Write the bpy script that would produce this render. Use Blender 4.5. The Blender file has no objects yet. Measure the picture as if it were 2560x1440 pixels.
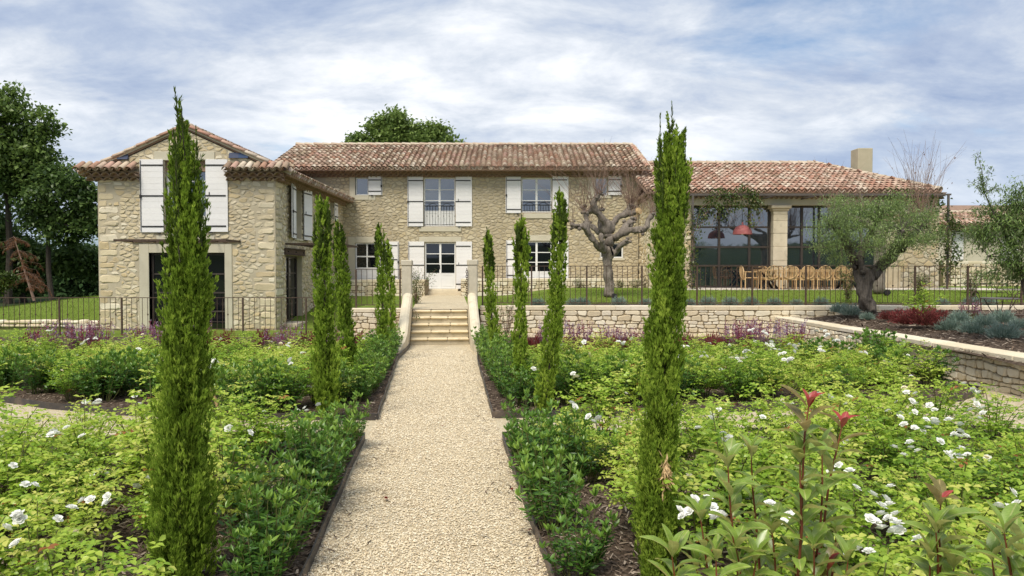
import bpy, math, random
import numpy as np
from mathutils import Vector, Matrix

rnd = random.Random(11)
rng = np.random.default_rng(11)
PI = math.pi
SC = bpy.context.scene
COL = SC.collection

# ------------------------------------------------------------------ camera, sky, sun, exposure
F = 1850.0                      # focal length in pixels of the 2560 px wide photograph
EYE = 1.92
TILT = math.atan(45.0 / F)
cam_d = bpy.data.cameras.new('camera')
cam_d.sensor_width = 36.0
cam_d.lens = 36.0 * F / 2560.0
cam_d.clip_start = 0.05
cam_d.clip_end = 9000.0
cam = bpy.data.objects.new('camera', cam_d)
COL.objects.link(cam)
cam.location = (0, 0, EYE)
cam.rotation_euler = (PI / 2 - TILT, 0, 0)
SC.camera = cam

SUN_EL, SUN_AZ = math.radians(57), math.radians(202)   # azimuth clockwise from +Y (north)
world = bpy.data.worlds.new('World')
SC.world = world
world.use_nodes = True
wn, wl = world.node_tree.nodes, world.node_tree.links
wn.clear()


def wnode(t, **kw):
    n = wn.new(t)
    for k, v in kw.items():
        setattr(n, k, v)
    return n


def wmath(op, a, b=None):
    n = wnode('ShaderNodeMath', operation=op)
    for i, v in enumerate((a, b)):
        if v is None:
            continue
        if isinstance(v, (int, float)):
            n.inputs[i].default_value = v
        else:
            wl.new(v, n.inputs[i])
    return n.outputs[0]


wout = wnode('ShaderNodeOutputWorld')
sky = wnode('ShaderNodeTexSky', sky_type='NISHITA', sun_disc=False)
sky.sun_elevation, sky.sun_rotation = SUN_EL, SUN_AZ
sky.air_density, sky.dust_density, sky.ozone_density = 1.0, 0.6, 2.0
bg_sky = wnode('ShaderNodeBackground')
bg_sky.inputs[1].default_value = 0.055
wl.new(sky.outputs[0], bg_sky.inputs[0])
tc = wnode('ShaderNodeTexCoord')
sep = wnode('ShaderNodeSeparateXYZ')
wl.new(tc.outputs['Generated'], sep.inputs[0])
zz = wmath('ADD', wmath('ABSOLUTE', sep.outputs[2]), 0.28)
comb = wnode('ShaderNodeCombineXYZ')
wl.new(wmath('DIVIDE', sep.outputs[0], zz), comb.inputs[0])
wl.new(wmath('DIVIDE', sep.outputs[1], zz), comb.inputs[1])
SKY_OFF = (36.8, 60.6, 0.0)


def wnoise(scale, detail, rough, dist, off, sx=1.0, sy=1.0):
    mp = wnode('ShaderNodeMapping')
    mp.inputs['Location'].default_value = off
    mp.inputs['Scale'].default_value = (sx, sy, 1)
    wl.new(comb.outputs[0], mp.inputs[0])
    n = wnode('ShaderNodeTexNoise')
    n.inputs['Scale'].default_value = scale
    n.inputs['Detail'].default_value = detail
    n.inputs['Roughness'].default_value = rough
    n.inputs['Distortion'].default_value = dist
    wl.new(mp.outputs[0], n.inputs['Vector'])
    return n.outputs[0]


def wramp(fac, stops):
    r = wnode('ShaderNodeValToRGB')
    el = r.color_ramp.elements
    while len(el) < len(stops):
        el.new(0.5)
    for e, (p, c) in zip(el, stops):
        e.position = p
        e.color = (*c, 1) if len(c) == 3 else c
    wl.new(fac, r.inputs[0])
    return r.outputs[0]


big = wnoise(0.75, 7, 0.55, 0.35, SKY_OFF, 0.75, 1.15)
fine = wnoise(3.4, 10, 0.62, 0.25, (1.7, 2.3, 0), 0.8, 1.15)
mixn = wmath('ADD', wmath('MULTIPLY', big, 0.52), wmath('MULTIPLY', fine, 0.48))
shade = wramp(mixn, [(0.38, (0.27, 0.35, 0.52)), (0.46, (0.41, 0.48, 0.61)), (0.52, (0.56, 0.61, 0.69)), (0.645, (0.92, 0.93, 0.945))])
cover_n = wnoise(1.1, 8, 0.62, 0.4, (84.35, 24.9, 0), 0.6, 1.3)
cover = wramp(cover_n, [(0.29, (0.15, 0.15, 0.15)), (0.385, (1, 1, 1))])
bg_cloud = wnode('ShaderNodeBackground')
bg_cloud.inputs[1].default_value = 0.485
low = wnode('ShaderNodeMapRange')                 # air near the horizon evens the clouds out
wl.new(wmath('ABSOLUTE', sep.outputs[2]), low.inputs[0])
low.inputs[1].default_value, low.inputs[2].default_value, low.inputs[3].default_value, low.inputs[4].default_value = 0.02, 0.20, 0.75, 0.0
hmix = wnode('ShaderNodeMix', data_type='RGBA')
wl.new(low.outputs[0], hmix.inputs[0]); wl.new(shade, hmix.inputs[6]); hmix.inputs[7].default_value = (0.50, 0.59, 0.72, 1)
wl.new(hmix.outputs[2], bg_cloud.inputs[0])
wmix = wnode('ShaderNodeMixShader')
wl.new(wmath('MAXIMUM', cover, wmath('MULTIPLY', low.outputs[0], 1.33)), wmix.inputs[0])
wl.new(bg_sky.outputs[0], wmix.inputs[1])
wl.new(bg_cloud.outputs[0], wmix.inputs[2])
wl.new(wmix.outputs[0], wout.inputs[0])

sun_d = bpy.data.lights.new('sun', 'SUN')
sun_d.energy = 1.5
sun_d.angle = math.radians(24)
sun_d.color = (1.0, 0.925, 0.80)
sun = bpy.data.objects.new('sun', sun_d)
COL.objects.link(sun)
sdir = Vector((math.sin(SUN_AZ) * math.cos(SUN_EL), math.cos(SUN_AZ) * math.cos(SUN_EL), math.sin(SUN_EL)))
sun.rotation_euler = (-sdir).to_track_quat('-Z', 'Y').to_euler()
sun.location = (-10, -20, 40)

SC.view_settings.view_transform = 'Standard'
SC.view_settings.look = 'None'
SC.view_settings.gamma = 1.0
SC.view_settings.use_curve_mapping = False
SC.view_settings.exposure = 1.38
SC.cycles.max_bounces = 6
SC.cycles.transparent_max_bounces = 4


# ------------------------------------------------------------------ pixel of the survey photo -> place in the world
def ray(px, py):
    u, v = (px - 1280) / F, (720 - py) / F
    return Vector((u, math.cos(TILT) + v * math.sin(TILT), -math.sin(TILT) + v * math.cos(TILT)))


def at(px, py, y):
    d = ray(px, py)
    k = y / d.y
    return Vector((d.x * k, y, EYE + d.z * k))


def onz(px, py, z):
    d = ray(px, py)
    k = (z - EYE) / d.z
    return Vector((d.x * k, d.y * k, z))


def rect(x0, y0, x1, y1, D):
    a, b = at(x0, y1, D), at(x1, y0, D)
    return (a.x, b.x, a.z, b.z)


# ------------------------------------------------------------------ object bookkeeping
WL = {}


def tag(o, label=None, cat=None, group=None, kind=None):
    if label: o['label'] = label
    if cat: o['category'] = cat
    if group: o['group'] = group
    if kind: o['kind'] = kind
    return o


def empty(name, loc=(0, 0, 0), rz=0.0, label=None, cat=None, group=None):
    o = bpy.data.objects.new(name, None)
    COL.objects.link(o)
    o.location = loc
    o.rotation_euler = (0, 0, rz)
    o.empty_display_size = 0.2
    WL[o.name] = Vector(loc)
    return tag(o, label, cat, group)


def link(name, mesh, parent=None, loc=(0, 0, 0), rot=None, scale=None):
    """loc is local to the parent."""
    o = bpy.data.objects.new(name, mesh)
    COL.objects.link(o)
    o.parent = parent
    o.location = loc
    if rot is not None: o.rotation_euler = rot
    if scale is not None: o.scale = scale
    WL[o.name] = Vector(loc) + (WL[parent.name] if parent is not None else Vector())
    return o


def copy_tree(o, parent=None):
    c = o.copy()
    COL.objects.link(c)
    c.parent = parent
    WL[c.name] = Vector(c.location)
    for ch in list(o.children):
        copy_tree(ch, c)
    return c


def np_mesh(name, V, Fq, mat, tint=None, smooth=False):
    """V (n,3); Fq (m,3) or (m,4) index array; tint per face."""
    V = np.asarray(V, dtype=np.float32)
    Fq = np.asarray(Fq, dtype=np.int32)
    me = bpy.data.meshes.new(name)
    m, k = Fq.shape
    me.vertices.add(len(V))
    me.vertices.foreach_set('co', V.ravel())
    me.loops.add(m * k)
    me.loops.foreach_set('vertex_index', Fq.ravel())
    me.polygons.add(m)
    me.polygons.foreach_set('loop_start', np.arange(0, m * k, k, dtype=np.int32))
    try:
        me.polygons.foreach_set('loop_total', np.full(m, k, dtype=np.int32))
    except Exception:
        pass
    me.update(calc_edges=True)
    if tint is not None:
        a = me.attributes.new('tint', 'FLOAT', 'FACE')
        a.data.foreach_set('value', np.asarray(tint, dtype=np.float32))
    if smooth:
        me.polygons.foreach_set('use_smooth', np.ones(m, dtype=bool))
    if mat is not None:
        me.materials.append(mat)
    return me


class Fr:
    """A wall's own frame: u along it, v up, w out of it."""
    def __init__(s, O, U, N, V=(0, 0, 1)):
        s.O, s.U, s.N, s.V = Vector(O), Vector(U).normalized(), Vector(N).normalized(), Vector(V).normalized()

    def p(s, u, v, w=0.0):
        return s.O + s.U * u + s.V * v + s.N * w


XY = Fr((0, 0, 0), (1, 0, 0), (0, 1, 0))


class MB:
    def __init__(s):
        s.v, s.f, s.t, s.ct = [], [], [], 0.0

    def add(s, vs, fs):
        b = len(s.v)
        s.v += [tuple(p) for p in vs]
        s.f += [tuple(i + b for i in f) for f in fs]
        s.t += [s.ct] * len(fs)

    def box(s, u0, u1, v0, v1, w0, w1, fr=None, bev=0.0):
        if u0 > u1: u0, u1 = u1, u0
        if v0 > v1: v0, v1 = v1, v0
        if w0 > w1: w0, w1 = w1, w0
        P = fr.p if fr else (lambda a, b, c: Vector((a, c, b)))
        if bev > 0:
            b = min(bev, (u1 - u0) * .4, (v1 - v0) * .4, (w1 - w0) * .4)
            vs, fs = [], []
            for (a, c, e) in ((u0, 1, 0), (u1, -1, 0)):
                pass
            xs, ys, zs = (u0, u1), (v0, v1), (w0, w1)
            idx = {}
            for i in (0, 1):
                for j in (0, 1):
                    for k in (0, 1):
                        si, sj, sk = (b if i == 0 else -b), (b if j == 0 else -b), (b if k == 0 else -b)
                        idx[i, j, k, 0] = len(vs); vs.append(P(xs[i], ys[j] + sj, zs[k] + sk))
                        idx[i, j, k, 1] = len(vs); vs.append(P(xs[i] + si, ys[j], zs[k] + sk))
                        idx[i, j, k, 2] = len(vs); vs.append(P(xs[i] + si, ys[j] + sj, zs[k]))
            for i in (0, 1):
                fs.append([idx[i, 0, 0, 0], idx[i, 1, 0, 0], idx[i, 1, 1, 0], idx[i, 0, 1, 0]])
                fs.append([idx[0, i, 0, 1], idx[1, i, 0, 1], idx[1, i, 1, 1], idx[0, i, 1, 1]])
                fs.append([idx[0, 0, i, 2], idx[1, 0, i, 2], idx[1, 1, i, 2], idx[0, 1, i, 2]])
            for i in (0, 1):
                for j in (0, 1):
                    fs.append([idx[i, j, 0, 0], idx[i, j, 1, 0], idx[i, j, 1, 1], idx[i, j, 0, 1]])
                    fs.append([idx[i, 0, j, 0], idx[i, 1, j, 0], idx[i, 1, j, 2], idx[i, 0, j, 2]])
                    fs.append([idx[0, i, j, 1], idx[1, i, j, 1], idx[1, i, j, 2], idx[0, i, j, 2]])
                    for k in (0, 1):
                        fs.append([idx[i, j, k, 0], idx[i, j, k, 1], idx[i, j, k, 2]])
            # keep each corner triangle once
            seen, out = set(), []
            for f in fs:
                kx = tuple(sorted(f))
                if kx not in seen:
                    seen.add(kx); out.append(f)
            s.add(vs, out)
            return
        vs = [P(u, v, w) for u in (u0, u1) for v in (v0, v1) for w in (w0, w1)]
        s.add(vs, [(0, 1, 3, 2), (4, 6, 7, 5), (0, 4, 5, 1), (2, 3, 7, 6), (0, 2, 6, 4), (1, 5, 7, 3)])

    def tube(s, pts, r0, r1=None, n=6, cap=True, rs=None):
        pts = [Vector(p) for p in pts]
        m = len(pts)
        if rs is None:
            r1 = r0 if r1 is None else r1
            rs = [r0 + (r1 - r0) * i / max(1, m - 1) for i in range(m)]
        vs = []
        ref = Vector((0.31, 0.2, 0.93))
        for i, p in enumerate(pts):
            d = (pts[min(i + 1, m - 1)] - pts[max(i - 1, 0)])
            if d.length < 1e-9: d = Vector((0, 0, 1))
            d.normalize()
            a = d.cross(ref)
            if a.length < 0.05: a = d.cross(Vector((1, 0, 0)))
            a.normalize()
            b = d.cross(a)
            for k in range(n):
                th = 2 * PI * k / n
                vs.append(p + (a * math.cos(th) + b * math.sin(th)) * rs[i])
        fs = []
        for i in range(m - 1):
            for k in range(n):
                k2 = (k + 1) % n
                fs.append((i * n + k, i * n + k2, (i + 1) * n + k2, (i + 1) * n + k))
        if cap:
            fs.append(tuple(range(n)))
            fs.append(tuple(range((m - 1) * n, m * n)))
        s.add(vs, fs)

    def lathe(s, c, prof, n=16):
        """prof: (radius, z) pairs round the vertical axis at c."""
        c = Vector(c)
        vs, fs = [], []
        for r, z in prof:
            for k in range(n):
                th = 2 * PI * k / n
                vs.append(c + Vector((r * math.cos(th), r * math.sin(th), z)))
        for i in range(len(prof) - 1):
            for k in range(n):
                k2 = (k + 1) % n
                fs.append((i * n + k, i * n + k2, (i + 1) * n + k2, (i + 1) * n + k))
        fs.append(tuple(range(n)))
        fs.append(tuple(range((len(prof) - 1) * n, len(prof) * n)))
        s.add(vs, fs)

    def mesh(s, name, mat, smooth=False, origin=None):
        me = bpy.data.meshes.new(name)
        o = Vector(origin) if origin is not None else Vector()
        me.from_pydata([(v[0] - o.x, v[1] - o.y, v[2] - o.z) for v in s.v], [], s.f)
        if any(s.t):
            a = me.attributes.new('tint', 'FLOAT', 'FACE')
            a.data.foreach_set('value', np.array(s.t, dtype=np.float32))
        if smooth:
            me.polygons.foreach_set('use_smooth', np.ones(len(me.polygons), dtype=bool))
        if mat: me.materials.append(mat)
        me.update()
        return me

    def build(s, name, mat, parent=None, smooth=False, loc=None):
        """vertices are in world space; the object's origin is the parent's (or loc)."""
        pw = WL[parent.name] if parent is not None else Vector()
        o = Vector(loc) if loc is not None else pw
        return link(name, s.mesh(name, mat, smooth, o), parent, o - pw)


# ------------------------------------------------------------------ materials
def nodes_of(name):
    m = bpy.data.materials.new(name)
    m.use_nodes = True
    nt = m.node_tree
    nt.nodes.clear()
    out = nt.nodes.new('ShaderNodeOutputMaterial')
    return m, nt, out


def nn(nt, t, ins=None, **kw):
    n = nt.nodes.new(t)
    for k, v in kw.items():
        setattr(n, k, v)
    for k, v in (ins or {}).items():
        if hasattr(v, 'is_output'):
            nt.links.new(v, n.inputs[k])
        else:
            n.inputs[k].default_value = v
    return n


def c4(c):
    return (c[0], c[1], c[2], 1.0)


def ramp(nt, fac, stops, interp='LINEAR'):
    r = nt.nodes.new('ShaderNodeValToRGB')
    r.color_ramp.interpolation = interp
    el = r.color_ramp.elements
    while len(el) < len(stops):
        el.new(0.5)
    for e, (p, c) in zip(el, stops):
        e.position = p
        e.color = c4(c)
    nt.links.new(fac, r.inputs[0])
    return r.outputs[0]


def pick(nt):
    """0..1, its own for every piece: random per object, or the face's tint in a joined mesh."""
    oi = nn(nt, 'ShaderNodeObjectInfo')
    at_ = nn(nt, 'ShaderNodeAttribute', attribute_name='tint')
    a = nn(nt, 'ShaderNodeMath', {0: oi.outputs['Random'], 1: at_.outputs['Fac']}, operation='ADD')
    return nn(nt, 'ShaderNodeMath', {0: a.outputs[0]}, operation='FRACT').outputs[0]


def surf(name, stops, scale=4.0, rough=0.85, bump=0.3, bscale=None, detail=8, spec=0.25, wear=None, palette=None, metallic=0.0, stretch=(1, 1, 1), pal_mix=0.6, bdist=0.02, stain=None):
    """Noise-graded surface. stops: colours over a noise; palette: colours picked per piece and mixed in."""
    m, nt, out = nodes_of(name)
    tcn = nn(nt, 'ShaderNodeTexCoord')
    mp = nn(nt, 'ShaderNodeMapping', {0: tcn.outputs['Object'], 'Scale': stretch})
    geo = nn(nt, 'ShaderNodeNewGeometry')
    mpw = nn(nt, 'ShaderNodeMapping', {0: geo.outputs['Position'], 'Scale': stretch})
    vec = mpw.outputs[0] if palette else mp.outputs[0]
    no = nn(nt, 'ShaderNodeTexNoise', {'Vector': vec, 'Scale': scale, 'Detail': detail, 'Roughness': 0.62})
    n = len(stops)
    col = ramp(nt, no.outputs[0], [(0.3 + 0.4 * i / max(1, n - 1), c) for i, c in enumerate(stops)])
    if palette:
        pv = pick(nt)
        k = len(palette)
        pc = ramp(nt, pv, [(i / k, c) for i, c in enumerate(palette)], 'CONSTANT')
        mx = nn(nt, 'ShaderNodeMix', {0: pal_mix, 6: col, 7: pc}, data_type='RGBA')
        col = mx.outputs[2]
    if wear:
        wc, wsc, lo, hi = wear
        wno = nn(nt, 'ShaderNodeTexNoise', {'Vector': vec, 'Scale': wsc, 'Detail': 6, 'Roughness': 0.6})
        wr = nn(nt, 'ShaderNodeMapRange', {0: wno.outputs[0], 1: lo, 2: hi, 3: 0.0, 4: 1.0})
        mx = nn(nt, 'ShaderNodeMix', {0: wr.outputs[0], 6: col, 7: c4(wc)}, data_type='RGBA')
        col = mx.outputs[2]
    if stain:                                            # broad weathering that runs over many pieces
        wc, wsc, lo, hi, amt = stain
        ms_ = nn(nt, 'ShaderNodeMapping', {0: geo.outputs['Position'], 'Scale': (1, 1, 0.55)})
        sno = nn(nt, 'ShaderNodeTexNoise', {'Vector': ms_.outputs[0], 'Scale': wsc, 'Detail': 5, 'Roughness': 0.6})
        sr_ = nn(nt, 'ShaderNodeMapRange', {0: sno.outputs[0], 1: lo, 2: hi, 3: 0.0, 4: amt})
        mx = nn(nt, 'ShaderNodeMix', {0: sr_.outputs[0], 6: col, 7: c4(wc)}, data_type='RGBA')
        col = mx.outputs[2]
    b = nn(nt, 'ShaderNodeBsdfPrincipled', {'Base Color': col, 'Roughness': rough, 'Specular IOR Level': spec, 'Metallic': metallic})
    if bump:
        bn = nn(nt, 'ShaderNodeTexNoise', {'Vector': vec, 'Scale': bscale or scale * 5, 'Detail': 6, 'Roughness': 0.65})
        bu = nn(nt, 'ShaderNodeBump', {'Strength': bump, 'Distance': bdist, 'Height': bn.outputs[0]})
        nt.links.new(bu.outputs[0], b.inputs['Normal'])
    nt.links.new(b.outputs[0], out.inputs[0])
    return m


def leafm(name, stops, back=None, trans=0.35, gloss=0.06, rough=0.4, vary=0.14, brown=None, vein=None):
    """Foliage: colour graded over the leaves' tint, thin enough to let light through."""
    m, nt, out = nodes_of(name)
    at_ = nn(nt, 'ShaderNodeAttribute', attribute_name='tint')
    oi = nn(nt, 'ShaderNodeObjectInfo')
    r = nn(nt, 'ShaderNodeMapRange', {0: oi.outputs['Random'], 1: 0.0, 2: 1.0, 3: -vary, 4: vary})
    a = nn(nt, 'ShaderNodeMath', {0: at_.outputs['Fac'], 1: r.outputs[0]}, operation='ADD')
    n = len(stops)
    col = ramp(nt, a.outputs[0], [(i / max(1, n - 1), c) for i, c in enumerate(stops)])
    if brown:                                            # a few withered leaves
        bt = nn(nt, 'ShaderNodeMath', {0: at_.outputs['Fac'], 1: 0.985}, operation='GREATER_THAN')
        mx = nn(nt, 'ShaderNodeMix', {0: bt.outputs[0], 6: col, 7: c4(brown)}, data_type='RGBA')
        col = mx.outputs[2]
    if back:
        geo = nn(nt, 'ShaderNodeNewGeometry')
        mx = nn(nt, 'ShaderNodeMix', {0: geo.outputs['Backfacing'], 6: col, 7: c4(back)}, data_type='RGBA')
        col = mx.outputs[2]
    if vein:                                             # pale midrib and mottling in the leaf's own space
        tcn = nn(nt, 'ShaderNodeTexCoord')
        sx = nn(nt, 'ShaderNodeSeparateXYZ', {0: tcn.outputs['Object']})
        ab = nn(nt, 'ShaderNodeMath', {0: sx.outputs[0]}, operation='ABSOLUTE')
        sl_ = nn(nt, 'ShaderNodeMath', {0: ab.outputs[0], 1: 1.1, 2: sx.outputs[1]}, operation='MULTIPLY_ADD')
        wv = nn(nt, 'ShaderNodeMath', {0: sl_.outputs[0], 1: 75.0}, operation='MULTIPLY')
        sn = nn(nt, 'ShaderNodeMath', {0: wv.outputs[0]}, operation='SINE')
        v2 = nn(nt, 'ShaderNodeMapRange', {0: sn.outputs[0], 1: 0.75, 2: 1.0, 3: 0.0, 4: 0.28})
        v1 = nn(nt, 'ShaderNodeMapRange', {0: ab.outputs[0], 1: 0.008, 2: 0.022, 3: 0.85, 4: 0.0})
        vm = nn(nt, 'ShaderNodeMath', {0: v1.outputs[0], 1: v2.outputs[0]}, operation='MAXIMUM')
        mx = nn(nt, 'ShaderNodeMix', {0: vm.outputs[0], 6: col, 7: c4(vein)}, data_type='RGBA')
        col = mx.outputs[2]
        geo2 = nn(nt, 'ShaderNodeNewGeometry')
        mo = nn(nt, 'ShaderNodeTexNoise', {'Vector': geo2.outputs['Position'], 'Scale': 55.0, 'Detail': 4})
        mr = nn(nt, 'ShaderNodeMapRange', {0: mo.outputs[0], 1: 0.35, 2: 0.7, 3: 0.82, 4: 1.15})
        hs = nn(nt, 'ShaderNodeHueSaturation', {'Value': mr.outputs[0], 'Color': col})
        col = hs.outputs[0]
    d = nn(nt, 'ShaderNodeBsdfDiffuse', {0: col})
    t = nn(nt, 'ShaderNodeBsdfTranslucent', {0: col})
    mx = nn(nt, 'ShaderNodeMixShader', {0: trans, 1: d.outputs[0], 2: t.outputs[0]})
    g = nn(nt, 'ShaderNodeBsdfGlossy', {0: (1, 1, 1, 1), 'Roughness': rough})
    m2 = nn(nt, 'ShaderNodeMixShader', {0: gloss, 1: mx.outputs[0], 2: g.outputs[0]})
    nt.links.new(m2.outputs[0], out.inputs[0])
    return m


def ground_mat(name, stops, scale, vscale=None, vcols=None, bump=0.6, patch=None):
    """Loose ground: noise colours plus cells (stones, chips) in world space."""
    m, nt, out = nodes_of(name)
    geo = nn(nt, 'ShaderNodeNewGeometry')
    no = nn(nt, 'ShaderNodeTexNoise', {'Vector': geo.outputs['Position'], 'Scale': scale, 'Detail': 8, 'Roughness': 0.7})
    n = len(stops)
    col = ramp(nt, no.outputs[0], [(0.3 + 0.4 * i / max(1, n - 1), c) for i, c in enumerate(stops)])
    h = no.outputs[0]
    if vscale:
        vo = nn(nt, 'ShaderNodeTexVoronoi', {'Vector': geo.outputs['Position'], 'Scale': vscale})
        sepc = nn(nt, 'ShaderNodeSeparateColor', {0: vo.outputs['Color']})
        k = len(vcols)
        vc = ramp(nt, sepc.outputs[0], [(i / k, c) for i, c in enumerate(vcols)], 'CONSTANT')
        mx = nn(nt, 'ShaderNodeMix', {0: 0.62, 6: col, 7: vc}, data_type='RGBA')
        col = mx.outputs[2]
        h = nn(nt, 'ShaderNodeMath', {0: 1.0, 1: vo.outputs['Distance']}, operation='SUBTRACT').outputs[0]
    if patch:
        pc, ps, lo, hi, amt = patch
        pn = nn(nt, 'ShaderNodeTexNoise', {'Vector': geo.outputs['Position'], 'Scale': ps, 'Detail': 5, 'Roughness': 0.6})
        pr_ = nn(nt, 'ShaderNodeMapRange', {0: pn.outputs[0], 1: lo, 2: hi, 3: 0.0, 4: amt})
        mx = nn(nt, 'ShaderNodeMix', {0: pr_.outputs[0], 6: col, 7: c4(pc)}, data_type='RGBA')
        col = mx.outputs[2]
    b = nn(nt, 'ShaderNodeBsdfPrincipled', {'Base Color': col, 'Roughness': 0.95, 'Specular IOR Level': 0.1})
    bu = nn(nt, 'ShaderNodeBump', {'Strength': bump, 'Distance': 0.015, 'Height': h})
    nt.links.new(bu.outputs[0], b.inputs['Normal'])
    nt.links.new(b.outputs[0], out.inputs[0])
    return m


def glass_mat(name, base, ior=2.1):
    m, nt, out = nodes_of(name)
    geo = nn(nt, 'ShaderNodeNewGeometry')
    no = nn(nt, 'ShaderNodeTexNoise', {'Vector': geo.outputs['Position'], 'Scale': 1.6, 'Detail': 2})
    bu = nn(nt, 'ShaderNodeBump', {'Strength': 0.03, 'Distance': 0.05, 'Height': no.outputs[0]})
    b = nn(nt, 'ShaderNodeBsdfPrincipled', {'Base Color': c4(base), 'Roughness': 0.03, 'IOR': ior, 'Normal': bu.outputs[0]})
    nt.links.new(b.outputs[0], out.inputs[0])
    return m


M = {}
M['mortar'] = surf('lime mortar', [(0.45, 0.395, 0.285), (0.53, 0.47, 0.35)], 1.3, 0.95, 0.6, 60, wear=((0.36, 0.31, 0.215), 0.7, 0.5, 0.75))
M['mortar_dull'] = surf('weathered lime mortar', [(0.36, 0.31, 0.22), (0.45, 0.39, 0.285)], 1.3, 0.95, 0.6, 60, wear=((0.24, 0.205, 0.14), 0.6, 0.5, 0.75))
STONE_P = [(0.76, 0.71, 0.57), (0.69, 0.60, 0.41), (0.62, 0.52, 0.34), (0.66, 0.58, 0.40), (0.52, 0.42, 0.26), (0.70, 0.63, 0.46), (0.57, 0.49, 0.33), (0.60, 0.48, 0.28), (0.74, 0.68, 0.54), (0.50, 0.44, 0.31), (0.64, 0.55, 0.37)]
M['stone'] = surf('yellow limestone rubble', [(0.50, 0.40, 0.24), (0.66, 0.56, 0.37)], 7, 0.9, 0.6, 40, palette=STONE_P, pal_mix=0.75, wear=((0.36, 0.29, 0.18), 5, 0.58, 0.75), stain=((0.50, 0.43, 0.30), 0.7, 0.45, 0.7, 0.6))
GREY_P = [(0.66, 0.59, 0.44), (0.60, 0.54, 0.40), (0.52, 0.45, 0.31), (0.55, 0.47, 0.32), (0.46, 0.39, 0.26), (0.60, 0.53, 0.38), (0.52, 0.43, 0.27), (0.57, 0.50, 0.36), (0.49, 0.42, 0.29)]
M['stone_dull'] = surf('weathered limestone rubble', [(0.40, 0.33, 0.20), (0.52, 0.44, 0.28)], 7, 0.9, 0.6, 40, palette=GREY_P, stain=((0.34, 0.29, 0.20), 0.6, 0.45, 0.7, 0.6))
DRY_P = [(0.70, 0.60, 0.43), (0.74, 0.66, 0.50), (0.62, 0.52, 0.35), (0.78, 0.72, 0.58), (0.66, 0.54, 0.36), (0.72, 0.65, 0.53), (0.58, 0.47, 0.30)]
M['drystone'] = surf('pale dry laid limestone', [(0.60, 0.51, 0.36), (0.76, 0.69, 0.55)], 9, 0.9, 0.6, 45, palette=DRY_P, wear=((0.48, 0.38, 0.24), 7, 0.58, 0.8))
M['joint'] = surf('dark brown joint earth', [(0.22, 0.175, 0.11), (0.34, 0.275, 0.18)], 6, 0.95, 0.4)  # plain dark brown of the wall core between the stones
M['coping'] = surf('coping stone', [(0.64, 0.56, 0.41), (0.78, 0.71, 0.56)], 5, 0.9, 0.5, 40, palette=DRY_P, pal_mix=0.55, wear=((0.50, 0.42, 0.29), 6, 0.58, 0.8))
M['render'] = surf('smooth lime render', [(0.50, 0.46, 0.35), (0.57, 0.53, 0.42)], 2.2, 0.9, 0.15, 50)
M['cutstone'] = surf('cut limestone', [(0.54, 0.47, 0.34), (0.72, 0.64, 0.49)], 3, 0.88, 0.35, 40, palette=[(0.66, 0.58, 0.42), (0.60, 0.51, 0.36), (0.71, 0.64, 0.49)], pal_mix=0.35, wear=((0.40, 0.35, 0.26), 4, 0.55, 0.85))
M['pier'] = surf('weathered pier stone', [(0.44, 0.40, 0.31), (0.58, 0.53, 0.42)], 4, 0.9, 0.35, 40, wear=((0.34, 0.30, 0.23), 3, 0.55, 0.8))
M['tread'] = surf('honey step stone', [(0.60, 0.49, 0.31), (0.74, 0.64, 0.45)], 4, 0.85, 0.35, 40, wear=((0.40, 0.32, 0.20), 3.5, 0.52, 0.78))
M['riser'] = surf('step riser render', [(0.44, 0.39, 0.28), (0.54, 0.48, 0.36)], 4, 0.9, 0.25, 40, wear=((0.30, 0.26, 0.18), 3, 0.52, 0.78))
TILE_P = [(0.66, 0.58, 0.46), (0.54, 0.42, 0.33), (0.36, 0.26, 0.19), (0.40, 0.22, 0.15), (0.46, 0.33, 0.25), (0.56, 0.46, 0.35), (0.28, 0.19, 0.14), (0.60, 0.50, 0.38), (0.44, 0.27, 0.20), (0.24, 0.17, 0.12), (0.50, 0.36, 0.28), (0.68, 0.61, 0.50), (0.45, 0.36, 0.25), (0.52, 0.33, 0.27), (0.34, 0.20, 0.14)]
M['tile'] = surf('clay canal tile', [(0.36, 0.23, 0.16), (0.50, 0.38, 0.28)], 10, 0.85, 0.3, 60, palette=TILE_P, pal_mix=0.78, wear=((0.20, 0.16, 0.11), 6, 0.55, 0.8), stain=((0.17, 0.14, 0.10), 0.9, 0.5, 0.72, 0.55))
TILE_R = [(0.62, 0.53, 0.43), (0.50, 0.37, 0.29), (0.58, 0.43, 0.35), (0.38, 0.26, 0.19), (0.44, 0.24, 0.17), (0.52, 0.35, 0.27), (0.58, 0.46, 0.36), (0.36, 0.20, 0.145), (0.54, 0.41, 0.32), (0.46, 0.29, 0.22), (0.29, 0.19, 0.135), (0.64, 0.56, 0.45), (0.45, 0.32, 0.235), (0.51, 0.34, 0.27), (0.34, 0.26, 0.19)]
M['tile_red'] = surf('red clay canal tile', [(0.40, 0.20, 0.14), (0.54, 0.36, 0.27)], 10, 0.85, 0.3, 60, palette=TILE_R, pal_mix=0.8, wear=((0.22, 0.15, 0.10), 5, 0.56, 0.8), stain=((0.19, 0.15, 0.11), 0.9, 0.48, 0.72, 0.55))
M['ridge'] = surf('ridge tile with mortar', [(0.42, 0.34, 0.25), (0.54, 0.45, 0.34)], 6, 0.9, 0.3, palette=[(0.50, 0.41, 0.31), (0.44, 0.33, 0.25), (0.55, 0.48, 0.38)])
M['verge'] = surf('verge tile', [(0.46, 0.32, 0.24), (0.58, 0.46, 0.36)], 6, 0.9, 0.3, palette=[(0.48, 0.25, 0.18), (0.56, 0.46, 0.36), (0.60, 0.52, 0.42), (0.50, 0.32, 0.24)], pal_mix=0.8)
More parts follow.
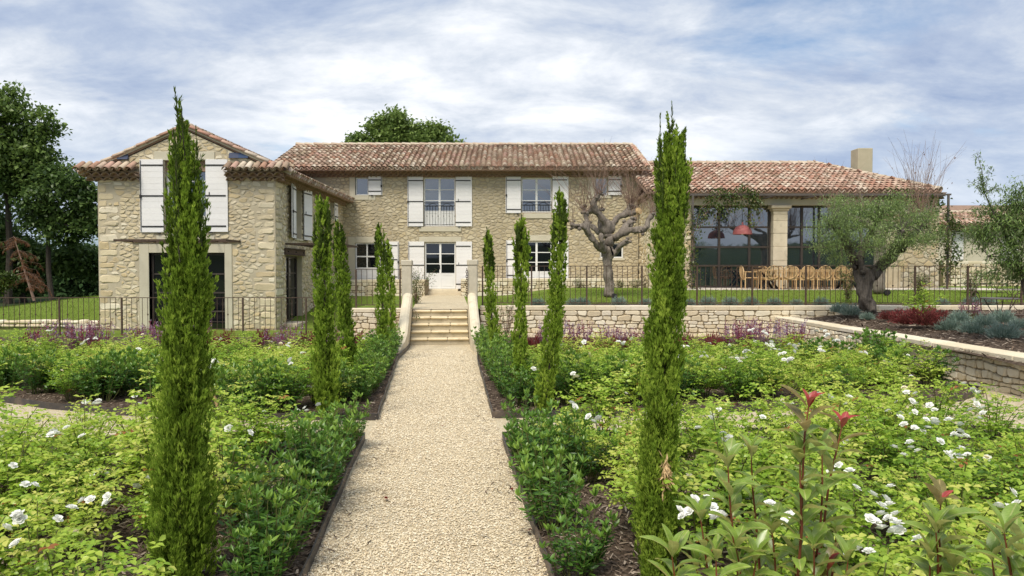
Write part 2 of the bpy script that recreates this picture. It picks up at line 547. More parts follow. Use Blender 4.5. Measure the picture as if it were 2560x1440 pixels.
M['channel'] = surf('dark terracotta channel tile', [(0.22, 0.14, 0.10), (0.32, 0.22, 0.16)], 6, 0.9, 0.3)  # plain dark terracotta for the roof decks and eaves fill
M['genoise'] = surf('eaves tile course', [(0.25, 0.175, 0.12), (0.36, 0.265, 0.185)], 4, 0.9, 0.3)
M['zinc'] = surf('blue painted zinc', [(0.025, 0.04, 0.08), (0.045, 0.065, 0.115)], 9, 0.75, 0.1, spec=0.15, palette=[(0.05, 0.08, 0.16), (0.09, 0.10, 0.15)])
M['shutter'] = surf('limewashed shutter wood', [(0.70, 0.69, 0.68), (0.80, 0.79, 0.78)], 3, 0.8, 0.25, 30, stretch=(2, 2, 22), palette=[(0.80, 0.79, 0.79), (0.74, 0.73, 0.73), (0.77, 0.76, 0.75), (0.82, 0.81, 0.80)], pal_mix=0.5, wear=((0.56, 0.54, 0.52), 5, 0.56, 0.82))
M['white'] = surf('white paint', [(0.74, 0.74, 0.72), (0.80, 0.80, 0.78)], 3, 0.5, 0.08, 40)
M['iron'] = surf('black iron', [(0.012, 0.012, 0.013), (0.025, 0.024, 0.024)], 20, 0.55, 0.1, spec=0.4)
M['rust'] = surf('rusty brown steel', [(0.055, 0.038, 0.028), (0.10, 0.065, 0.045)], 14, 0.75, 0.2, 60, spec=0.3)
M['bronze'] = surf('brown window steel', [(0.045, 0.036, 0.031), (0.065, 0.052, 0.044)], 8, 0.55, 0.05, spec=0.35)
M['pergola'] = surf('grey brown pergola steel', [(0.09, 0.078, 0.07), (0.13, 0.11, 0.10)], 8, 0.6, 0.05, spec=0.35)
M['edge'] = surf('dark edging steel', [(0.022, 0.025, 0.03), (0.07, 0.055, 0.045)], 5, 0.5, 0.2, 40, spec=0.45, wear=((0.16, 0.12, 0.09), 3, 0.5, 0.7))
M['glass_up'] = glass_mat('window glass', (0.025, 0.035, 0.05), 2.8)
M['glass_low'] = glass_mat('dark window glass', (0.004, 0.005, 0.008), 1.75)
M['glass_big'] = glass_mat('tall glazing glass', (0.012, 0.02, 0.028), 2.9)
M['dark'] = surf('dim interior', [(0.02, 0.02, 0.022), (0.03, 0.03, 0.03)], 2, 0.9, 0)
M['teak'] = surf('teak', [(0.50, 0.32, 0.15), (0.62, 0.43, 0.23)], 6, 0.6, 0.1, 40, stretch=(6, 6, 1), palette=[(0.58, 0.39, 0.20), (0.52, 0.34, 0.17), (0.64, 0.46, 0.26)], pal_mix=0.4)
M['redlamp'] = surf('faded red enamel', [(0.34, 0.09, 0.09), (0.43, 0.15, 0.145)], 9, 0.55, 0.1, wear=((0.58, 0.34, 0.30), 14, 0.62, 0.8))
M['bark'] = surf('grey bark', [(0.12, 0.10, 0.082), (0.31, 0.265, 0.22)], 5, 0.95, 1.0, 16, stretch=(1.6, 1.6, 0.5), bdist=0.05)
M['bark_olive'] = surf('olive bark', [(0.06, 0.05, 0.042), (0.19, 0.165, 0.14)], 8, 0.95, 1.0, 18, stretch=(2, 2, 0.4), bdist=0.06)
M['bark_dark'] = surf('dark bark', [(0.035, 0.028, 0.021), (0.07, 0.058, 0.046)], 5, 0.95, 0.8, 20)
M['twig'] = surf('red brown twig', [(0.19, 0.12, 0.09), (0.29, 0.20, 0.15)], 5, 0.8, 0)
M['cane'] = surf('green cane', [(0.10, 0.12, 0.03), (0.16, 0.15, 0.05)], 5, 0.7, 0)
M['redstem'] = surf('photinia stem', [(0.13, 0.03, 0.018), (0.20, 0.075, 0.03)], 9, 0.55, 0.1)
M['gravel'] = ground_mat('pale gravel', [(0.52, 0.41, 0.235), (0.64, 0.52, 0.325), (0.72, 0.61, 0.41)], 9, 95, [(0.42, 0.34, 0.21), (0.66, 0.58, 0.43), (0.76, 0.69, 0.54), (0.56, 0.46, 0.30), (0.70, 0.61, 0.44), (0.80, 0.75, 0.63), (0.60, 0.51, 0.36)], 0.9, patch=((0.36, 0.28, 0.17), 1.3, 0.5, 0.75, 0.55))
M['mulch'] = ground_mat('bark mulch', [(0.05, 0.036, 0.026), (0.12, 0.088, 0.064)], 14, 38, [(0.045, 0.032, 0.024), (0.11, 0.078, 0.056), (0.19, 0.145, 0.11), (0.075, 0.053, 0.039), (0.03, 0.021, 0.015)], 1.0)
M['grass'] = ground_mat('lawn', [(0.09, 0.14, 0.022), (0.14, 0.20, 0.03), (0.19, 0.245, 0.045)], 3.2, 60, [(0.10, 0.155, 0.022), (0.15, 0.215, 0.03), (0.12, 0.18, 0.026), (0.19, 0.25, 0.045)], 0.8, patch=((0.20, 0.22, 0.06), 0.6, 0.5, 0.75, 0.5))
M['field'] = ground_mat('rough grass land', [(0.05, 0.08, 0.02), (0.10, 0.12, 0.04)], 0.2, bump=0.3)
M['paving'] = surf('pale paving', [(0.56, 0.50, 0.42), (0.64, 0.58, 0.50)], 2, 0.9, 0.1)
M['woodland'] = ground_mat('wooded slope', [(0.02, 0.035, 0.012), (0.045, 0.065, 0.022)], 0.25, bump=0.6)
M['far_hill'] = ground_mat('far hill with painted haze', [(0.20, 0.26, 0.30), (0.27, 0.33, 0.37)], 0.01, bump=0.0)  # distance haze is painted into the base colour as pale blue grey
M['chip'] = surf('bark chip', [(0.11, 0.08, 0.058), (0.20, 0.15, 0.11)], 30, 0.95, 0, palette=[(0.08, 0.055, 0.04), (0.16, 0.115, 0.08), (0.27, 0.21, 0.16), (0.05, 0.036, 0.027), (0.40, 0.33, 0.26), (0.12, 0.085, 0.06), (0.08, 0.057, 0.043)], pal_mix=0.85)
M['pebble'] = surf('pale pebble', [(0.60, 0.52, 0.38), (0.72, 0.65, 0.52)], 30, 0.9, 0, palette=[(0.70, 0.59, 0.41), (0.56, 0.44, 0.27), (0.78, 0.70, 0.54), (0.44, 0.34, 0.21), (0.64, 0.53, 0.35), (0.74, 0.64, 0.46), (0.34, 0.26, 0.17)], pal_mix=0.85)
M['petal'] = leafm('white petal', [(0.86, 0.86, 0.80), (0.90, 0.90, 0.86)], trans=0.25, gloss=0.0)
M['petal_old'] = leafm('cream petal', [(0.82, 0.76, 0.55), (0.86, 0.80, 0.62)], trans=0.25, gloss=0.0)
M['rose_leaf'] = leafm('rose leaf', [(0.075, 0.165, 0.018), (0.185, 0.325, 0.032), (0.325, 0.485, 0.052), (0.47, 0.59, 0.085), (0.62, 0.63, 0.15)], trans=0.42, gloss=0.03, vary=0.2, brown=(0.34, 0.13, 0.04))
M['ever_leaf'] = leafm('glossy evergreen leaf', [(0.035, 0.095, 0.018), (0.075, 0.175, 0.026), (0.14, 0.27, 0.038), (0.27, 0.41, 0.06)], trans=0.32, gloss=0.035, rough=0.4)
M['cypress_leaf'] = leafm('cypress foliage', [(0.085, 0.13, 0.02), (0.19, 0.295, 0.036), (0.31, 0.44, 0.058), (0.45, 0.57, 0.095)], trans=0.42, gloss=0.0)
M['cypress_tip'] = leafm('cypress tip', [(0.055, 0.085, 0.022), (0.13, 0.19, 0.04)], trans=0.3, gloss=0.0)
M['olive_leaf'] = leafm('olive leaf', [(0.07, 0.13, 0.026), (0.14, 0.225, 0.05), (0.22, 0.31, 0.085), (0.33, 0.41, 0.16)], back=(0.26, 0.34, 0.15), trans=0.22, gloss=0.03)
M['oak_leaf'] = leafm('oak leaf', [(0.05, 0.09, 0.028), (0.10, 0.165, 0.045), (0.17, 0.25, 0.065), (0.24, 0.33, 0.09)], trans=0.38, gloss=0.02)
M['pine_leaf'] = leafm('pine foliage', [(0.03, 0.055, 0.024), (0.055, 0.10, 0.038), (0.09, 0.15, 0.055)], trans=0.25, gloss=0.0)
M['dead_leaf'] = leafm('dead needles', [(0.13, 0.06, 0.03), (0.20, 0.10, 0.055)], trans=0.1, gloss=0.0)
M['ivy_leaf'] = leafm('climber leaf', [(0.03, 0.05, 0.012), (0.06, 0.10, 0.02), (0.12, 0.16, 0.035), (0.20, 0.12, 0.05)], trans=0.25, gloss=0.03)
M['lav_leaf'] = leafm('blue grey lavender foliage', [(0.12, 0.19, 0.145), (0.20, 0.28, 0.225), (0.31, 0.38, 0.32)], trans=0.2, gloss=0.0)
M['red_leaf'] = leafm('dark red foliage', [(0.11, 0.065, 0.035), (0.14, 0.052, 0.04), (0.18, 0.048, 0.046), (0.24, 0.06, 0.06)], trans=0.25, gloss=0.0)
M['sage_leaf'] = leafm('sage foliage', [(0.06, 0.09, 0.03), (0.12, 0.15, 0.05), (0.18, 0.19, 0.08)], trans=0.2, gloss=0.0)
M['spike'] = leafm('sage flower spike', [(0.28, 0.055, 0.08), (0.30, 0.14, 0.20), (0.44, 0.36, 0.48)], trans=0.2, gloss=0.0)
M['phot_leaf'] = leafm('photinia leaf', [(0.16, 0.27, 0.04), (0.23, 0.35, 0.055), (0.31, 0.42, 0.08)], back=(0.52, 0.52, 0.18), trans=0.35, gloss=0.05, rough=0.35, vein=(0.42, 0.46, 0.16))
M['phot_red'] = leafm('young red photinia leaf', [(0.34, 0.035, 0.03), (0.42, 0.06, 0.05)], back=(0.44, 0.11, 0.08), trans=0.3, gloss=0.05, rough=0.35, vein=(0.50, 0.14, 0.10))
M['phot_bronze'] = leafm('bronze photinia leaf', [(0.19, 0.17, 0.045), (0.25, 0.21, 0.065)], back=(0.42, 0.32, 0.14), trans=0.3, gloss=0.05, rough=0.35, vein=(0.44, 0.34, 0.15))
M['straw'] = surf('dry straw', [(0.46, 0.31, 0.15), (0.58, 0.42, 0.23)], 9, 0.9, 0)
M['dryleaf'] = leafm('fallen red leaf', [(0.20, 0.03, 0.02), (0.28, 0.05, 0.03)], trans=0.1, gloss=0.03)
M['chimney'] = surf('chimney render', [(0.40, 0.36, 0.25), (0.48, 0.43, 0.31)], 2, 0.9, 0.15, 40)
M['black'] = surf('black plastic', [(0.01, 0.01, 0.01), (0.016, 0.016, 0.016)], 9, 0.5, 0)
M['cream_wall'] = surf('cream render', [(0.52, 0.47, 0.36), (0.60, 0.55, 0.44)], 1.5, 0.9, 0.1)


# ------------------------------------------------------------------ the ground
def struct(o):
    return tag(o, kind='structure')


def grid_mesh(name, xs, ys, zf, mat, smooth=True):
    nx, ny = len(xs), len(ys)
    X, Y = np.meshgrid(xs, ys)
    Z = zf(X, Y)
    V = np.stack([X.ravel(), Y.ravel(), Z.ravel()], 1)
    idx = np.arange(nx * ny).reshape(ny, nx)
    Fq = np.stack([idx[:-1, :-1].ravel(), idx[:-1, 1:].ravel(), idx[1:, 1:].ravel(), idx[1:, :-1].ravel()], 1)
    return np_mesh(name, V, Fq, mat, smooth=smooth)


def sst(x, a, b):
    t = np.clip((x - a) / (b - a), 0, 1)
    return t * t * (3 - 2 * t)


def poly_sheet(name, pts, z, mat):
    mb = MB()
    mb.add([(p[0], p[1], z) for p in pts], [tuple(range(len(pts)))])
    return mb.build(name, mat)


struct(link('ground', grid_mesh('ground', np.linspace(-1600, 1600, 41), np.linspace(-1200, 2600, 41), lambda X, Y: X * 0 - 0.05, M['field'])))
struct(poly_sheet('gravel_court', [(-17, 0.3), (9.4, 0.3), (8.6, 21.2), (-17, 21.2)], -0.004, M['gravel']))

# hills: the wooded rise beyond the garden behind the viewer, and the far hill on the left
hill = grid_mesh('wooded_hill', np.linspace(-260, 260, 53), np.linspace(-200, -60, 15),
                 lambda X, Y: -1 + 9.5 * sst(-Y, 62, 110) * (0.8 + 0.2 * np.sin(X * .03) + .12 * np.sin(X * .083 + 1)), M['woodland'])
struct(link('wooded_hill', hill))
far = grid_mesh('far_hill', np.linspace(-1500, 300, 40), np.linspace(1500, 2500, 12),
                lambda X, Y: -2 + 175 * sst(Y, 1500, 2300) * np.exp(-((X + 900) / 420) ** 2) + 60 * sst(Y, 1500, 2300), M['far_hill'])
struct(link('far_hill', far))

# planting beds each side of the gravel walk: mulch behind steel edging
BEDS = {
    'front left': [onz(738, 1500, 0), onz(910, 1100, 0), onz(700, 1098, 0), onz(330, 1100, 0), onz(100, 1130, 0), Vector((-7.0, 7.4, 0)), Vector((-9, 2.2, 0)), Vector((-1.12, 2.2, 0))],
    'back left': [onz(944, 1050, 0), onz(992, 903, 0), Vector((-2.55, 18.4, 0)), Vector((-2.8, 20.7, 0)), Vector((-16.0, 20.7, 0)), Vector((-15, 13.5, 0)), onz(-160, 995, 0), onz(0, 1004, 0), onz(125, 1022, 0), onz(330, 1040, 0), onz(600, 1049, 0)],
    'front right': [onz(1255, 1098, 0), onz(1392, 1500, 0), Vector((0.35, 2.2, 0)), Vector((8.2, 2.2, 0)), Vector((8.0, 7.6, 0)), onz(2350, 1075, 0), onz(2000, 1085, 0), onz(1600, 1092, 0)],
    'back right': [onz(1231, 1045, 0), onz(1600, 1040, 0), onz(2050, 1022, 0), onz(2400, 1003, 0), Vector((7.38, 11.5, 0)), Vector((7.0, 20.6, 0)), Vector((-0.75, 20.6, 0)), Vector((-0.85, 18.4, 0)), onz(1194, 903, 0)],
}


def in_poly(x, y, P):
    c = False
    n = len(P)
    for i in range(n):
        a, b = P[i], P[i - 1]
        if (a[1] > y) != (b[1] > y) and x < (b[0] - a[0]) * (y - a[1]) / (b[1] - a[1]) + a[0]:
            c = not c
    return c


def edge_dist(x, y, P):
    d = 9e9
    n = len(P)
    for i in range(n):
        a, b = P[i], P[i - 1]
        ax, ay, bx, by = a[0], a[1], b[0], b[1]
        L = (bx - ax) ** 2 + (by - ay) ** 2
        t = 0 if L == 0 else max(0, min(1, ((x - ax) * (bx - ax) + (y - ay) * (by - ay)) / L))
        d = min(d, math.hypot(x - ax - t * (bx - ax), y - ay - t * (by - ay)))
    return d


def ribbon(mb, pts, z0, z1, th):
    for a, b in zip(pts[:-1], pts[1:]):
        a, b = Vector((a[0], a[1], 0)), Vector((b[0], b[1], 0))
        d = (b - a).normalized()
        n = Vector((-d.y, d.x, 0)) * th / 2
        zb = Vector((0, 0, z0)); zt = Vector((0, 0, z1))
        vs = [a + n + zb, b + n + zb, b - n + zb, a - n + zb, a + n + zt, b + n + zt, b - n + zt, a - n + zt]
        mb.add(vs, [(0, 1, 2, 3), (4, 5, 6, 7), (0, 1, 5, 4), (2, 3, 7, 6), (1, 2, 6, 5), (0, 3, 7, 4)])


EDGE_LABEL = {
    'front left': 'dark steel edging strip along the near left flower bed beside the path',
    'back left': 'dark steel edging strip round the far left flower bed in front of the gabled wing',
    'front right': 'dark steel edging strip along the near right flower bed beside the path',
    'back right': 'dark steel edging strip round the far right flower bed below the terrace wall',
}
for key, P in BEDS.items():
    struct(poly_sheet('mulch_bed', P, 0.045, M['mulch']))
    mb = MB()
    Q = []
    if key.startswith('front'):
        seq = P[:6] if 'left' in key else [P[2], P[1], P[0]] + P[:3:-1][:4]
    else:
        seq = [P[2], P[1], P[0]] + P[:5:-1] if 'left' in key else [P[7], P[8], P[0]] + P[1:6]
    for a, b in zip(seq[:-1], seq[1:]):
        k = max(1, int((b - a).length / 0.5))
        for i in range(k):
            q = a.lerp(b, i / k)
            Q.append((q.x + rnd.uniform(-.008, .008), q.y + rnd.uniform(-.006, .006)))
    ribbon(mb, Q, -0.02, 0.085, 0.012)
    tag(mb.build('metal_edging', M['edge']), EDGE_LABEL[key], 'edging', 'steel edging round the flower beds')

# lawn on the left, rising to a mound
MOUND = lambda X, Y: -0.03 + 0.85 * sst(X, -25.5, -16.5) * sst(Y, 24.0, 32.0) * (1 - 0.4 * sst(Y, 42, 60)) + 0.02 * np.sin(X * 1.3) * np.sin(Y)
struct(link('lawn', grid_mesh('lawn', np.linspace(-46, -4, 64), np.linspace(21.0, 60, 60), MOUND, M['grass'])))

WF = [(-60, 26.5), (-29, 27.5), (-23.5, 30.5), (-19, 36), (-15, 41), (-4, 43), (-4, 70), (-60, 70)]
wx, wy = np.linspace(-60, -4, 80), np.linspace(24, 70, 80)
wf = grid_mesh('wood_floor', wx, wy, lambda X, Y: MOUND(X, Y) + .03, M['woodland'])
import bmesh
bm_ = bmesh.new(); bm_.from_mesh(wf)
bmesh.ops.delete(bm_, geom=[f for f in bm_.faces if not in_poly(f.calc_center_median().x, f.calc_center_median().y, WF)], context='FACES')
bm_.to_mesh(wf); bm_.free()
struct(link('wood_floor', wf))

# the upper terrace
YW = 21.0          # front face of the retaining wall
XL, XS0, XS1 = -4.62, -2.95, -0.93      # terrace left end, stairs left and right
def TZ(X, Y):
    rise = 0.86 + 0.30 * sst(Y, 21.2, 27.5)
    low = 0.80 + 0.0 * Y
    k = sst(X, -1.0, 2.4)
    return low * (1 - k) + rise * k
struct(link('terrace_lawn', grid_mesh('terrace_lawn', np.concatenate([np.linspace(XL, 6, 40), np.linspace(6.5, 60, 50)]), np.concatenate([np.linspace(YW + .12, 34, 40), np.linspace(36, 80, 12)]), TZ, M['grass'])))
pa = [onz(1030, 772, 0.80), onz(1064, 736, 0.80), onz(1141, 736, 0.80), onz(1168, 772, 0.80)]
struct(poly_sheet('terrace_path', [(-2.78, 20.62, 0), (-4.15, 33.4, 0), (-2.2, 33.4, 0), (-1.2, 20.75, 0)], 0.822, M['gravel']))
# mulch strip along the railing on the terrace
struct(link('terrace_mulch', grid_mesh('terrace_mulch', np.linspace(-0.7, 34, 70), np.linspace(YW + .1, 22.3, 6), lambda X, Y: TZ(X, Y) + 0.02 + 0.012 * np.sin(X * 5), M['mulch'])))
# paved terrace before the tall glazing
mb = MB()
mb.box(5.75, 19.5, 0.7, 1.175, 27.9, 31.2)
struct(mb.build('patio', M['paving']))

# raised bed on the right with its soil
def SOIL(X, Y):
    return 0.52 + 0.26 * sst(X, 7.7, 11.0) * sst(Y, 11, 18.5) + 0.02 * np.sin(X * 2.3) * np.sin(Y * 1.9)
struct(link('raised_bed_soil', grid_mesh('raised_bed_soil', np.linspace(7.55, 30, 60), np.linspace(3.5, YW - .02, 60), SOIL, M['mulch'])))


# ------------------------------------------------------------------ rubble: cells of a jittered grid
def clip(poly, px, py, nx, ny):
    """keep the side where (q-p).n <= 0"""
    out = []
    n = len(poly)
    for i in range(n):
        a, b = poly[i], poly[(i + 1) % n]
        da = (a[0] - px) * nx + (a[1] - py) * ny
        db = (b[0] - px) * nx + (b[1] - py) * ny
        if da <= 0: out.append(a)
        if (da < 0 < db) or (db < 0 < da):
            t = da / (da - db)
            out.append((a[0] + t * (b[0] - a[0]), a[1] + t * (b[1] - a[1])))
    return out


def area(p):
    return 0.5 * abs(sum(p[i - 1][0] * p[i][1] - p[i][0] * p[i - 1][1] for i in range(len(p))))


def cells(outline, size, aspect, jit, drop, holes, R, big_edges=None):
    """Irregular stones filling a convex outline, kept clear of the holes (u0,u1,v0,v1)."""
    us, vs = [p[0] for p in outline], [p[1] for p in outline]
    u0, u1, v0, v1 = min(us), max(us), min(vs), max(vs)
    sx, sy = size * aspect, size
    sites = {}
    ny, nx = int((v1 - v0) / sy) + 2, int((u1 - u0) / sx) + 2
    for j in range(-1, ny + 1):
        for i in range(-1, nx + 1):
            dd = drop
            u = u0 + (i + (0.5 if j % 2 else 0) + R.uniform(-jit, jit)) * sx
            v = v0 + (j + 0.5 + R.uniform(-jit, jit)) * sy
            if big_edges:
                for e, wdt in big_edges:
                    if abs(u - e) < wdt: dd = 0.45
            if R.random() < dd: continue
            sites[i, j] = (u, v)
    res = []
    for (i, j), (u, v) in sites.items():
        if u < u0 - .05 or u > u1 + .05 or v < v0 - .05 or v > v1 + .05: continue
        if any(a < u < b and c < v < d for a, b, c, d in holes): continue
        P = [(u - 1.6 * sx, v - 1.6 * sy), (u + 1.6 * sx, v - 1.6 * sy), (u + 1.6 * sx, v + 1.6 * sy), (u - 1.6 * sx, v + 1.6 * sy)]
        for dj in (-2, -1, 0, 1, 2):
            for di in (-2, -1, 0, 1, 2):
                o = sites.get((i + di, j + dj))
                if o is None or (di == 0 and dj == 0): continue
                # bisector in a space squeezed along u, so that stones lie flat
                ex, ey = (o[0] - u) / aspect ** 2, o[1] - v
                P = clip(P, (u + o[0]) / 2, (v + o[1]) / 2, ex, ey)
                if len(P) < 3: break
            if len(P) < 3: break
        if len(P) < 3: continue
        n = len(outline)
        for k in range(n):
            a, b = outline[k], outline[(k + 1) % n]
            P = clip(P, a[0], a[1], b[1] - a[1], -(b[0] - a[0]))
            if len(P) < 3: break
        if len(P) < 3: continue
        for a, b, c, d in holes:
            pu, pv = [p[0] for p in P], [p[1] for p in P]
            if max(pu) > a and min(pu) < b and max(pv) > c and min(pv) < d:
                s = max((a - u, 'a'), (u - b, 'b'), (c - v, 'c'), (v - d, 'd'))[1]
                P = clip(P, *{'a': (a, v, 1, 0), 'b': (b, v, -1, 0), 'c': (u, c, 0, 1), 'd': (u, d, 0, -1)}[s])
                if len(P) < 3: break
        if len(P) >= 3 and area(P) > 0.14 * sx * sy:
            res.append(P)
    return res


def stone_mb(mb, poly, fr, gap, h, R, round_=0.21):
    n = len(poly)
    cu, cv = sum(p[0] for p in poly) / n, sum(p[1] for p in poly) / n
    Q = []
    for i in range(n):                       # cut the corners
        a, b = poly[i], poly[(i + 1) % n]
        L = math.hypot(b[0] - a[0], b[1] - a[1])
        if L < 0.02:
            Q.append(((a[0] + b[0]) / 2, (a[1] + b[1]) / 2)); continue
        Q.append((a[0] + (b[0] - a[0]) * round_, a[1] + (b[1] - a[1]) * round_))
        Q.append((b[0] + (a[0] - b[0]) * round_, b[1] + (a[1] - b[1]) * round_))
    m = len(Q)
    if m > 12: Q = [Q[int(k * m / 12)] for k in range(12)]; m = 12
    g = gap * (R.uniform(0.4, 2.4) if gap > .012 else R.uniform(.6, 1.6))
    S = []
    for q in Q:
        du, dv = q[0] - cu, q[1] - cv
        L = math.hypot(du, dv) + 1e-6
        k = max(0.45, 1 - g / L)
        j = R.uniform(0.88, 1.06) if gap > .012 else R.uniform(.94, 1.02)
        S.append((cu + du * k * j, cv + dv * k * j))
    hh = h * R.uniform(0.6, 1.35)
    tu, tv = R.uniform(-.18, .18), R.uniform(-.18, .18)
    vs = [fr.p(u, v, -0.03) for u, v in S]
    vs += [fr.p(cu + (u - cu) * .97, cv + (v - cv) * .97, hh * .55) for u, v in S]
    vs += [fr.p(cu + (u - cu) * .80, cv + (v - cv) * .80, max(.004, hh + (u - cu) * tu * .5 + (v - cv) * tv * .5)) for u, v in S]
    fs = []
    for r in (0, 1):
        for k in range(m):
            k2 = (k + 1) % m
            fs.append((r * m + k, r * m + k2, (r + 1) * m + k2, (r + 1) * m + k))
    fs.append(tuple(range(2 * m, 3 * m)))
    mb.add(vs, fs)
    return fr.p(cu, cv, 0)


def lay_stones(parent, polys, fr, gap, h, mat, n_single, R, key=None):
    """The largest n_single stones as parts of their own, the rest joined."""
    order = sorted(range(len(polys)), key=key(polys) if key else (lambda i: -area(polys[i])))
    rest = MB()
    for k, i in enumerate(order):
        if k < n_single:
            one = MB()
            c = stone_mb(one, polys[i], fr, gap, h, R)
            one.build('stone', mat, parent, False, c)
        else:
            rest.ct = R.uniform(0.01, 0.99)
            stone_mb(rest, polys[i], fr, gap, h, R)
    if rest.v:
        o = rest.build('small_stones', mat, parent, False)
        o['kind'] = 'stuff'


def wall_base(name, parent, fr, outline, holes, mat, thick=0.35):
    us = sorted({p[0] for p in outline} | {x for h in holes for x in h[:2]})
    vs = sorted({p[1] for p in outline} | {x for h in holes for x in h[2:]})
    mb = MB()
    for a, b in zip(us[:-1], us[1:]):
        for c, d in zip(vs[:-1], vs[1:]):
            mu, mv = (a + b) / 2, (c + d) / 2
            if any(h[0] < mu < h[1] and h[2] < mv < h[3] for h in holes): continue
            P = [(a, c), (b, c), (b, d), (a, d)]
            n = len(outline)
            for k in range(n):
                p, q = outline[k], outline[(k + 1) % n]
                P = clip(P, p[0], p[1], q[1] - p[1], -(q[0] - p[0]))
                if len(P) < 3: break
            if len(P) >= 3:
                mb.add([fr.p(u, v, 0) for u, v in P], [tuple(range(len(P)))])
    # thickness round the openings
    for a, b, c, d in holes:
        R4 = [(a, c), (b, c), (b, d), (a, d)]
        for k in range(4):
            p, q = R4[k], R4[(k + 1) % 4]
            mb.add([fr.p(*p, 0), fr.p(*q, 0), fr.p(*q, -thick), fr.p(*p, -thick)], [(0, 1, 2, 3)])
    return mb.build(name, mat, parent)


# ------------------------------------------------------------------ windows, shutters, surrounds
def window(parent, fr, op, cols, rows, panel=0.0, glass='glass_up', fmat='white', depth=0.20, fw=0.055, bar=0.035, mull=0.09, name='window', head=0.0, leafs=2, transom=None):
    """op (u0,u1,v0,v1): frame, bars and a pane in every light; panel: height of a solid board at the foot."""
    u0, u1, v0, v1 = op
    e = 0.004
    u0, u1, v0, v1 = u0 + e, u1 - e, v0 + e, v1 - e
    z0, z1 = -depth, -depth + 0.07
    mb = MB()
    mb.box(u0, u0 + fw, v0, v1, z0, z1, fr)
    mb.box(u1 - fw, u1, v0, v1, z0, z1, fr)
    mb.box(u0 + fw, u1 - fw, v1 - fw, v1, z0, z1, fr)
    mb.box(u0 + fw, u1 - fw, v0, v0 + fw, z0, z1, fr)
    iu0, iu1, iv0, iv1 = u0 + fw, u1 - fw, v0 + fw, v1 - fw
    if panel:
        mb.box(iu0, iu1, iv0, iv0 + panel, z0 + .012, z1 - .02, fr)
        for a, b in (((iu0, (iu0 + iu1) / 2 - mull / 2), ((iu0 + iu1) / 2 + mull / 2, iu1)) if leafs == 2 else ((iu0, iu1),)):
            t = 0.06
            if panel > .25 and b - a > .3:
                mb.box(a + t, b - t, iv0 + t, iv0 + t + .012, z1 - .02, z1 - .008, fr)
                mb.box(a + t, b - t, iv0 + panel - t - .012, iv0 + panel - t, z1 - .02, z1 - .008, fr)
                mb.box(a + t, a + t + .012, iv0 + t + .012, iv0 + panel - t - .012, z1 - .02, z1 - .008, fr)
                mb.box(b - t - .012, b - t, iv0 + t + .012, iv0 + panel - t - .012, z1 - .02, z1 - .008, fr)
        iv0 += panel
    w = (iu1 - iu0) / cols
    hgt = (iv1 - iv0) / rows
    panes = []
    for c in range(cols):
        for r in range(rows):
            a, b = iu0 + c * w, iu0 + (c + 1) * w
            c0, d0 = iv0 + r * hgt, iv0 + (r + 1) * hgt
            ba = 0 if c == 0 else ((mull if (leafs == 2 and c == cols // 2) else bar) / 2)
            bb = 0 if c == cols - 1 else ((mull if (leafs == 2 and c + 1 == cols // 2) else bar) / 2)
            bc = (bar * (1.0 if panel else 0)) if r == 0 else bar / 2
            bd = 0 if r == rows - 1 else bar / 2
            panes.append((a + ba, b - bb, c0 + bc, d0 - bd))
    for c in range(1, cols):
        t = (mull if (leafs == 2 and c == cols // 2) else bar) / 2
        mb.box(iu0 + c * w - t, iu0 + c * w + t, iv0 - panel, iv1, z0 + .003, z1 - (0.0 if t > .03 else .015), fr)
    for r in range(0 if panel else 1, rows):
        for c in range(cols):
            a, b = panes[c * rows][0], panes[c * rows][1]
            if r == 0: mb.box(a, b, iv0, iv0 + bar, z0 + .006, z1 - .012, fr)
            else: mb.box(a, b, iv0 + r * hgt - bar / 2, iv0 + r * hgt + bar / 2, z0 + .006, z1 - .017, fr)
    o = mb.build(name, M[fmat], parent)
    for a, b, c, d in panes:
        g = MB()
        g.box(a - .004, b + .004, c - .004, d + .004, z0 + .025, z0 + .033, fr)
        g.build('pane', M[glass], o)
    # the dim room behind
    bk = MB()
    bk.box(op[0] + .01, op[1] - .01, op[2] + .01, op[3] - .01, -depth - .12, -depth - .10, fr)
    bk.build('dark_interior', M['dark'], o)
    return o


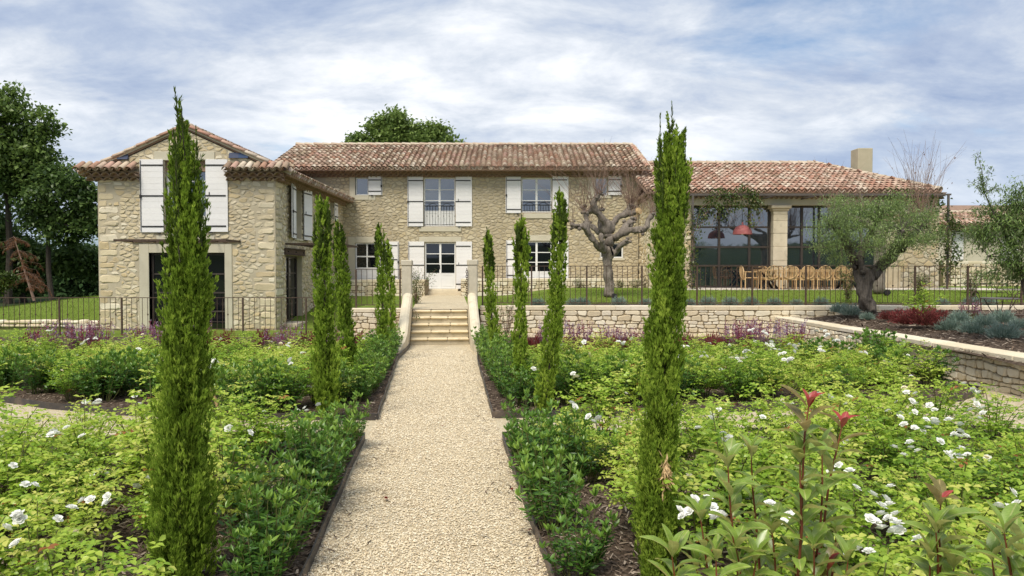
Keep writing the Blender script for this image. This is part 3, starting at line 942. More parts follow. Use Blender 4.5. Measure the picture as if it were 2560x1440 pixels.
def shutter(parent, fr, r, w0=0.03, planks=10, straps=(0.08, 0.5, 0.92), latch=0, hinge='l'):
    """A boarded shutter folded flat against the wall."""
    u0, u1, v0, v1 = r
    th = 0.035
    mb = MB()
    mb.box(u0 + .006, u1 - .006, v0 + .006, v1 - .006, w0, w0 + th * .6, fr)
    o = mb.build('shutter', M['shutter'], parent)
    hgt = (v1 - v0) / planks
    for k in range(planks):
        p = MB()
        p.box(u0, u1, v0 + k * hgt + .001, v0 + (k + 1) * hgt - .001, w0 + th * .6 + .001, w0 + th + rnd.uniform(-.001, .001), fr, 0.003)
        p.build('plank', M['shutter'], o)
    for s in straps:
        p = MB()
        v = v0 + (v1 - v0) * s
        a, b = (u0 + (u1 - u0) * .08, u1 + .01) if hinge == 'r' else (u0 - .01, u1 - (u1 - u0) * .08)
        p.box(a, b, v - .022, v + .022, w0 + th + .004, w0 + th + .014, fr)
        p.build('hinge_strap', M['iron'], o)
    p = MB()                                   # espagnolette rod on the free edge, and the stay at the foot
    if latch:
        x = u0 + .035 if hinge == 'r' else u1 - .035
        p.tube([fr.p(x, v0 + .03, w0 + th + .02), fr.p(x, v1 - .03, w0 + th + .02)], .011, n=5)
        p.box(x - .03, x + .03, (v0 + v1) / 2 - .07, (v0 + v1) / 2 + .03, w0 + th + .005, w0 + th + .045, fr)
        p.build('shutter_bolt', M['iron'], o)
    else:
        x = u1 - .12 if hinge == 'r' else u0 + .12
        p.box(x - .012, x + .012, (v0 + v1) / 2 + .02, (v0 + v1) / 2 + .12, w0 + th + .005, w0 + th + .02, fr)
        p.build('shutter_bolt', M['iron'], o)
    q = MB()
    x = u1 - .15 if hinge == 'r' else u0 + .15
    q.box(x - .05, x + .05, v0 - .03, v0 - .005, .0, w0 + th + .03, fr)
    q.build('shutter_stay', M['iron'], o)
    return o


def slab(parent, name, fr, r, w0, w1, mat='render', bev=0.008):
    mb = MB()
    mb.box(*r, w0, w1, fr, bev)
    return mb.build(name, M[mat], parent)


# ------------------------------------------------------------------ canal tile roofs
def tile_arrays(length=0.48, rl=0.118, rh=0.09, seg=6, th=0.016, flip=False):
    """A tapering half pipe: x across, y up the slope, z out of the roof. Returns verts, quads."""
    vs = []
    for (y, r) in ((0.0, rl), (length, rh)):
        for rr in (r, r - th):
            for k in range(seg + 1):
                a = PI * k / seg
                vs.append((rr * math.cos(a), y, rr * math.sin(a) * 1.05))
    n = seg + 1
    fs = []
    for k in range(seg):
        fs.append((k, k + 1, 2 * n + k + 1, 2 * n + k))            # outer
        fs.append((n + k, k + n + 1, k + 1, k))                     # lip at the low end
    fs.append((0, 2 * n, 3 * n, n)); fs.append((seg, n + seg, 3 * n + seg, 2 * n + seg))
    for k in range(seg):
        fs.append((n + k, 3 * n + k, 3 * n + k + 1, n + k + 1))    # inside
    V = np.array(vs)
    if flip: V[:, 2] *= -1
    return V, np.array(fs)


TV, TF = tile_arrays(seg=5)
TVF, TFF = tile_arrays(seg=4, flip=True)
TILE_ME = {k: np_mesh('tile', TV, TF, M[k], smooth=True) for k in ('tile', 'tile_red')}


def in_conv(x, y, P):
    n = len(P)
    return all((P[(k + 1) % n][0] - P[k][0]) * (y - P[k][1]) - (P[(k + 1) % n][1] - P[k][1]) * (x - P[k][0]) >= -1e-6 for k in range(n))


def tile_slope(roof, O, U, S, poly, pitch, expo, mat, n_single, R, lift=0.05, tilt=0.055):
    """Cover tiles over a sloping plane: O corner, U along the eaves, S up the slope; poly is the plane's outline in (u, s)."""
    U, S = Vector(U).normalized(), Vector(S).normalized()
    N = U.cross(S).normalized()
    us = [p[0] for p in poly]; ss = [p[1] for p in poly]
    base = MB()
    base.add([O + U * p[0] + S * p[1] for p in poly], [tuple(range(len(poly)))])
    base.add([O + U * p[0] + S * p[1] - N * .08 for p in poly], [tuple(range(len(poly)))])
    n = len(poly)
    for k in range(n):
        p, q = poly[k], poly[(k + 1) % n]
        base.add([O + U * p[0] + S * p[1], O + U * q[0] + S * q[1], O + U * q[0] + S * q[1] - N * .08, O + U * p[0] + S * p[1] - N * .08], [(0, 1, 2, 3)])
    base.build('roof_deck', M['channel'], roof)
    pos = []
    j = 0
    s = min(ss)
    while s < max(ss) - 0.12:
        i = 0
        u = min(us) + pitch / 2
        while u < max(us):
            if in_conv(u, s + .15, poly): pos.append((j, i, u, s))
            u += pitch; i += 1
        s += expo; j += 1
    # channels between, joined
    chV, chF, cht = [], [], []
    Bm = Matrix((U, S, N)).transposed()
    for (j, i, u, s) in pos:
        c = O + U * (u + pitch / 2) + S * (s - .02) + N * 0.095
        m = np.array(Bm @ Matrix.Rotation(-tilt * .6, 3, 'X'))
        b = sum(len(x) for x in chV)
        chV.append(TVF @ m.T + np.array(c)); chF.append(TFF + b); cht += [R.random()] * len(TFF)
    me = np_mesh('channel_tiles', np.concatenate(chV) - np.array(WL[roof.name]), np.concatenate(chF), mat, cht, True)
    o = link('channel_tiles', me, roof); o['kind'] = 'stuff'
    me1 = TILE_ME['tile_red' if mat == M['tile_red'] else 'tile']
    rV, rF, rt = [], [], []
    for k, (j, i, u, s) in enumerate(pos):
        c = O + U * (u + R.uniform(-.012, .012)) + S * (s + R.uniform(-.02, .02)) + N * (lift + R.uniform(-.004, .008))
        m3 = Bm @ Matrix.Rotation(R.uniform(-.03, .03), 3, 'Z') @ Matrix.Rotation(-tilt + R.uniform(-.012, .012), 3, 'X')
        if k < n_single:
            t = link('tile', me1, roof, c - WL[roof.name])
            t.rotation_euler = m3.to_euler()
        else:
            b = sum(len(x) for x in rV)
            rV.append(TV @ np.array(m3).T + np.array(c)); rF.append(TF + b); rt += [R.random()] * len(TF)
    if rV:
        me = np_mesh('upper_tiles', np.concatenate(rV) - np.array(WL[roof.name]), np.concatenate(rF), mat, rt, True)
        o = link('upper_tiles', me, roof); o['kind'] = 'stuff'


def barrel_row(parent, name, A, B, r, mat, up=Vector((0, 0, 1)), step=0.42, over=0.07, seg=6):
    """Half pipes laid end to end from A to B."""
    d = (B - A); L = d.length; d.normalize()
    n = max(1, int(L / step)); st = L / n
    side = d.cross(up).normalized(); upn = side.cross(d).normalized()
    V, Fq = tile_arrays(st + over, r, r * .86, seg)
    me = np_mesh(name, V, Fq, mat, smooth=True)
    Bm = Matrix((-side, d, upn)).transposed()
    if Bm.determinant() < 0: Bm = Matrix((side, d, upn)).transposed()
    for k in range(n):
        t = link(name, me, parent, A + d * (st * k) - WL[parent.name])
        t.rotation_euler = (Bm @ Matrix.Rotation(-.03 + rnd.uniform(-.01, .01), 3, 'X') @ Matrix.Rotation(rnd.uniform(-.02, .02), 3, 'Z')).to_euler()


def genoise(parent, A, B, out, z, rows=2, pitch=0.21, hgt=0.135, proj=0.12):
    """Courses of tile ends under the eaves; z is the top of the highest course."""
    A, B, out = Vector(A), Vector(B), Vector(out).normalized()
    d = (B - A); L = d.length; d.normalize()
    n = max(1, round(L / pitch)); p = L / n
    mb, dk = MB(), MB()
    for r in range(rows):
        zt = z - (rows - 1 - r) * hgt
        pr = proj * (r + 1)
        fr = Fr(Vector((A.x, A.y, zt)), d, out)
        mb.box(0, L, -0.022, 0.0, -0.05, pr + .004, fr)             # bed of mortar and flat tile
        seg = 6
        for i in range(n):                                           # each tile end: an arch with a thick lip
            c = (i + .5) * p
            ro, ri = p * .5, p * .5 - .024
            vs, fs = [], []
            for w in (0.0, pr):
                for rad in (ro, ri):
                    for k in range(seg + 1):
                        a = PI * k / seg
                        vs.append(fr.p(c + rad * math.cos(a), -hgt + .006 + max(0.0, rad * math.sin(a)) * (hgt - .03) / ro, w))
            q = seg + 1
            for k in range(seg):
                fs.append((2 * q + k, 2 * q + k + 1, 3 * q + k + 1, 3 * q + k))
                fs.append((q + k, q + k + 1, 3 * q + k + 1, 3 * q + k))
                fs.append((k, k + 1, 2 * q + k + 1, 2 * q + k))
            mb.add(vs, fs)
            # mortar fill between arches, set back
        dk.box(0, L, -hgt + .004, -0.026, -0.05, max(.005, pr - .16), fr)
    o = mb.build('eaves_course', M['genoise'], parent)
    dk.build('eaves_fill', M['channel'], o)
    return o


def quoins(edge, s, v0, v1, flip, R, skip=()):
    """Longer blocks stacked in alternation at a corner; returns their outlines and the room they take."""
    P, H = [], []
    v, i = v0, flip
    while v < v1 - .12:
        h = min(R.uniform(.16, .27), v1 - v); w = (.62 if i % 2 else .33) * R.uniform(.8, 1.2)
        a, b = (edge - w, edge - .004) if s > 0 else (edge + .004, edge + w)
        if not any(a < k[1] and b > k[0] and v < k[3] and v + h > k[2] for k in skip):
            j = lambda: R.uniform(-.016, .016)
            P.append([(a + j(), v + j()), ((a + b) / 2, v + j()), (b, v + .004), (b, v + h - .004), ((a + b) / 2, v + h + j()), (a + j(), v + h + j())])
            H.append((a - .005, b + .005, v - .003, v + h + .003))
        v += h; i += 1
    return P, H


# ------------------------------------------------------------------ the gabled wing on the left
def gabled_wing():
    D = 24.0
    t = empty('gabled_house_wing', (-10.53, D, 0), 0, 'two storey rubble stone wing with a gable, left of the long front', 'house', 'wings of the stone farmhouse')
    xl, xr = -13.4, -7.66
    zb, ze, zr = -0.25, 5.12, 6.42
    yb = 33.5
    R = random.Random(3)
    fr = Fr((0, D, 0), (1, 0, 0), (0, -1, 0))
    xc = (xl + xr) / 2
    up = rect(413, 402, 516, 588, D)
    door = rect(375, 632, 562, 832, D)
    door = (door[0], door[1], -0.12, door[3])
    outline = [(xl, zb), (xr, zb), (xr, ze), (xc, zr), (xl, ze)]
    w = wall_base('front_wall', t, fr, outline, [up, door], M['mortar'])
    s_lint = rect(386, 379, 537, 401, D)
    s_sill = rect(392, 589, 537, 604, D)
    s_door = rect(351, 610, 580, 832, D); s_door = (s_door[0], s_door[1], zb, s_door[3])
    q1, h1 = quoins(xr, 1, zb, ze - .35, 0, R); q2, h2 = quoins(xl, -1, zb, ze - .35, 1, R)
    polys = q1 + q2 + cells(outline, 0.128, 1.75, 0.42, 0.20, [up, s_lint, s_sill, s_door] + h1 + h2, R)
    lay_stones(w, polys, fr, 0.019, 0.016, M['stone'], 190, R, lambda P: (lambda i: -area(P[i])))
    # side wall facing the court
    fs = Fr((xr, 0, 0), (0, 1, 0), (1, 0, 0))
    sw = (26.05, 26.95, 3.05, 4.86)
    sd = (25.05, 27.0, 0.12, 2.42)
    s2 = (31.2, 31.75, 4.1, 4.85)
    out2 = [(D + .0, zb), (yb, zb), (yb, ze), (D + .0, ze)]
    w2 = wall_base('side_wall', t, fs, out2, [sw, sd, s2], M['mortar'])
    holes2 = [sw, sd, s2, (25.9, 27.1, 4.86, 5.12), (24.9, 27.15, 2.42, 2.62)]
    q3, h3 = quoins(D, -1, zb, ze - .35, 1, R, holes2)
    polys = q3 + cells(out2, 0.132, 1.7, 0.42, 0.18, holes2 + h3, R)
    lay_stones(w2, polys, fs, 0.022, 0.026, M['stone'], 110, R, lambda P: (lambda i: -area(P[i]) + 0.02 * (min(p[0] for p in P[i]) - D) * .3))
    # far walls, plain
    mb = MB()
    mb.box(xl, xl + .3, zb, ze, D + .002, yb)
    mb.build('back_wall', M['mortar'], t)
    # openings of the front
    slab(t, 'lintel', fr, s_lint, 0.0, 0.03)
    slab(t, 'sill', fr, s_sill, 0.0, 0.035)
    jw = door[0] - s_door[0]
    slab(t, 'door_surround', fr, (s_door[0], door[0], zb, s_door[3]), -.25, .03)
    slab(t, 'door_surround', fr, (door[1], s_door[1], zb, s_door[3]), -.25, .03)
    slab(t, 'door_surround', fr, (door[0] + .001, door[1] - .001, door[3], s_door[3] - .001), -.25, .029)
    window(t, fr, up, 2, 3, panel=0.55, glass='glass_up', depth=.24)
    window(t, fr, (door[0], door[1], door[2], door[3]), 4, 4, glass='glass_low', fmat='bronze', depth=.22, fw=.07, bar=.05, mull=.16, name='glazed_door')
    slab(t, 'door_step', fr, (door[0] - .1, door[1] + .1, zb, -0.12), -.2, .2, 'cutstone')
    shutter(t, fr, rect(353, 399, 409, 581, D), planks=12, latch=1, hinge='r')
    shutter(t, fr, rect(517, 399, 570, 580, D), planks=12, hinge='l')
    # low rail across the tall upper window
    mb = MB()
    u0, u1 = up[0] + .01, up[1] - .01
    v0 = up[2] + .08; v1 = up[2] + 1.02
    for v in (v0, v1, v1 - .13): mb.tube([fr.p(u0, v, -.06), fr.p(u1, v, -.06)], .011, n=5)
    k = 9
    for i in range(k + 1):
        u = u0 + (u1 - u0) * i / k
        mb.tube([fr.p(u, v0, -.06), fr.p(u, v1, -.06)], .008, n=5)
    mb.build('window_rail', M['iron'], t)
    # thin steel canopy over the door
    za = at(440, 604, D).z
    a, b = at(352, 604, D).x - .0, at(585, 604, D).x
    mb = MB()
    for u in (a - .25, b + .2): mb.box(u - .02, u + .02, za - .03, za + .03, .0, 1.15, fr)
    mb.box(a - .25, b + .2, za - .03, za + .03, 1.151, 1.19, fr)
    mb.box(a - .229, b + .179, za - .03, za + .03, .034, .06, fr)
    for i in range(1, 6):
        u = a + (b - a) * i / 6
        mb.box(u - .012, u + .012, za - .02, za + .02, .061, 1.15, fr)
    mb.build('canopy_frame', M['rust'], t)
    # side openings
    slab(t, 'lintel', fs, (25.9, 27.1, 4.861, 5.10), 0, .028)
    slab(t, 'sill', fs, (25.95, 27.05, 2.97, 3.048), -.3, .05)
    window(t, fs, sw, 2, 3, panel=.4, depth=.28)
    window(t, fs, s2, 1, 1, depth=.2, leafs=1)
    window(t, fs, sd, 2, 4, glass='glass_low', fmat='bronze', depth=.25, fw=.08, bar=.05, mull=.14, name='glazed_door')
    # beside the upper window the shutters stand a little open
    shutter(t, Fr((xr + .02, 25.98, 0), (0.12, -1, 0), (1, .12, 0)), (0, .78, 3.02, 4.86), w0=.05, planks=12, latch=1, hinge='l')
    shutter(t, Fr((xr + .02, 27.02, 0), (0.10, 1, 0), (1, -.1, 0)), (0, .78, 3.02, 4.86), w0=.05, planks=12, hinge='l')
    shutter(t, fs, (31.8, 32.4, 4.05, 4.87), w0=.03, planks=5, straps=(.2, .8), hinge='l')
    mb = MB()
    mb.box(24.85, 27.2, 2.43, 2.66, -.05, .07, fs)
    for v in (2.43, 2.645): mb.box(24.85, 27.2, v, v + .015, .071, .14, fs)
    o = mb.build('steel_beam', M['rust'], t)
    for u in (25.1, 26.0, 26.95):
        bb = MB(); bb.tube([fs.p(u, 2.545, .07), fs.p(u, 2.545, .10)], .025, n=8); bb.build('bolt', M['iron'], o)
    slab(t, 'door_step', fs, (24.8, 27.4, zb, .118), -.2, .45, 'cutstone')
    mb = MB()
    zc = 2.80
    mb.box(25.0, 25.05, zc - .03, zc + .03, .0, 1.78, fs)
    mb.box(28.0, 28.05, zc - .03, zc + .03, .0, 1.78, fs)
    mb.box(25.0, 28.05, zc - .03, zc + .03, 1.781, 1.83, fs)
    for i in range(1, 7):
        u = 25.05 + 2.95 * i / 7
        mb.box(u - .015, u + .015, zc - .02, zc + .02, .04, 1.78, fs)
    mb.build('canopy_frame', M['rust'], t)
    # roof: two slopes running back from the gable
    roof = MB()
    roof.add([(xl, D + .1, ze), (xr, D + .1, ze), (xc, D + .1, zr - .02), (xl, yb + 3, ze), (xr, yb + 3, ze), (xc, yb + 3, zr - .02)], [(0, 1, 2), (3, 5, 4), (0, 2, 5, 3), (1, 4, 5, 2)])
    ro = roof.build('roof', M['channel'], t)
    ov = 0.52
    sl = (zr - ze) / ((xr - xl) / 2)
    zeo = ze + .12 - sl * ov
    Sr = Vector((-1, 0, sl)).normalized(); Sl = Vector((1, 0, sl)).normalized()
    run = math.hypot((xr - xl) / 2 + ov, sl * ((xr - xl) / 2 + ov))
    y0 = D - .03
    Ly = yb - .1 - y0
    tile_slope(ro, Vector((xr + ov, y0, zeo)), (0, 1, 0), Sr, [(0, 0), (Ly, 0), (Ly, run), (0, run)], .225, .40, M['tile'], 150, R)
    # left slope: U runs toward the viewer so that the normal points up
    tile_slope(ro, Vector((xl - ov, y0 + Ly + 2.5, zeo)), (0, -1, 0), Sl, [(0, 0), (Ly + 2.5, 0), (Ly + 2.5, run), (0, run)], .225, .40, M['tile'], 60, R)
    pk = Vector((xc, y0, zeo + sl * ((xr - xl) / 2 + ov) + .02))
    barrel_row(ro, 'ridge_tile', pk + Vector((0, -.06, .03)), pk + Vector((0, Ly + 3, .03)), .125, M['ridge'])
    for sx, S in ((1, Sr), (-1, Sl)):
        x0 = xr + ov if sx > 0 else xl - ov
        Nn = Vector((sl * sx, 0, 1)).normalized()
        A = Vector((x0 + sx * .03, D - .035, zeo)) + Nn * .045
        B = Vector((pk.x, D - .035, pk.z - .05)) + Nn * .045
        barrel_row(ro, 'verge_tile', A, B, .105, M['verge'], up=Nn, step=.40)
        vb = MB()                                   # mortar fillet under the verge tiles
        a1, b1 = Vector((x0, D - .10, zeo + .01)), Vector((xc, D - .10, pk.z - .02))
        fv = Fr(a1, (b1 - a1), (0, -1, 0), Nn)
        vb.box(0, (b1 - a1).length, -.035, .05, -.1, -.025, fv)
        vb.build('verge_mortar', M['render'], ro)
    # eaves: along the court side, the far side, and returned on the front
    zg = zeo + .06
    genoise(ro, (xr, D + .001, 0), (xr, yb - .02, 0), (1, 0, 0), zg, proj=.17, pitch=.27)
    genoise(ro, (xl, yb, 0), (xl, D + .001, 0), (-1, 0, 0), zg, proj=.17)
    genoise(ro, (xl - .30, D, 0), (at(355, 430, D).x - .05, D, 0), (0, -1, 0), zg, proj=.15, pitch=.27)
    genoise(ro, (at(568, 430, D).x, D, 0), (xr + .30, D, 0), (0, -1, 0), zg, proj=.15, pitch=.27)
    for (a, b) in ((xl - ov - .02, at(352, 430, D).x - .06), (at(569, 430, D).x - .02, xr + ov + .02)):
        n = round((b - a) / .225)
        S = Vector((0, 1, .62)).normalized(); N = Vector((0, -.62, 1)).normalized()
        Bm = Matrix((Vector((1, 0, 0)), S, N)).transposed()
        base = MB()
        base.add([(a, D - .38, zg + .02), (b, D - .38, zg + .02), (b, D - .005, zg + .20), (a, D - .005, zg + .20)], [(0, 1, 2, 3)])
        base.build('roof_deck', M['channel'], ro)
        for i in range(n):
            c = Vector((a + (i + .5) * (b - a) / n, D - .46, zg + .03))
            tl = link('tile', TILE_ME['tile'], ro, c - WL[ro.name])
            tl.rotation_euler = (Bm @ Matrix.Rotation(rnd.uniform(-.05, .05), 3, 'Z')).to_euler()
            if i < n - 1:
                me = bpy.data.meshes.get('eave_channel') or np_mesh('eave_channel', TVF, TFF, M['tile'], smooth=True)
                tl = link('channel_tile', me, ro, c + Vector(((b - a) / n / 2, 0, .075)) - WL[ro.name])
                tl.rotation_euler = Bm.to_euler()
    for px0, px1, y in ((296, 322, 394), (574, 622, 391)):
        fl = MB()
        r = rect(px0, y - 9, px1, y + 5, D)
        nsh = 2
        for i in range(nsh):
            a, b = r[0] + (r[1] - r[0]) * i / nsh, r[0] + (r[1] - r[0]) * (i + 1) / nsh
            fl = MB()
            fl.add([fr.p(a, r[2], .10), fr.p(b, r[2], .10), fr.p(b, r[3], .03), fr.p(a, r[3], .03), fr.p(a, r[2], .0), fr.p(b, r[2], .0), fr.p(b, r[3], .0), fr.p(a, r[3], .0)],
                   [(0, 1, 2, 3), (0, 1, 5, 4), (2, 3, 7, 6), (0, 3, 7, 4), (1, 2, 6, 5)])
            fl.build('flashing', M['zinc'], ro)
    return t


gabled_wing()


# ------------------------------------------------------------------ the long two-storey front
def main_house():
    D = 33.5
    t = empty('long_house', (-1.5, D, 0.8), 0, 'long two storey stone house with white shutters and the entrance door, behind the steps', 'house', 'wings of the stone farmhouse')
    fr = Fr((0, D, 0), (1, 0, 0), (0, -1, 0))
    R = random.Random(5)
    x0, x1 = -10.4, 5.72
    zb, ze = 0.5, 6.30
    W_ = {
        'A': rect(888, 443, 921, 488, D), 'B': rect(1059, 443, 1138, 566, D), 'C': rect(1303, 444, 1380, 531, D),
        'D': rect(1487, 443, 1519, 489, D), 'E': rect(888, 607, 946, 703, D), 'Fd': rect(1062, 606, 1139, 722, D),
        'G': rect(1303, 603, 1380, 700, D), 'H': rect(1500, 607, 1558, 645, D)}
    sur = {
        'A': rect(874, 432, 938, 500, D), 'D': rect(1470, 432, 1530, 496, D), 'E': rect(871, 592, 946, 706, D)}
    lint = {'B': rect(1046, 431, 1152, 442, D), 'C': rect(1291, 431, 1392, 443, D), 'Fd': rect(1048, 592, 1153, 605, D), 'G': rect(1290, 588, 1392, 602, D)}
    sill = {'B': rect(1048, 568, 1153, 579, D), 'C': rect(1309, 534, 1378, 546, D), 'H': rect(1496, 645.5, 1562, 651, D)}
    outline = [(x0, zb), (x1, zb), (x1, ze), (x0, ze)]
    w = wall_base('front_wall', t, fr, outline, list(W_.values()), M['mortar_dull'])
    holes = list(W_.values()) + list(sur.values()) + list(lint.values()) + list(sill.values())
    polys = [p for p in cells(outline, 0.132, 1.65, 0.42, 0.18, holes, R) if sum(q[0] for q in p) / len(p) > -8.4]
    lay_stones(w, polys, fr, 0.016, 0.017, M['stone_dull'], 295, R)
    for k, r in sur.items():
        o = W_[k]
        e = .001
        slab(t, 'surround', fr, (r[0], o[0], r[2], r[3]), -.2, .025)
        if r[1] - o[1] > .05: slab(t, 'surround', fr, (o[1], r[1], r[2], r[3]), -.2, .025)
        slab(t, 'surround', fr, (o[0] + e, min(o[1], r[1]) - e, o[3], r[3] - e), -.2, .024)
        slab(t, 'surround', fr, (o[0] + e, min(o[1], r[1]) - e, r[2] + e, o[2]), -.2, .04)
    for r in lint.values(): slab(t, 'lintel', fr, r, -.02, .02)
    for r in sill.values(): slab(t, 'sill', fr, r, -.1, .05)
    window(t, fr, W_['A'], 1, 1, leafs=1, depth=.16)
    window(t, fr, W_['D'], 1, 1, leafs=1, depth=.16)
    wb = window(t, fr, W_['B'], 2, 3, panel=.62, depth=.18)
    wc = window(t, fr, W_['C'], 2, 3, depth=.18)
    window(t, fr, W_['E'], 2, 2, panel=.50, glass='glass_low', depth=.14, leafs=1, bar=.06)
    dr = window(t, fr, W_['Fd'], 2, 3, panel=.62, glass='glass_low', depth=.14, name='entrance_door')
    window(t, fr, W_['G'], 2, 3, panel=.3, glass='glass_low', depth=.14)
    window(t, fr, W_['H'], 2, 1, glass='glass_low', depth=.14)
    kn = MB(); u = (W_['Fd'][0] + W_['Fd'][1]) / 2; v = W_['Fd'][2] + 1.0
    kn.tube([fr.p(u - .03, v, -.07), fr.p(u - .03, v, -.03), fr.p(u - .12, v, -.03)], .011, n=5); kn.box(u - .05, u - .01, v - .12, v + .08, -.069, -.058, fr)
    kn.build('handle', M['iron'], dr)
    S = lambda x0, y0, x1, y1, **k: shutter(t, fr, rect(x0, y0, x1, y1, D), **k)
    S(1019, 442, 1058, 566, planks=13, latch=1, hinge='r')
    S(1139.5, 442, 1180, 566, planks=13, hinge='l')
    S(1264, 442, 1302, 533, planks=10, straps=(.1, .9), latch=1, hinge='r')
    S(1381, 441, 1421, 533, planks=10, straps=(.1, .9), hinge='l')
    S(922, 441, 956, 488, planks=5, straps=(.2, .8), latch=1, hinge='l')
    S(1520.5, 440, 1554, 488, planks=5, straps=(.2, .8), latch=1, hinge='l')
    S(947, 604, 998, 704, planks=11, straps=(.12, .55, .9), latch=1, hinge='l')
    S(1021, 604, 1060.5, 722, planks=12, straps=(.1, .5, .9), latch=1, hinge='r')
    S(1140.5, 604, 1180, 722, planks=12, straps=(.1, .5, .9), hinge='l')
    S(1265, 601, 1302, 700, planks=10, straps=(.12, .52, .9), latch=1, hinge='r')
    S(1381, 601, 1421, 700, planks=10, straps=(.12, .52, .9), hinge='l')
    # wrought rails at the two upper windows
    for key, lo, hi in (('B', .04, 1.07), ('C', .04, .48)):
        r = W_[key]
        mb = MB()
        u0, u1, v0, v1 = r[0] + .02, r[1] - .02, r[2] + lo, r[2] + hi
        w_ = -.03
        rails = (v0 + .03, v1, v1 - .14)
        for v in rails: mb.tube([fr.p(u0, v, w_), fr.p(u1, v, w_)], .012, n=5)
        for i in range(12):
            u = u0 + (u1 - u0) * i / 11
            top = v1 if i in (0, 11) else v1 - .14
            mb.tube([fr.p(u, v0, w_), fr.p(u, top, w_)], .009, n=5)
            if i % 2 and key == 'B': mb.box(u - .018, u + .018, v0 + .4, v0 + .45, w_ - .016, w_ + .016, fr)
        for s in (0, 1):
            c = u0 + (u1 - u0) * (.27 + .46 * s)
            for sg in (-1, 1):
                mb.tube([fr.p(c, v1 - .03, w_), fr.p(c + sg * .06, v1 - .015, w_), fr.p(c + sg * .11, v1 - .06, w_), fr.p(c + sg * .2, v1 - .12, w_), fr.p(c + sg * .27, v1 - .14, w_)], .009, n=5)
        mb.build('window_rail', M['iron'], t)
    # door steps
    stp = MB()
    a = W_['Fd']
    stp.box(a[0] - .12, a[1] + .32, .78, .96, -.1, .75, fr, .015)
    stp.build('door_step', M['cutstone'], t)
    stp = MB()
    stp.box(a[0] - .02, a[1] + .12, .961, a[2] - .002, -.1, .3, fr, .012)
    stp.build('door_step', M['cutstone'], t)
    # plain ends and back
    mb = MB()
    mb.box(x1 - .3, x1, zb, ze, D + .002, D + 8.6)
    mb.box(x0, x0 + .3, zb, ze, D + .002, D + 8.6)
    mb.box(x0 + .3, x1 - .3, zb, ze, D + 8.3, D + 8.6)
    mb.build('back_wall', M['mortar'], t)
    # roof
    Dr = 37.6
    zr_ = EYE + 308.0 / F * Dr
    Yf = D - .60
    zf = EYE + (675 - 424) / F * Yf
    run = math.hypot(Dr - Yf, zr_ - zf)
    Sv = Vector((0, Dr - Yf, zr_ - zf)).normalized()
    rx0, rx1 = -10.9, 6.02
    rm = MB()
    rm.add([(x0, D + .05, ze), (x0, Dr, zr_ - .1), (x0, D + 8.4, ze), (x1, D + .05, ze), (x1, Dr, zr_ - .1), (x1, D + 8.4, ze)], [(0, 1, 2), (3, 5, 4), (1, 4, 5, 2), (0, 3, 4, 1)])
    ro = rm.build('roof', M['channel'], t)
    tile_slope(ro, Vector((rx0, Yf, zf)), (1, 0, 0), Sv, [(0, 0), (rx1 - rx0, 0), (rx1 - rx0, run), (0, run)], .243, .425, M['tile'], 290, R)
    bk = MB()
    bk.add([(rx0, Dr, zr_), (rx1, Dr, zr_), (rx1, D + 9, zf), (rx0, D + 9, zf)], [(0, 1, 2, 3)])
    bk.build('rear_slope', M['tile'], ro)
    barrel_row(ro, 'ridge_tile', Vector((rx0 - .02, Dr, zr_ + .055)), Vector((rx1 + .02, Dr, zr_ + .055)), .14, M['ridge'], step=.44)
    Nn = Vector((0, -Sv.z, Sv.y))
    barrel_row(ro, 'verge_tile', Vector((rx1 + .0, Yf - .02, zf)) + Nn * .09, Vector((rx1 + .0, Dr, zr_)) + Nn * .09, .11, M['verge'], up=Nn, step=.42)
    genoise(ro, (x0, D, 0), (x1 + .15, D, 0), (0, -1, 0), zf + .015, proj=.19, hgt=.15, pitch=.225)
    return t


main_house()


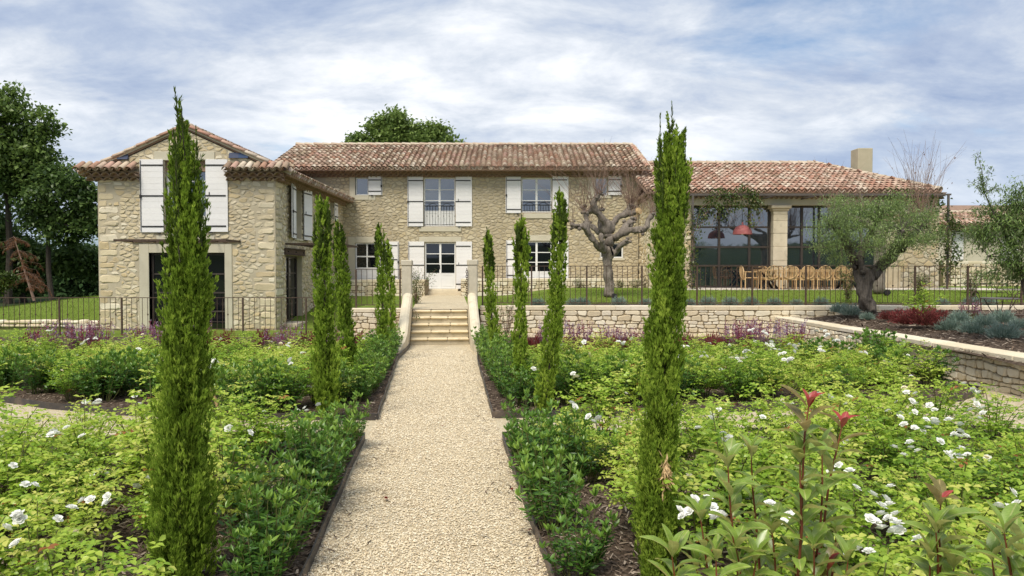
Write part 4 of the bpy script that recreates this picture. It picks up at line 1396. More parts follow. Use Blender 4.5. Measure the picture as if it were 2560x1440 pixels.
# ------------------------------------------------------------------ the glazed wing on the right
def glazed_wing():
    D = 31.0
    t = empty('glazed_house_wing', (11.5, D, 1.17), 0, 'low stone wing with tall steel glazing and a stone column, right of the main front', 'house', 'wings of the stone farmhouse')
    fr = Fr((0, D, 0), (1, 0, 0), (0, -1, 0))
    R = random.Random(8)
    x0, xg0, xg1, x1 = at(1624, 600, D).x, at(1728, 600, D).x, at(2206, 600, D).x, at(2348, 600, D).x
    zb, zt, ze = 0.7, at(1850, 513, D).z, 4.98
    zgb = 1.178
    # walls either side of the glazing
    for (a, b, nm) in ((x0, xg0, 90), (xg1, x1, 150)):
        out = [(a, zb), (b, zb), (b, ze), (a, ze)]
        w = wall_base('stone_wall', t, fr, out, [], M['mortar'])
        polys = cells(out, 0.19, 1.5, .40, .18, [], R)
        lay_stones(w, polys, fr, .016, .03, M['stone'], nm, R)
    # end wall toward the court of the main front (faces left) and right end
    fl = Fr((x0, 0, 0), (0, 1, 0), (-1, 0, 0))
    out = [(D + .001, zb), (33.5, zb), (33.5, ze), (D + .001, ze)]
    w = wall_base('stone_wall', t, fl, out, [], M['mortar'])
    lay_stones(w, cells(out, .19, 1.4, .4, .18, [], R), fl, .016, .03, M['stone'], 60, R)
    mb = MB()
    mb.box(x1 - .3, x1, zb, ze, D + .002, D + 9)
    mb.box(x0, x1, zb, ze, D + 8.8, D + 9.1)
    mb.build('back_wall', M['mortar'], t)
    # long render beam over the glazing
    slab(t, 'lintel', fr, (xg0 - .1, xg1 + .1, zt, ze - .02), -.4, .03, 'render')
    # column with its cap, four drums
    cx0, cx1 = at(1931, 600, D).x, at(1967, 600, D).x
    cm = MB(); cm.box(cx0 - .04, cx1 + .04, zgb - .1, zgb + .22, -.5, .14, fr, .015)
    col = cm.build('column', M['cutstone'], t)
    zs = [zgb + .221, 1.75, 2.32, 2.9, 3.45, 3.98, 4.24]
    zs = [z for z in zs if z < zt - .3] + [zt - .24]
    for a, b in zip(zs[:-1], zs[1:]):
        d = MB(); d.box(cx0 + rnd.uniform(0, .01), cx1 - rnd.uniform(0, .01), a + .004, b - .004, -.48, .10 + rnd.uniform(-.008, .008), fr, .012); d.build('block', M['cutstone'], col)
    d = MB(); d.box(cx0 - .05, cx1 + .05, zt - .238, zt - .15, -.5, .15, fr, .02); d.box(cx0 - .12, cx1 + .12, zt - .149, zt - .003, -.5, .22, fr, .03)
    d.build('capital', M['cutstone'], col)
    # glazing: steel uprights, transoms and a pane in every light
    dz = -.28
    hz = [zgb] + [at(1800, y, D).z for y in (664, 617, 567)] + [zt]
    def bay(u0, u1, ups):
        xs = [u0] + [at(p, 600, D).x for p in ups] + [u1]
        mb = MB()
        for i, x in enumerate(xs):
            wd = .06 if i in (0, len(xs) - 1) else .045
            xx = x + (wd if i == 0 else -wd if i == len(xs) - 1 else 0)
            mb.box(xx - wd, xx + wd, zgb, zt - .002, dz - .06, dz + .06, fr)
        for v in hz[1:-1] + [zgb + .04, zt - .05]:
            mb.box(u0 + .121, u1 - .121, v - .035, v + .035, dz - .05, dz + .05, fr)
        g = mb.build('glazing_frame', M['bronze'], t)
        for i in range(len(xs) - 1):
            for j in range(4):
                p = MB(); p.box(xs[i] + .02, xs[i + 1] - .02, hz[j] + .02, hz[j + 1] - .02, dz - .012, dz, fr); p.build('pane', M['glass_big'], g)
        return g
    bay(xg0 + .002, cx0 + .05, (1802, 1878))
    bay(cx1 - .05, xg1 - .002, (2010, 2054, 2110, 2160))
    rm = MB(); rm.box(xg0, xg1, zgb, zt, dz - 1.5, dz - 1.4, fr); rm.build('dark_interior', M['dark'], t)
    slab(t, 'wall_base', fr, (xg1 + .05, xg1 + .75, 1.18, 2.05), .0, .06, 'tread')
    # roof with a hipped right end
    Yf = D - .62
    zf = at(1900, 480, Yf).z
    Dr = 36.6
    zr = EYE + 262.5 / F * Dr
    rx0 = at(1616, 484, Yf).x
    rx1 = at(2352, 484, Yf).x
    rr = at(2040, 412, Dr).x
    run = math.hypot(Dr - Yf, zr - zf)
    Sv = Vector((0, Dr - Yf, zr - zf)).normalized()
    rm = MB()
    rm.add([(x0, D, ze), (x1, D, ze), (rr, Dr, zr - .12), (x0, Dr, zr - .12), (x1, D + 9, ze), (x0, D + 9, ze)], [(0, 1, 2, 3), (1, 4, 2), (2, 4, 5, 3)])
    ro = rm.build('roof', M['channel'], t)
    L = rx1 - rx0
    tile_slope(ro, Vector((rx0, Yf, zf)), (1, 0, 0), Sv, [(0, 0), (L, 0), (rr - rx0, run), (0, run)], .235, .43, M['tile_red'], 290, R)
    # right hip slope
    yb_ = 2 * Dr - Yf
    Sh = Vector((rr - rx1, 0, zr - zf)); runh = Sh.length
    hw = yb_ - Yf
    tile_slope(ro, Vector((rx1, Yf, zf)), (0, 1, 0), Sh, [(0, 0), (hw, 0), (hw / 2 + .01, runh), (hw / 2 - .01, runh)], .235, .43, M['tile_red'], 0, R)
    bk = MB(); bk.add([(rx0, Dr, zr), (rr, Dr, zr), (rx1, yb_, zf), (rx0, yb_, zf)], [(0, 1, 2, 3)]); bk.build('rear_slope', M['tile_red'], ro)
    barrel_row(ro, 'ridge_tile', Vector((rx0, Dr, zr + .06)), Vector((rr, Dr, zr + .06)), .14, M['ridge'], step=.44)
    barrel_row(ro, 'ridge_tile', Vector((rx1, Yf, zf + .10)), Vector((rr, Dr, zr + .06)), .125, M['ridge'], step=.46)
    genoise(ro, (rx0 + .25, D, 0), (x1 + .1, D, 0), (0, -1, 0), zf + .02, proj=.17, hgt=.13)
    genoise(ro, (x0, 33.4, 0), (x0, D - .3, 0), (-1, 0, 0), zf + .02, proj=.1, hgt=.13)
    # chimney stack on the slope
    ch = MB()
    cy = 34.4
    a, b = at(2145, 400, cy).x, at(2182, 400, cy).x
    ch.box(a, b, 5.6, at(2160, 370, cy).z, cy, cy + .75, None, .02)
    c = ch.build('chimney', M['chimney'], ro)
    f = MB(); f.box(a - .03, b + .03, 5.9, 6.03 + .13, cy - .03, cy + .78); f.build('flashing', M['zinc'], c)
    return t


glazed_wing()


def lean_building():
    """The low building beyond the right wing."""
    D = 41.0
    t = empty('low_outbuilding', (at(2460, 600, D).x, D, 1.0), 0, 'low cream outbuilding with a red tiled roof and white shutter at the right edge', 'house')
    fr = Fr((0, D, 0), (1, 0, 0), (0, -1, 0))
    x0, x1 = at(2345, 600, D).x, at(2760, 600, D).x
    ze = at(2400, 566, D).z
    sh = rect(2378, 570, 2413, 652, D)
    out = [(x0, .6), (x1, .6), (x1, ze), (x0, ze)]
    wall_base('wall', t, fr, out, [sh], M['cream_wall'])
    shutter(t, fr, (sh[0] + .01, sh[1] - .01, sh[2] + .01, sh[3] - .01), w0=-.12, planks=8, straps=(.3, .9), hinge='l')
    sh2 = rect(2500, 600, 2545, 652, D)
    shutter(t, fr, sh2, w0=.02, planks=6, straps=(.2, .8), hinge='l')
    rm = MB(); rm.add([(x0, D, ze), (x1, D, ze), (x1, D + 5, ze + 1.6), (x0, D + 5, ze + 1.6)], [(0, 1, 2, 3)])
    ro = rm.build('roof', M['channel'], t)
    S = Vector((0, 5, 1.35)).normalized()
    tile_slope(ro, Vector((x0 - .4, D - .5, ze + .05)), (1, 0, 0), S, [(0, 0), (x1 - x0 + .4, 0), (x1 - x0 + .4, 3.2), (0, 3.2)], .24, .43, M['tile_red'], 40, random.Random(2))
    barrel_row(ro, 'ridge_tile', Vector((x0 - .4, D - .5, ze + .05)) + S * 3.2 + Vector((0, 0, .08)), Vector((x1, D - .5, ze + .05)) + S * 3.2 + Vector((0, 0, .08)), .14, M['ridge'], step=.5)
    mb = MB(); mb.box(x0 - .3, x1, ze - .16, ze + .03, -.0, .42, fr); mb.build('eaves_board', M['genoise'], ro)


lean_building()


# ------------------------------------------------------------------ dry stone walls, steps, piers
def courses(u0, u1, v0, v1, size, aspect, R):
    """Rough courses of blocky stones, their beds a little wavy, some stones split in two."""
    res = []
    rows = [v0]
    while rows[-1] < v1 - size * .5: rows.append(rows[-1] + size * R.uniform(.62, 1.35))
    k = (v1 - v0) / (rows[-1] - v0)
    rows = [v0 + (r - v0) * k for r in rows]
    ph = [(R.uniform(0, 6), R.uniform(.5, 1.4)) for _ in rows]
    def bed(j, u):
        if j in (0, len(rows) - 1): return rows[j]
        a, f = ph[j]
        return rows[j] + size * (.16 * math.sin(u * f * 2.2 + a) + .10 * math.sin(u * f * 7.1 + a * 2))
    for j in range(len(rows) - 1):
        u = u0
        hgt = rows[j + 1] - rows[j]
        while u < u1 - .03:
            w = min(hgt * aspect * R.uniform(.55, 1.6), u1 - u)
            if u1 - u - w < .08: w = u1 - u
            s0, s1 = R.uniform(-.02, .02), R.uniform(-.02, .02)
            pts = [(u + s0, bed(j, u)), (u + w * .5, bed(j, u + w * .5) + R.uniform(-.006, .006)), (u + w - s1, bed(j, u + w)), (u + w + s1, bed(j + 1, u + w)), (u + w * .45, bed(j + 1, u + w * .45) + R.uniform(-.006, .006)), (u - s0, bed(j + 1, u))]
            if hgt > size * 1.05 and w < hgt * 1.4 * aspect * .8 and R.random() < .3:
                f = R.uniform(.4, .6)
                ml = (u, pts[0][1] + (pts[5][1] - pts[0][1]) * f); mr = (u + w, pts[2][1] + (pts[3][1] - pts[2][1]) * f)
                res.append([pts[0], pts[1], pts[2], mr, ml]); res.append([ml, mr, pts[3], pts[4], pts[5]])
            else: res.append(pts)
            u += w
    return res


def dry_wall(name, label, group, fr, u0, u1, v0, v1, thick, size, aspect, n_single, seed, coping=0.0, cop_over=.03, big=0.0, back=None):
    R = random.Random(seed)
    t = empty(name, fr.p((u0 + u1) / 2, v0, 0), 0, label, 'wall', group)
    mb = MB(); mb.box(u0, u1, v0, v1 - .006, -thick, 0, fr)
    core = mb.build('wall_core', M['joint'], t)
    out = [(u0, v0), (u1, v0), (u1, v1 - coping), (u0, v1 - coping)]
    polys = courses(u0, u1, v0, v1 - coping, size, aspect * 1.15, R)
    lay_stones(core, polys, fr, .007, .040, M['drystone'], n_single, R, (lambda P: (lambda i: sum(p[0] for p in P[i]) / len(P[i]))) if back == 'near' else None)
    if coping:
        u = u0
        while u < u1:
            w = min(R.uniform(.3, .95), u1 - u)
            if w < .08: break
            c = MB()
            c.box(u + .0015, u + w - .0015, v1 - coping + R.uniform(0, .012), v1 + R.uniform(-.004, .006), -thick - R.uniform(0, .02), cop_over + R.uniform(-.012, .012), fr, .012)
            c.build('coping_stone', M['coping'], t, False, fr.p(u + w / 2, v1, 0))
            u += w
    return t


frF = lambda y: Fr((0, y, 0), (1, 0, 0), (0, -1, 0))
dry_wall('retaining_wall', 'long pale dry stone retaining wall under the terrace railing, right of the steps', 'dry stone walls', frF(YW), XS1 + .02, 16.5, -.1, .90, .4, .135, 1.75, 290, 21, coping=.13)
dry_wall('retaining_wall', 'short dry stone retaining wall left of the steps below the small railing', 'dry stone walls', frF(YW), XL, XS0 - .02, -.1, .82, .4, .13, 1.7, 130, 22, coping=.11)
sidew = Fr((XL, 0, 0), (0, 1, 0), (-1, 0, 0))
dry_wall('retaining_wall', 'dry stone terrace end wall running back from the left end of the steps to the house', 'dry stone walls', sidew, YW + .42, 33.3, -.1, .80, .35, .16, 1.7, 40, 23)
fr31 = frF(31.6)
dry_wall('plinth_wall', 'low pale dry stone plinth wall at the foot of the house, left of the entrance door', 'dry stone walls', fr31, at(868, 700, 31.6).x, at(1062, 700, 31.6).x, .6, at(1000, 700, 31.6).z, 1.6, .15, 1.7, 120, 24, coping=.12)
dry_wall('plinth_wall', 'low pale dry stone plinth wall at the foot of the house, right of the entrance door', 'dry stone walls', fr31, at(1152, 700, 31.6).x, 5.62, .7, at(1400, 697, 31.6).z, 1.6, .15, 1.7, 260, 25, coping=.12)
A0, A1 = Vector((7.46, 20.95, 0)), Vector((8.02, 3.4, 0))
ud = (A0 - A1)
bedw = Fr(A1, ud, (-1, -.03, 0))
dry_wall('bed_wall', 'pale dry stone wall with flat coping holding the mulched bed, running toward the viewer on the right', 'dry stone walls', bedw, 0, ud.length, -.1, .60, .42, .14, 1.6, 290, 26, coping=.10, back=None)
frr = frF(33.5)
dry_wall('garden_wall', 'dry stone garden wall behind the railing, under the low outbuilding', 'dry stone walls', frF(35.0), at(2358, 700, 35).x, at(2800, 700, 35).x, .8, at(2450, 653, 35).z, .5, .2, 1.5, 150, 27, coping=.14)


def steps():
    B0 = Vector((-1.862, 19.0, 0))
    ang = math.radians(5.2)
    t = empty('garden_steps', B0, ang, 'flight of five pale stone steps between low sloping walls up to the terrace', 'steps')
    hw, rise, tread = .755, .162, .35
    X = lambda *a: None
    for k in range(5):
        m = MB(); m.box(-hw, hw, k * rise, (k + 1) * rise - .055, k * tread + .03, 5 * tread + .9 - k * .01)
        st = link('riser', m.mesh('riser', M['riser']), t)
        m = MB()
        y0, y1 = k * tread, (k + 1) * tread + (.0 if k < 4 else .5)
        n = 3
        cuts = [-hw] + sorted(-hw + 2 * hw * (i + rnd.uniform(-.12, .12)) / n for i in range(1, n)) + [hw]
        for i in range(n):
            m = MB(); m.box(cuts[i] + .002, cuts[i + 1] - .002, (k + 1) * rise - .054, (k + 1) * rise + rnd.uniform(-.003, .003), y0 - .02, y1 + .04, None, .022)
            link('tread', m.mesh('tread', M['tread'], False), t)
    for s in (-1, 1):
        prof = [(-2.45, -.05, .16), (-2.2, .0, .20), (-1.6, 0, .30), (-1.1, 0, .42), (-.3, 0, .74), (.5, 0, 1.02), (1.2, 0, 1.22), (1.55, 0, 1.28)]
        m = MB()
        vs, fs = [], []
        for i, (y, dx, h) in enumerate(prof):
            fl = s * (.10 * max(0, (-1.3 - y)))           # the foot flares out
            xi, xo = s * (hw + .012) + fl, s * (hw + .25) + fl * 1.2
            vs += [(xi, y, -.06), (xi, y, h - .05), (xi + s * .05, y, h - .008), ((xi + xo) / 2, y, h + .008), (xo - s * .05, y, h - .008), (xo, y, h - .05), (xo, y, -.06)]
        n = 7
        for i in range(len(prof) - 1):
            for k in range(n - 1):
                fs.append((i * n + k, i * n + k + 1, (i + 1) * n + k + 1, (i + 1) * n + k))
        fs.append(tuple(range(n))); fs.append(tuple(range((len(prof) - 1) * n, len(prof) * n)))
        m.add(vs, fs)
        link('side_wall', m.mesh('side_wall', M['cutstone'], False), t)
    return t


steps()
for px0, px1, ps, lab in ((1004, 1028, 650, 'square weathered stone pier with a cap, left of the steps'), (1169, 1193, 649, 'square weathered stone pier with a cap, right of the steps')):
    a, b = at(px0, 700, 20.6).x, at(px1, 700, 20.6).x
    zt = at(1010, ps, 20.6).z
    t = empty('gate_pier', ((a + b) / 2, 20.75, .75), 0, lab, 'pier', 'piers at the head of the steps')
    m = MB(); m.box(a, b, .3, zt - .16, 20.6, 20.6 + (b - a), None, .015); sh = m.build('shaft', M['pier'], t)
    m = MB(); m.box(a - .02, b + .02, zt - .158, zt, 20.58, 20.62 + (b - a), None, .02); m.build('cap', M['pier'], t)


# ------------------------------------------------------------------ railings
def railing(label, y, x0, x1, zb, zt, posts, step, group='iron railings', knots=True, zf=None):
    t = empty('iron_railing', ((x0 + x1) / 2, y, zb), 0, label, 'railing', group)
    m = MB(); m.box(x0, x1, zt - .012, zt + .008, y - .022, y + .022); m.build('top_rail', M['rust'], t)
    m = MB(); m.box(x0, x1, zb + .10, zb + .122, y - .015, y + .015); m.build('bottom_rail', M['rust'], t)
    bm = MB(); bm.tube([(0, 0, zb + .11), (0, 0, zt - .012)], .0085, n=5, cap=False); bme = bm.mesh('bar', M['rust'])
    km = MB(); km.tube([(0, 0, zb + .11), (0, 0, zt - .012)], .0085, n=5, cap=False)
    for kz in ((zb + zt) / 2 + .02, ):
        km.box(-.016, .016, kz - .022, kz + .022, -.016, .016)
    kme = km.mesh('bar', M['rust'])
    pm_ = MB(); pm_.box(-.022, .022, zb - .15, zt - .013, -.022, .022); pme = pm_.mesh('post', M['rust'])
    o = WL[t.name]
    for p in posts: link('post', pme, t, (p - o.x, y - o.y, -o.z))
    n = int((x1 - x0) / step)
    for i in range(n + 1):
        x = x0 + i * (x1 - x0) / n
        if any(abs(x - p) < step * .45 for p in posts): continue
        link('bar', kme if (i % 3 == 1 and knots) else bme, t, (x - o.x, y - o.y, -o.z))
    return t


yl = 22.0
railing('long rusty iron railing across the front of the gabled wing and left lawn', yl, -17.2, XL - .02, .05, at(400, 744, yl).z, [at(p, 744, yl).x for p in (-170, -8, 148, 304, 457, 607, 765, 876)], .158)
yr = 21.35
xr0 = XS1 + .06
railing('long rusty iron railing along the terrace edge, right of the steps', yr, xr0, 21.5, .86, at(1700, 665, yr).z, [xr0 + .02] + [at(p, 665, yr).x for p in (1329, 1467, 1605, 1743, 1881, 2015, 2152, 2288, 2420, 2555, 2690)] + [19.5, 21.45], .150)
railing('short rusty iron railing left of the steps above the small retaining wall', yr, at(890, 675, yr).x, XS0 + .02, .80, at(950, 673, yr).z, [at(890, 675, yr).x, at(1000, 675, yr).x], .15, knots=False)


# ------------------------------------------------------------------ pergola with its lamp
def pergola():
    y0, y1 = 29.0, 30.95
    x0, x1 = at(1732, 500, y0).x, at(2371, 500, y0).x
    zt = at(1800, 486, y0).z
    t = empty('steel_pergola', ((x0 + x1) / 2, y0, 1.175), 0, 'slim brown steel pergola before the tall glazing, carrying climbers', 'pergola')
    for x in (x0, x1, (x0 + x1) / 2 + 1.6):
        m = MB(); m.box(x - .035, x + .035, 1.17, zt - .035, y0 - .035, y0 + .035); m.build('post', M['pergola'], t)
    m = MB(); m.box(x0 - .1, x1 + .1, zt - .034, zt + .03, y0 - .03, y0 + .03); m.build('front_beam', M['pergola'], t)
    n = 6
    for i in range(n + 1):
        x = x0 + (x1 - x0) * i / n
        m = MB(); m.box(x - .02, x + .02, zt - .025, zt + .025, y0 + .032, y1 - .0); m.build('rafter', M['pergola'], t)
    mid = MB(); mid.box(x0, x1, zt + .027, zt + .045, 29.9, 29.93); mid.build('wire_rail', M['pergola'], t)
    return x0, x1, zt


PX0, PX1, PZT = pergola()
c = at(1856, 586, 29.4)
t = empty('pendant_lamp', (c.x, c.y, c.z), 0, 'faded red dome lamp hanging under the pergola before the glass', 'lamp')
m = MB()
R_ = .375
prof = [(R_, 0.0)] + [(R_ * math.cos(a) ** .8, R_ * .98 * math.sin(a)) for a in np.linspace(.10, 1.42, 9)] + [(.045, R_ * 1.0)]
V = []
m.lathe((0, 0, 0), prof + [(.045, R_ * 1.0 - .02)] + [(R_ * .97 * math.cos(a) ** .8, R_ * .94 * math.sin(a)) for a in np.linspace(1.42, .10, 9)] + [(R_ * .975, 0.0)], 28)
m.f = [f for f in m.f if len(f) == 4]
link('lamp_shade', m.mesh('lamp_shade', M['redlamp'], True), t)
m = MB(); m.tube([(0, 0, R_ * 1.05), (0, 0, R_ * 1.05 + .1)], .04, .03, 10); link('lamp_cap', m.mesh('lamp_cap', M['redlamp'], True), t)
m = MB(); m.tube([(0, 0, R_ * 1.05 + .1), (0.03, 0.2, PZT - c.z - .02)], .011, n=5); link('flex', m.mesh('flex', M['iron']), t)
m = MB(); m.lathe((0, 0, .04), [(.02, .1), (.05, .06), (.06, .0), (.03, -.05), (.005, -.06)], 10); link('bulb', m.mesh('bulb', M['petal'], True), t)


# ------------------------------------------------------------------ foliage by the array
def unit(a):
    return a / (np.linalg.norm(a, axis=1, keepdims=True) + 1e-9)


def quad2tri(Fq):
    Fq = np.asarray(Fq)
    if Fq.shape[1] == 3: return Fq
    return np.concatenate([Fq[:, [0, 1, 2]], Fq[:, [0, 2, 3]]])


class FB:
    """Collects leaf and stem triangles with tint and material slot."""
    def __init__(s):
        s.V, s.F, s.T, s.M, s.n = [], [], [], [], 0

    def put(s, V, Fq, T, slot=0):
        s.V.append(V); s.F.append(Fq + s.n); s.T.append(T); s.M.append(np.full(len(Fq), slot)); s.n += len(V)

    def leaves(s, P, D, L, W, T, fold=0.3, bend=0.12, slot=0, ref=None, fine=False):
        n = len(P)
        if n == 0: return
        D = unit(D)
        L = np.broadcast_to(np.asarray(L, float), (n,))[:, None]; W = np.broadcast_to(np.asarray(W, float), (n,))[:, None]
        r = ref if ref is not None else np.array([0, 0, 1.0]) + rng.normal(0, .35, (n, 3))
        S = unit(np.cross(D, r)); N = np.cross(S, D)
        if fine:
            st = lambda f, w, s: P + D * L * f + S * (s * W * .5 * w) + N * (bend * L * 4 * f * (1 - f) + fold * W * .5 * w * abs(s))
            V = np.stack([P, st(.25, .8, -1), st(.62, .92, -1), P + D * L - N * bend * L * .3, st(.62, .92, 1), st(.25, .8, 1), st(.28, 0, 0), st(.65, 0, 0)], 1).reshape(-1, 3)
            k = np.arange(n)[:, None] * 8
            tr = [(0, 6, 1), (0, 5, 6), (1, 6, 7), (1, 7, 2), (6, 5, 4), (6, 4, 7), (2, 7, 3), (7, 4, 3)]
            s.put(V, np.concatenate([k + np.array(q) for q in tr]), np.tile(np.asarray(T, float), 8), slot)
            return
        b = P
        m = P + D * L * .5 + N * bend * L
        l = P + D * L * .45 - S * W * .5 + N * (bend * L + fold * W * .5)
        q = P + D * L * .45 + S * W * .5 + N * (bend * L + fold * W * .5)
        t = P + D * L - N * bend * L * .3
        V = np.stack([b, m, l, q, t], 1).reshape(-1, 3)
        k = np.arange(n)[:, None] * 5
        Fq = np.concatenate([k + np.array([0, 1, 2]), k + np.array([0, 3, 1]), k + np.array([2, 1, 4]), k + np.array([1, 3, 4])])
        s.put(V, Fq, np.tile(np.asarray(T, float), 4), slot)

    def blades(s, P, D, L, W, T, slot=0):
        n = len(P)
        if n == 0: return
        D = unit(D)
        L = np.broadcast_to(np.asarray(L, float), (n,))[:, None]; W = np.broadcast_to(np.asarray(W, float), (n,))[:, None]
        S = unit(np.cross(D, rng.normal(0, 1, (n, 3))))
        V = np.stack([P, P + D * L * .45 - S * W / 2, P + D * L * .45 + S * W / 2, P + D * L], 1).reshape(-1, 3)
        k = np.arange(n)[:, None] * 4
        Fq = np.concatenate([k + np.array([0, 2, 1]), k + np.array([1, 2, 3])])
        s.put(V, Fq, np.tile(np.asarray(T, float), 2), slot)

    def tube(s, pts, r0, r1, slot=1, n=4, tint=.5):
        mb = MB(); mb.tube(pts, r0, r1, n, cap=False)
        s.put(np.array(mb.v), quad2tri(mb.f), np.full(len(mb.f) * 2, tint), slot)

    def mesh(s, name, mats, origin=(0, 0, 0)):
        me = np_mesh(name, np.concatenate(s.V) - np.array(origin), np.concatenate(s.F), None, np.concatenate(s.T))
        for m in mats: me.materials.append(m)
        me.polygons.foreach_set('material_index', np.concatenate(s.M).astype(np.int32))
        return me


def bez(p0, p1, p2, k):
    t = np.linspace(0, 1, k)[:, None]
    return (1 - t) ** 2 * p0 + 2 * t * (1 - t) * p1 + t * t * p2


# ---- roses
def rose_proto(seed, dense=1.0, yellow=0.0, h0=.58, rad=.36):
    R = np.random.default_rng(seed)
    fb = FB()
    tops = []
    nc = int(10 * dense)
    for c in range(nc):
        a = 2 * PI * c / nc + R.uniform(-.3, .3)
        rr = rad * R.uniform(.25, 1.05)
        h = h0 * R.uniform(.5, 1.22) * (1.05 - .25 * rr / rad)
        tip = np.array([rr * math.cos(a), rr * math.sin(a), h])
        mid = np.array([rr * .35 * math.cos(a), rr * .35 * math.sin(a), h * .65])
        pts = bez(np.array([.03 * math.cos(a), .03 * math.sin(a), 0.0]), mid, tip, 7)
        fb.tube(pts, .006, .0028, 1, 4)
        tops.append(tip)
        nl = int(22 * dense)
        ts = R.uniform(.22, 1.0, nl) ** .8
        for t in ts:
            i = min(5, int(t * 6)); f = t * 6 - i
            p = pts[i] * (1 - f) + pts[i + 1] * f
            az = R.uniform(0, 2 * PI)
            d = np.array([math.cos(az), math.sin(az), R.uniform(-.1, .7)]); d /= np.linalg.norm(d)
            ln = R.uniform(.09, .15)
            k = 5
            sl = np.array([.45, .45, .75, .75, 1.0]) * ln
            P = p + d * sl[:, None] + np.array([0, 0, -.15]) * (sl[:, None] ** 2) * 6
            side = np.cross(d, [0, 0, 1.0]); side /= np.linalg.norm(side) + 1e-6
            sg = np.array([-1, 1, -1, 1, 0])[:, None]
            D = d * np.where(sg == 0, 1, .45) + side * sg * .9 + np.array([0, 0, -.25]) + R.normal(0, .15, (k, 3))
            sz = R.uniform(.8, 1.2)
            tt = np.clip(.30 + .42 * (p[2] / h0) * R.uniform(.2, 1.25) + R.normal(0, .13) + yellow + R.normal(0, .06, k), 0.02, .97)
            if R.random() < .012: tt = np.full(k, 1.0)
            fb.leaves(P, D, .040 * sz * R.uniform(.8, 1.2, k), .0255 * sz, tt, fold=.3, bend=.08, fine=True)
    return fb.mesh('rose_bush', [M['rose_leaf'], M['cane']]), tops


def rose_flower(seed, r=.036, old=False):
    R = np.random.default_rng(seed)
    mb = MB()
    for ring, (n, rr, tilt, w) in enumerate(((5, 1.0, .35, .42), (6, .82, .75, .40), (5, .58, 1.05, .36), (4, .4, 1.3, .3))):
        for k in range(n):
            a = 2 * PI * (k + .5 * ring + R.uniform(-.1, .1)) / n
            d = np.array([math.cos(a), math.sin(a), 0]); s_ = np.array([-math.sin(a), math.cos(a), 0])
            tl = tilt + R.uniform(-.12, .12)
            up = np.array([0, 0, 1.0])
            e = d * math.cos(tl) + up * math.sin(tl)
            b = up * .002 * ring
            L = r * rr
            p = [b, b + e * L * .6 - s_ * L * w + up * L * .08, b + e * L * .95 - s_ * L * w * .55 - up * L * .05, b + e * L * .95 + s_ * L * w * .55 - up * L * .05, b + e * L * .6 + s_ * L * w + up * L * .08, b + e * L * .6 - up * L * .06]
            mb.add(p, [(0, 1, 5), (1, 2, 5), (2, 3, 5), (3, 4, 5), (4, 0, 5)])
    mb.t = [R.uniform(0.01, 1) for _ in mb.f]
    return mb.mesh('flower', M['petal_old' if old else 'petal'], False)


ROSE = [rose_proto(100 + k, 1.0 if k < 6 else .8, (.0, .06, .12, .02, .20, -.04, .08, .16)[k], (.58, .62, .55, .66, .56, .60, .5, .54)[k], (.38, .36, .40, .34, .38, .37, .33, .36)[k]) for k in range(8)]
FLOWER = [rose_flower(k) for k in range(4)] + [rose_flower(9, .034, True)]

CYP = []                                     # (x, y) of the cypresses, kept clear of roses
FL_PX = [(205, 860, 2), (335, 885, 2), (525, 912, 3), (730, 910, 3), (715, 880, 1), (240, 1015, 5), (345, 1005, 2), (350, 985, 1), (135, 1093, 5), (170, 1090, 2), (238, 1258, 3), (275, 1250, 2), (48, 1200, 2), (20, 1320, 3), (90, 1305, 2), (60, 1225, 1), (10, 1415, 2), (605, 1075, 2), (1060, 870, 1),
         (1410, 925, 3), (1425, 945, 2), (1580, 930, 3), (1432, 1030, 2), (1480, 1062, 3), (1785, 1045, 3), (1800, 1100, 4), (1760, 1080, 1), (1875, 830, 3), (1905, 835, 4), (1925, 865, 4), (1955, 885, 3), (1975, 900, 6), (1990, 880, 3), (2050, 885, 4), (2070, 838, 4), (2085, 855, 3), (2050, 832, 3), (2120, 852, 2), (2160, 885, 2), (1855, 880, 2), (1770, 897, 2), (1545, 865, 2), (1560, 862, 1), (1460, 862, 1),
         (2255, 1028, 2), (2285, 1030, 4), (2320, 1028, 2), (2280, 1075, 4), (2315, 1075, 3), (2455, 1025, 4), (2440, 1050, 2), (2415, 1100, 4), (2390, 1070, 2), (2365, 1107, 2), (2265, 1140, 5), (2400, 1160, 4), (2355, 1135, 2), (2105, 1180, 3), (1965, 1300, 3), (1750, 1280, 3), (1770, 1300, 4), (1740, 1300, 3), (2195, 1325, 5), (2230, 1330, 4), (2250, 1308, 4), (2190, 1260, 3), (2160, 1250, 2), (2145, 1400, 3), (2540, 1280, 3), (2235, 912, 2), (2555, 1245, 1), (2325, 1060, 2), (2250, 905, 2), (1700, 900, 1), (1640, 985, 1), (1900, 1060, 1)]

PATH_C = lambda y: -.53 - .0935 * (y - 4.64)

bushes = []


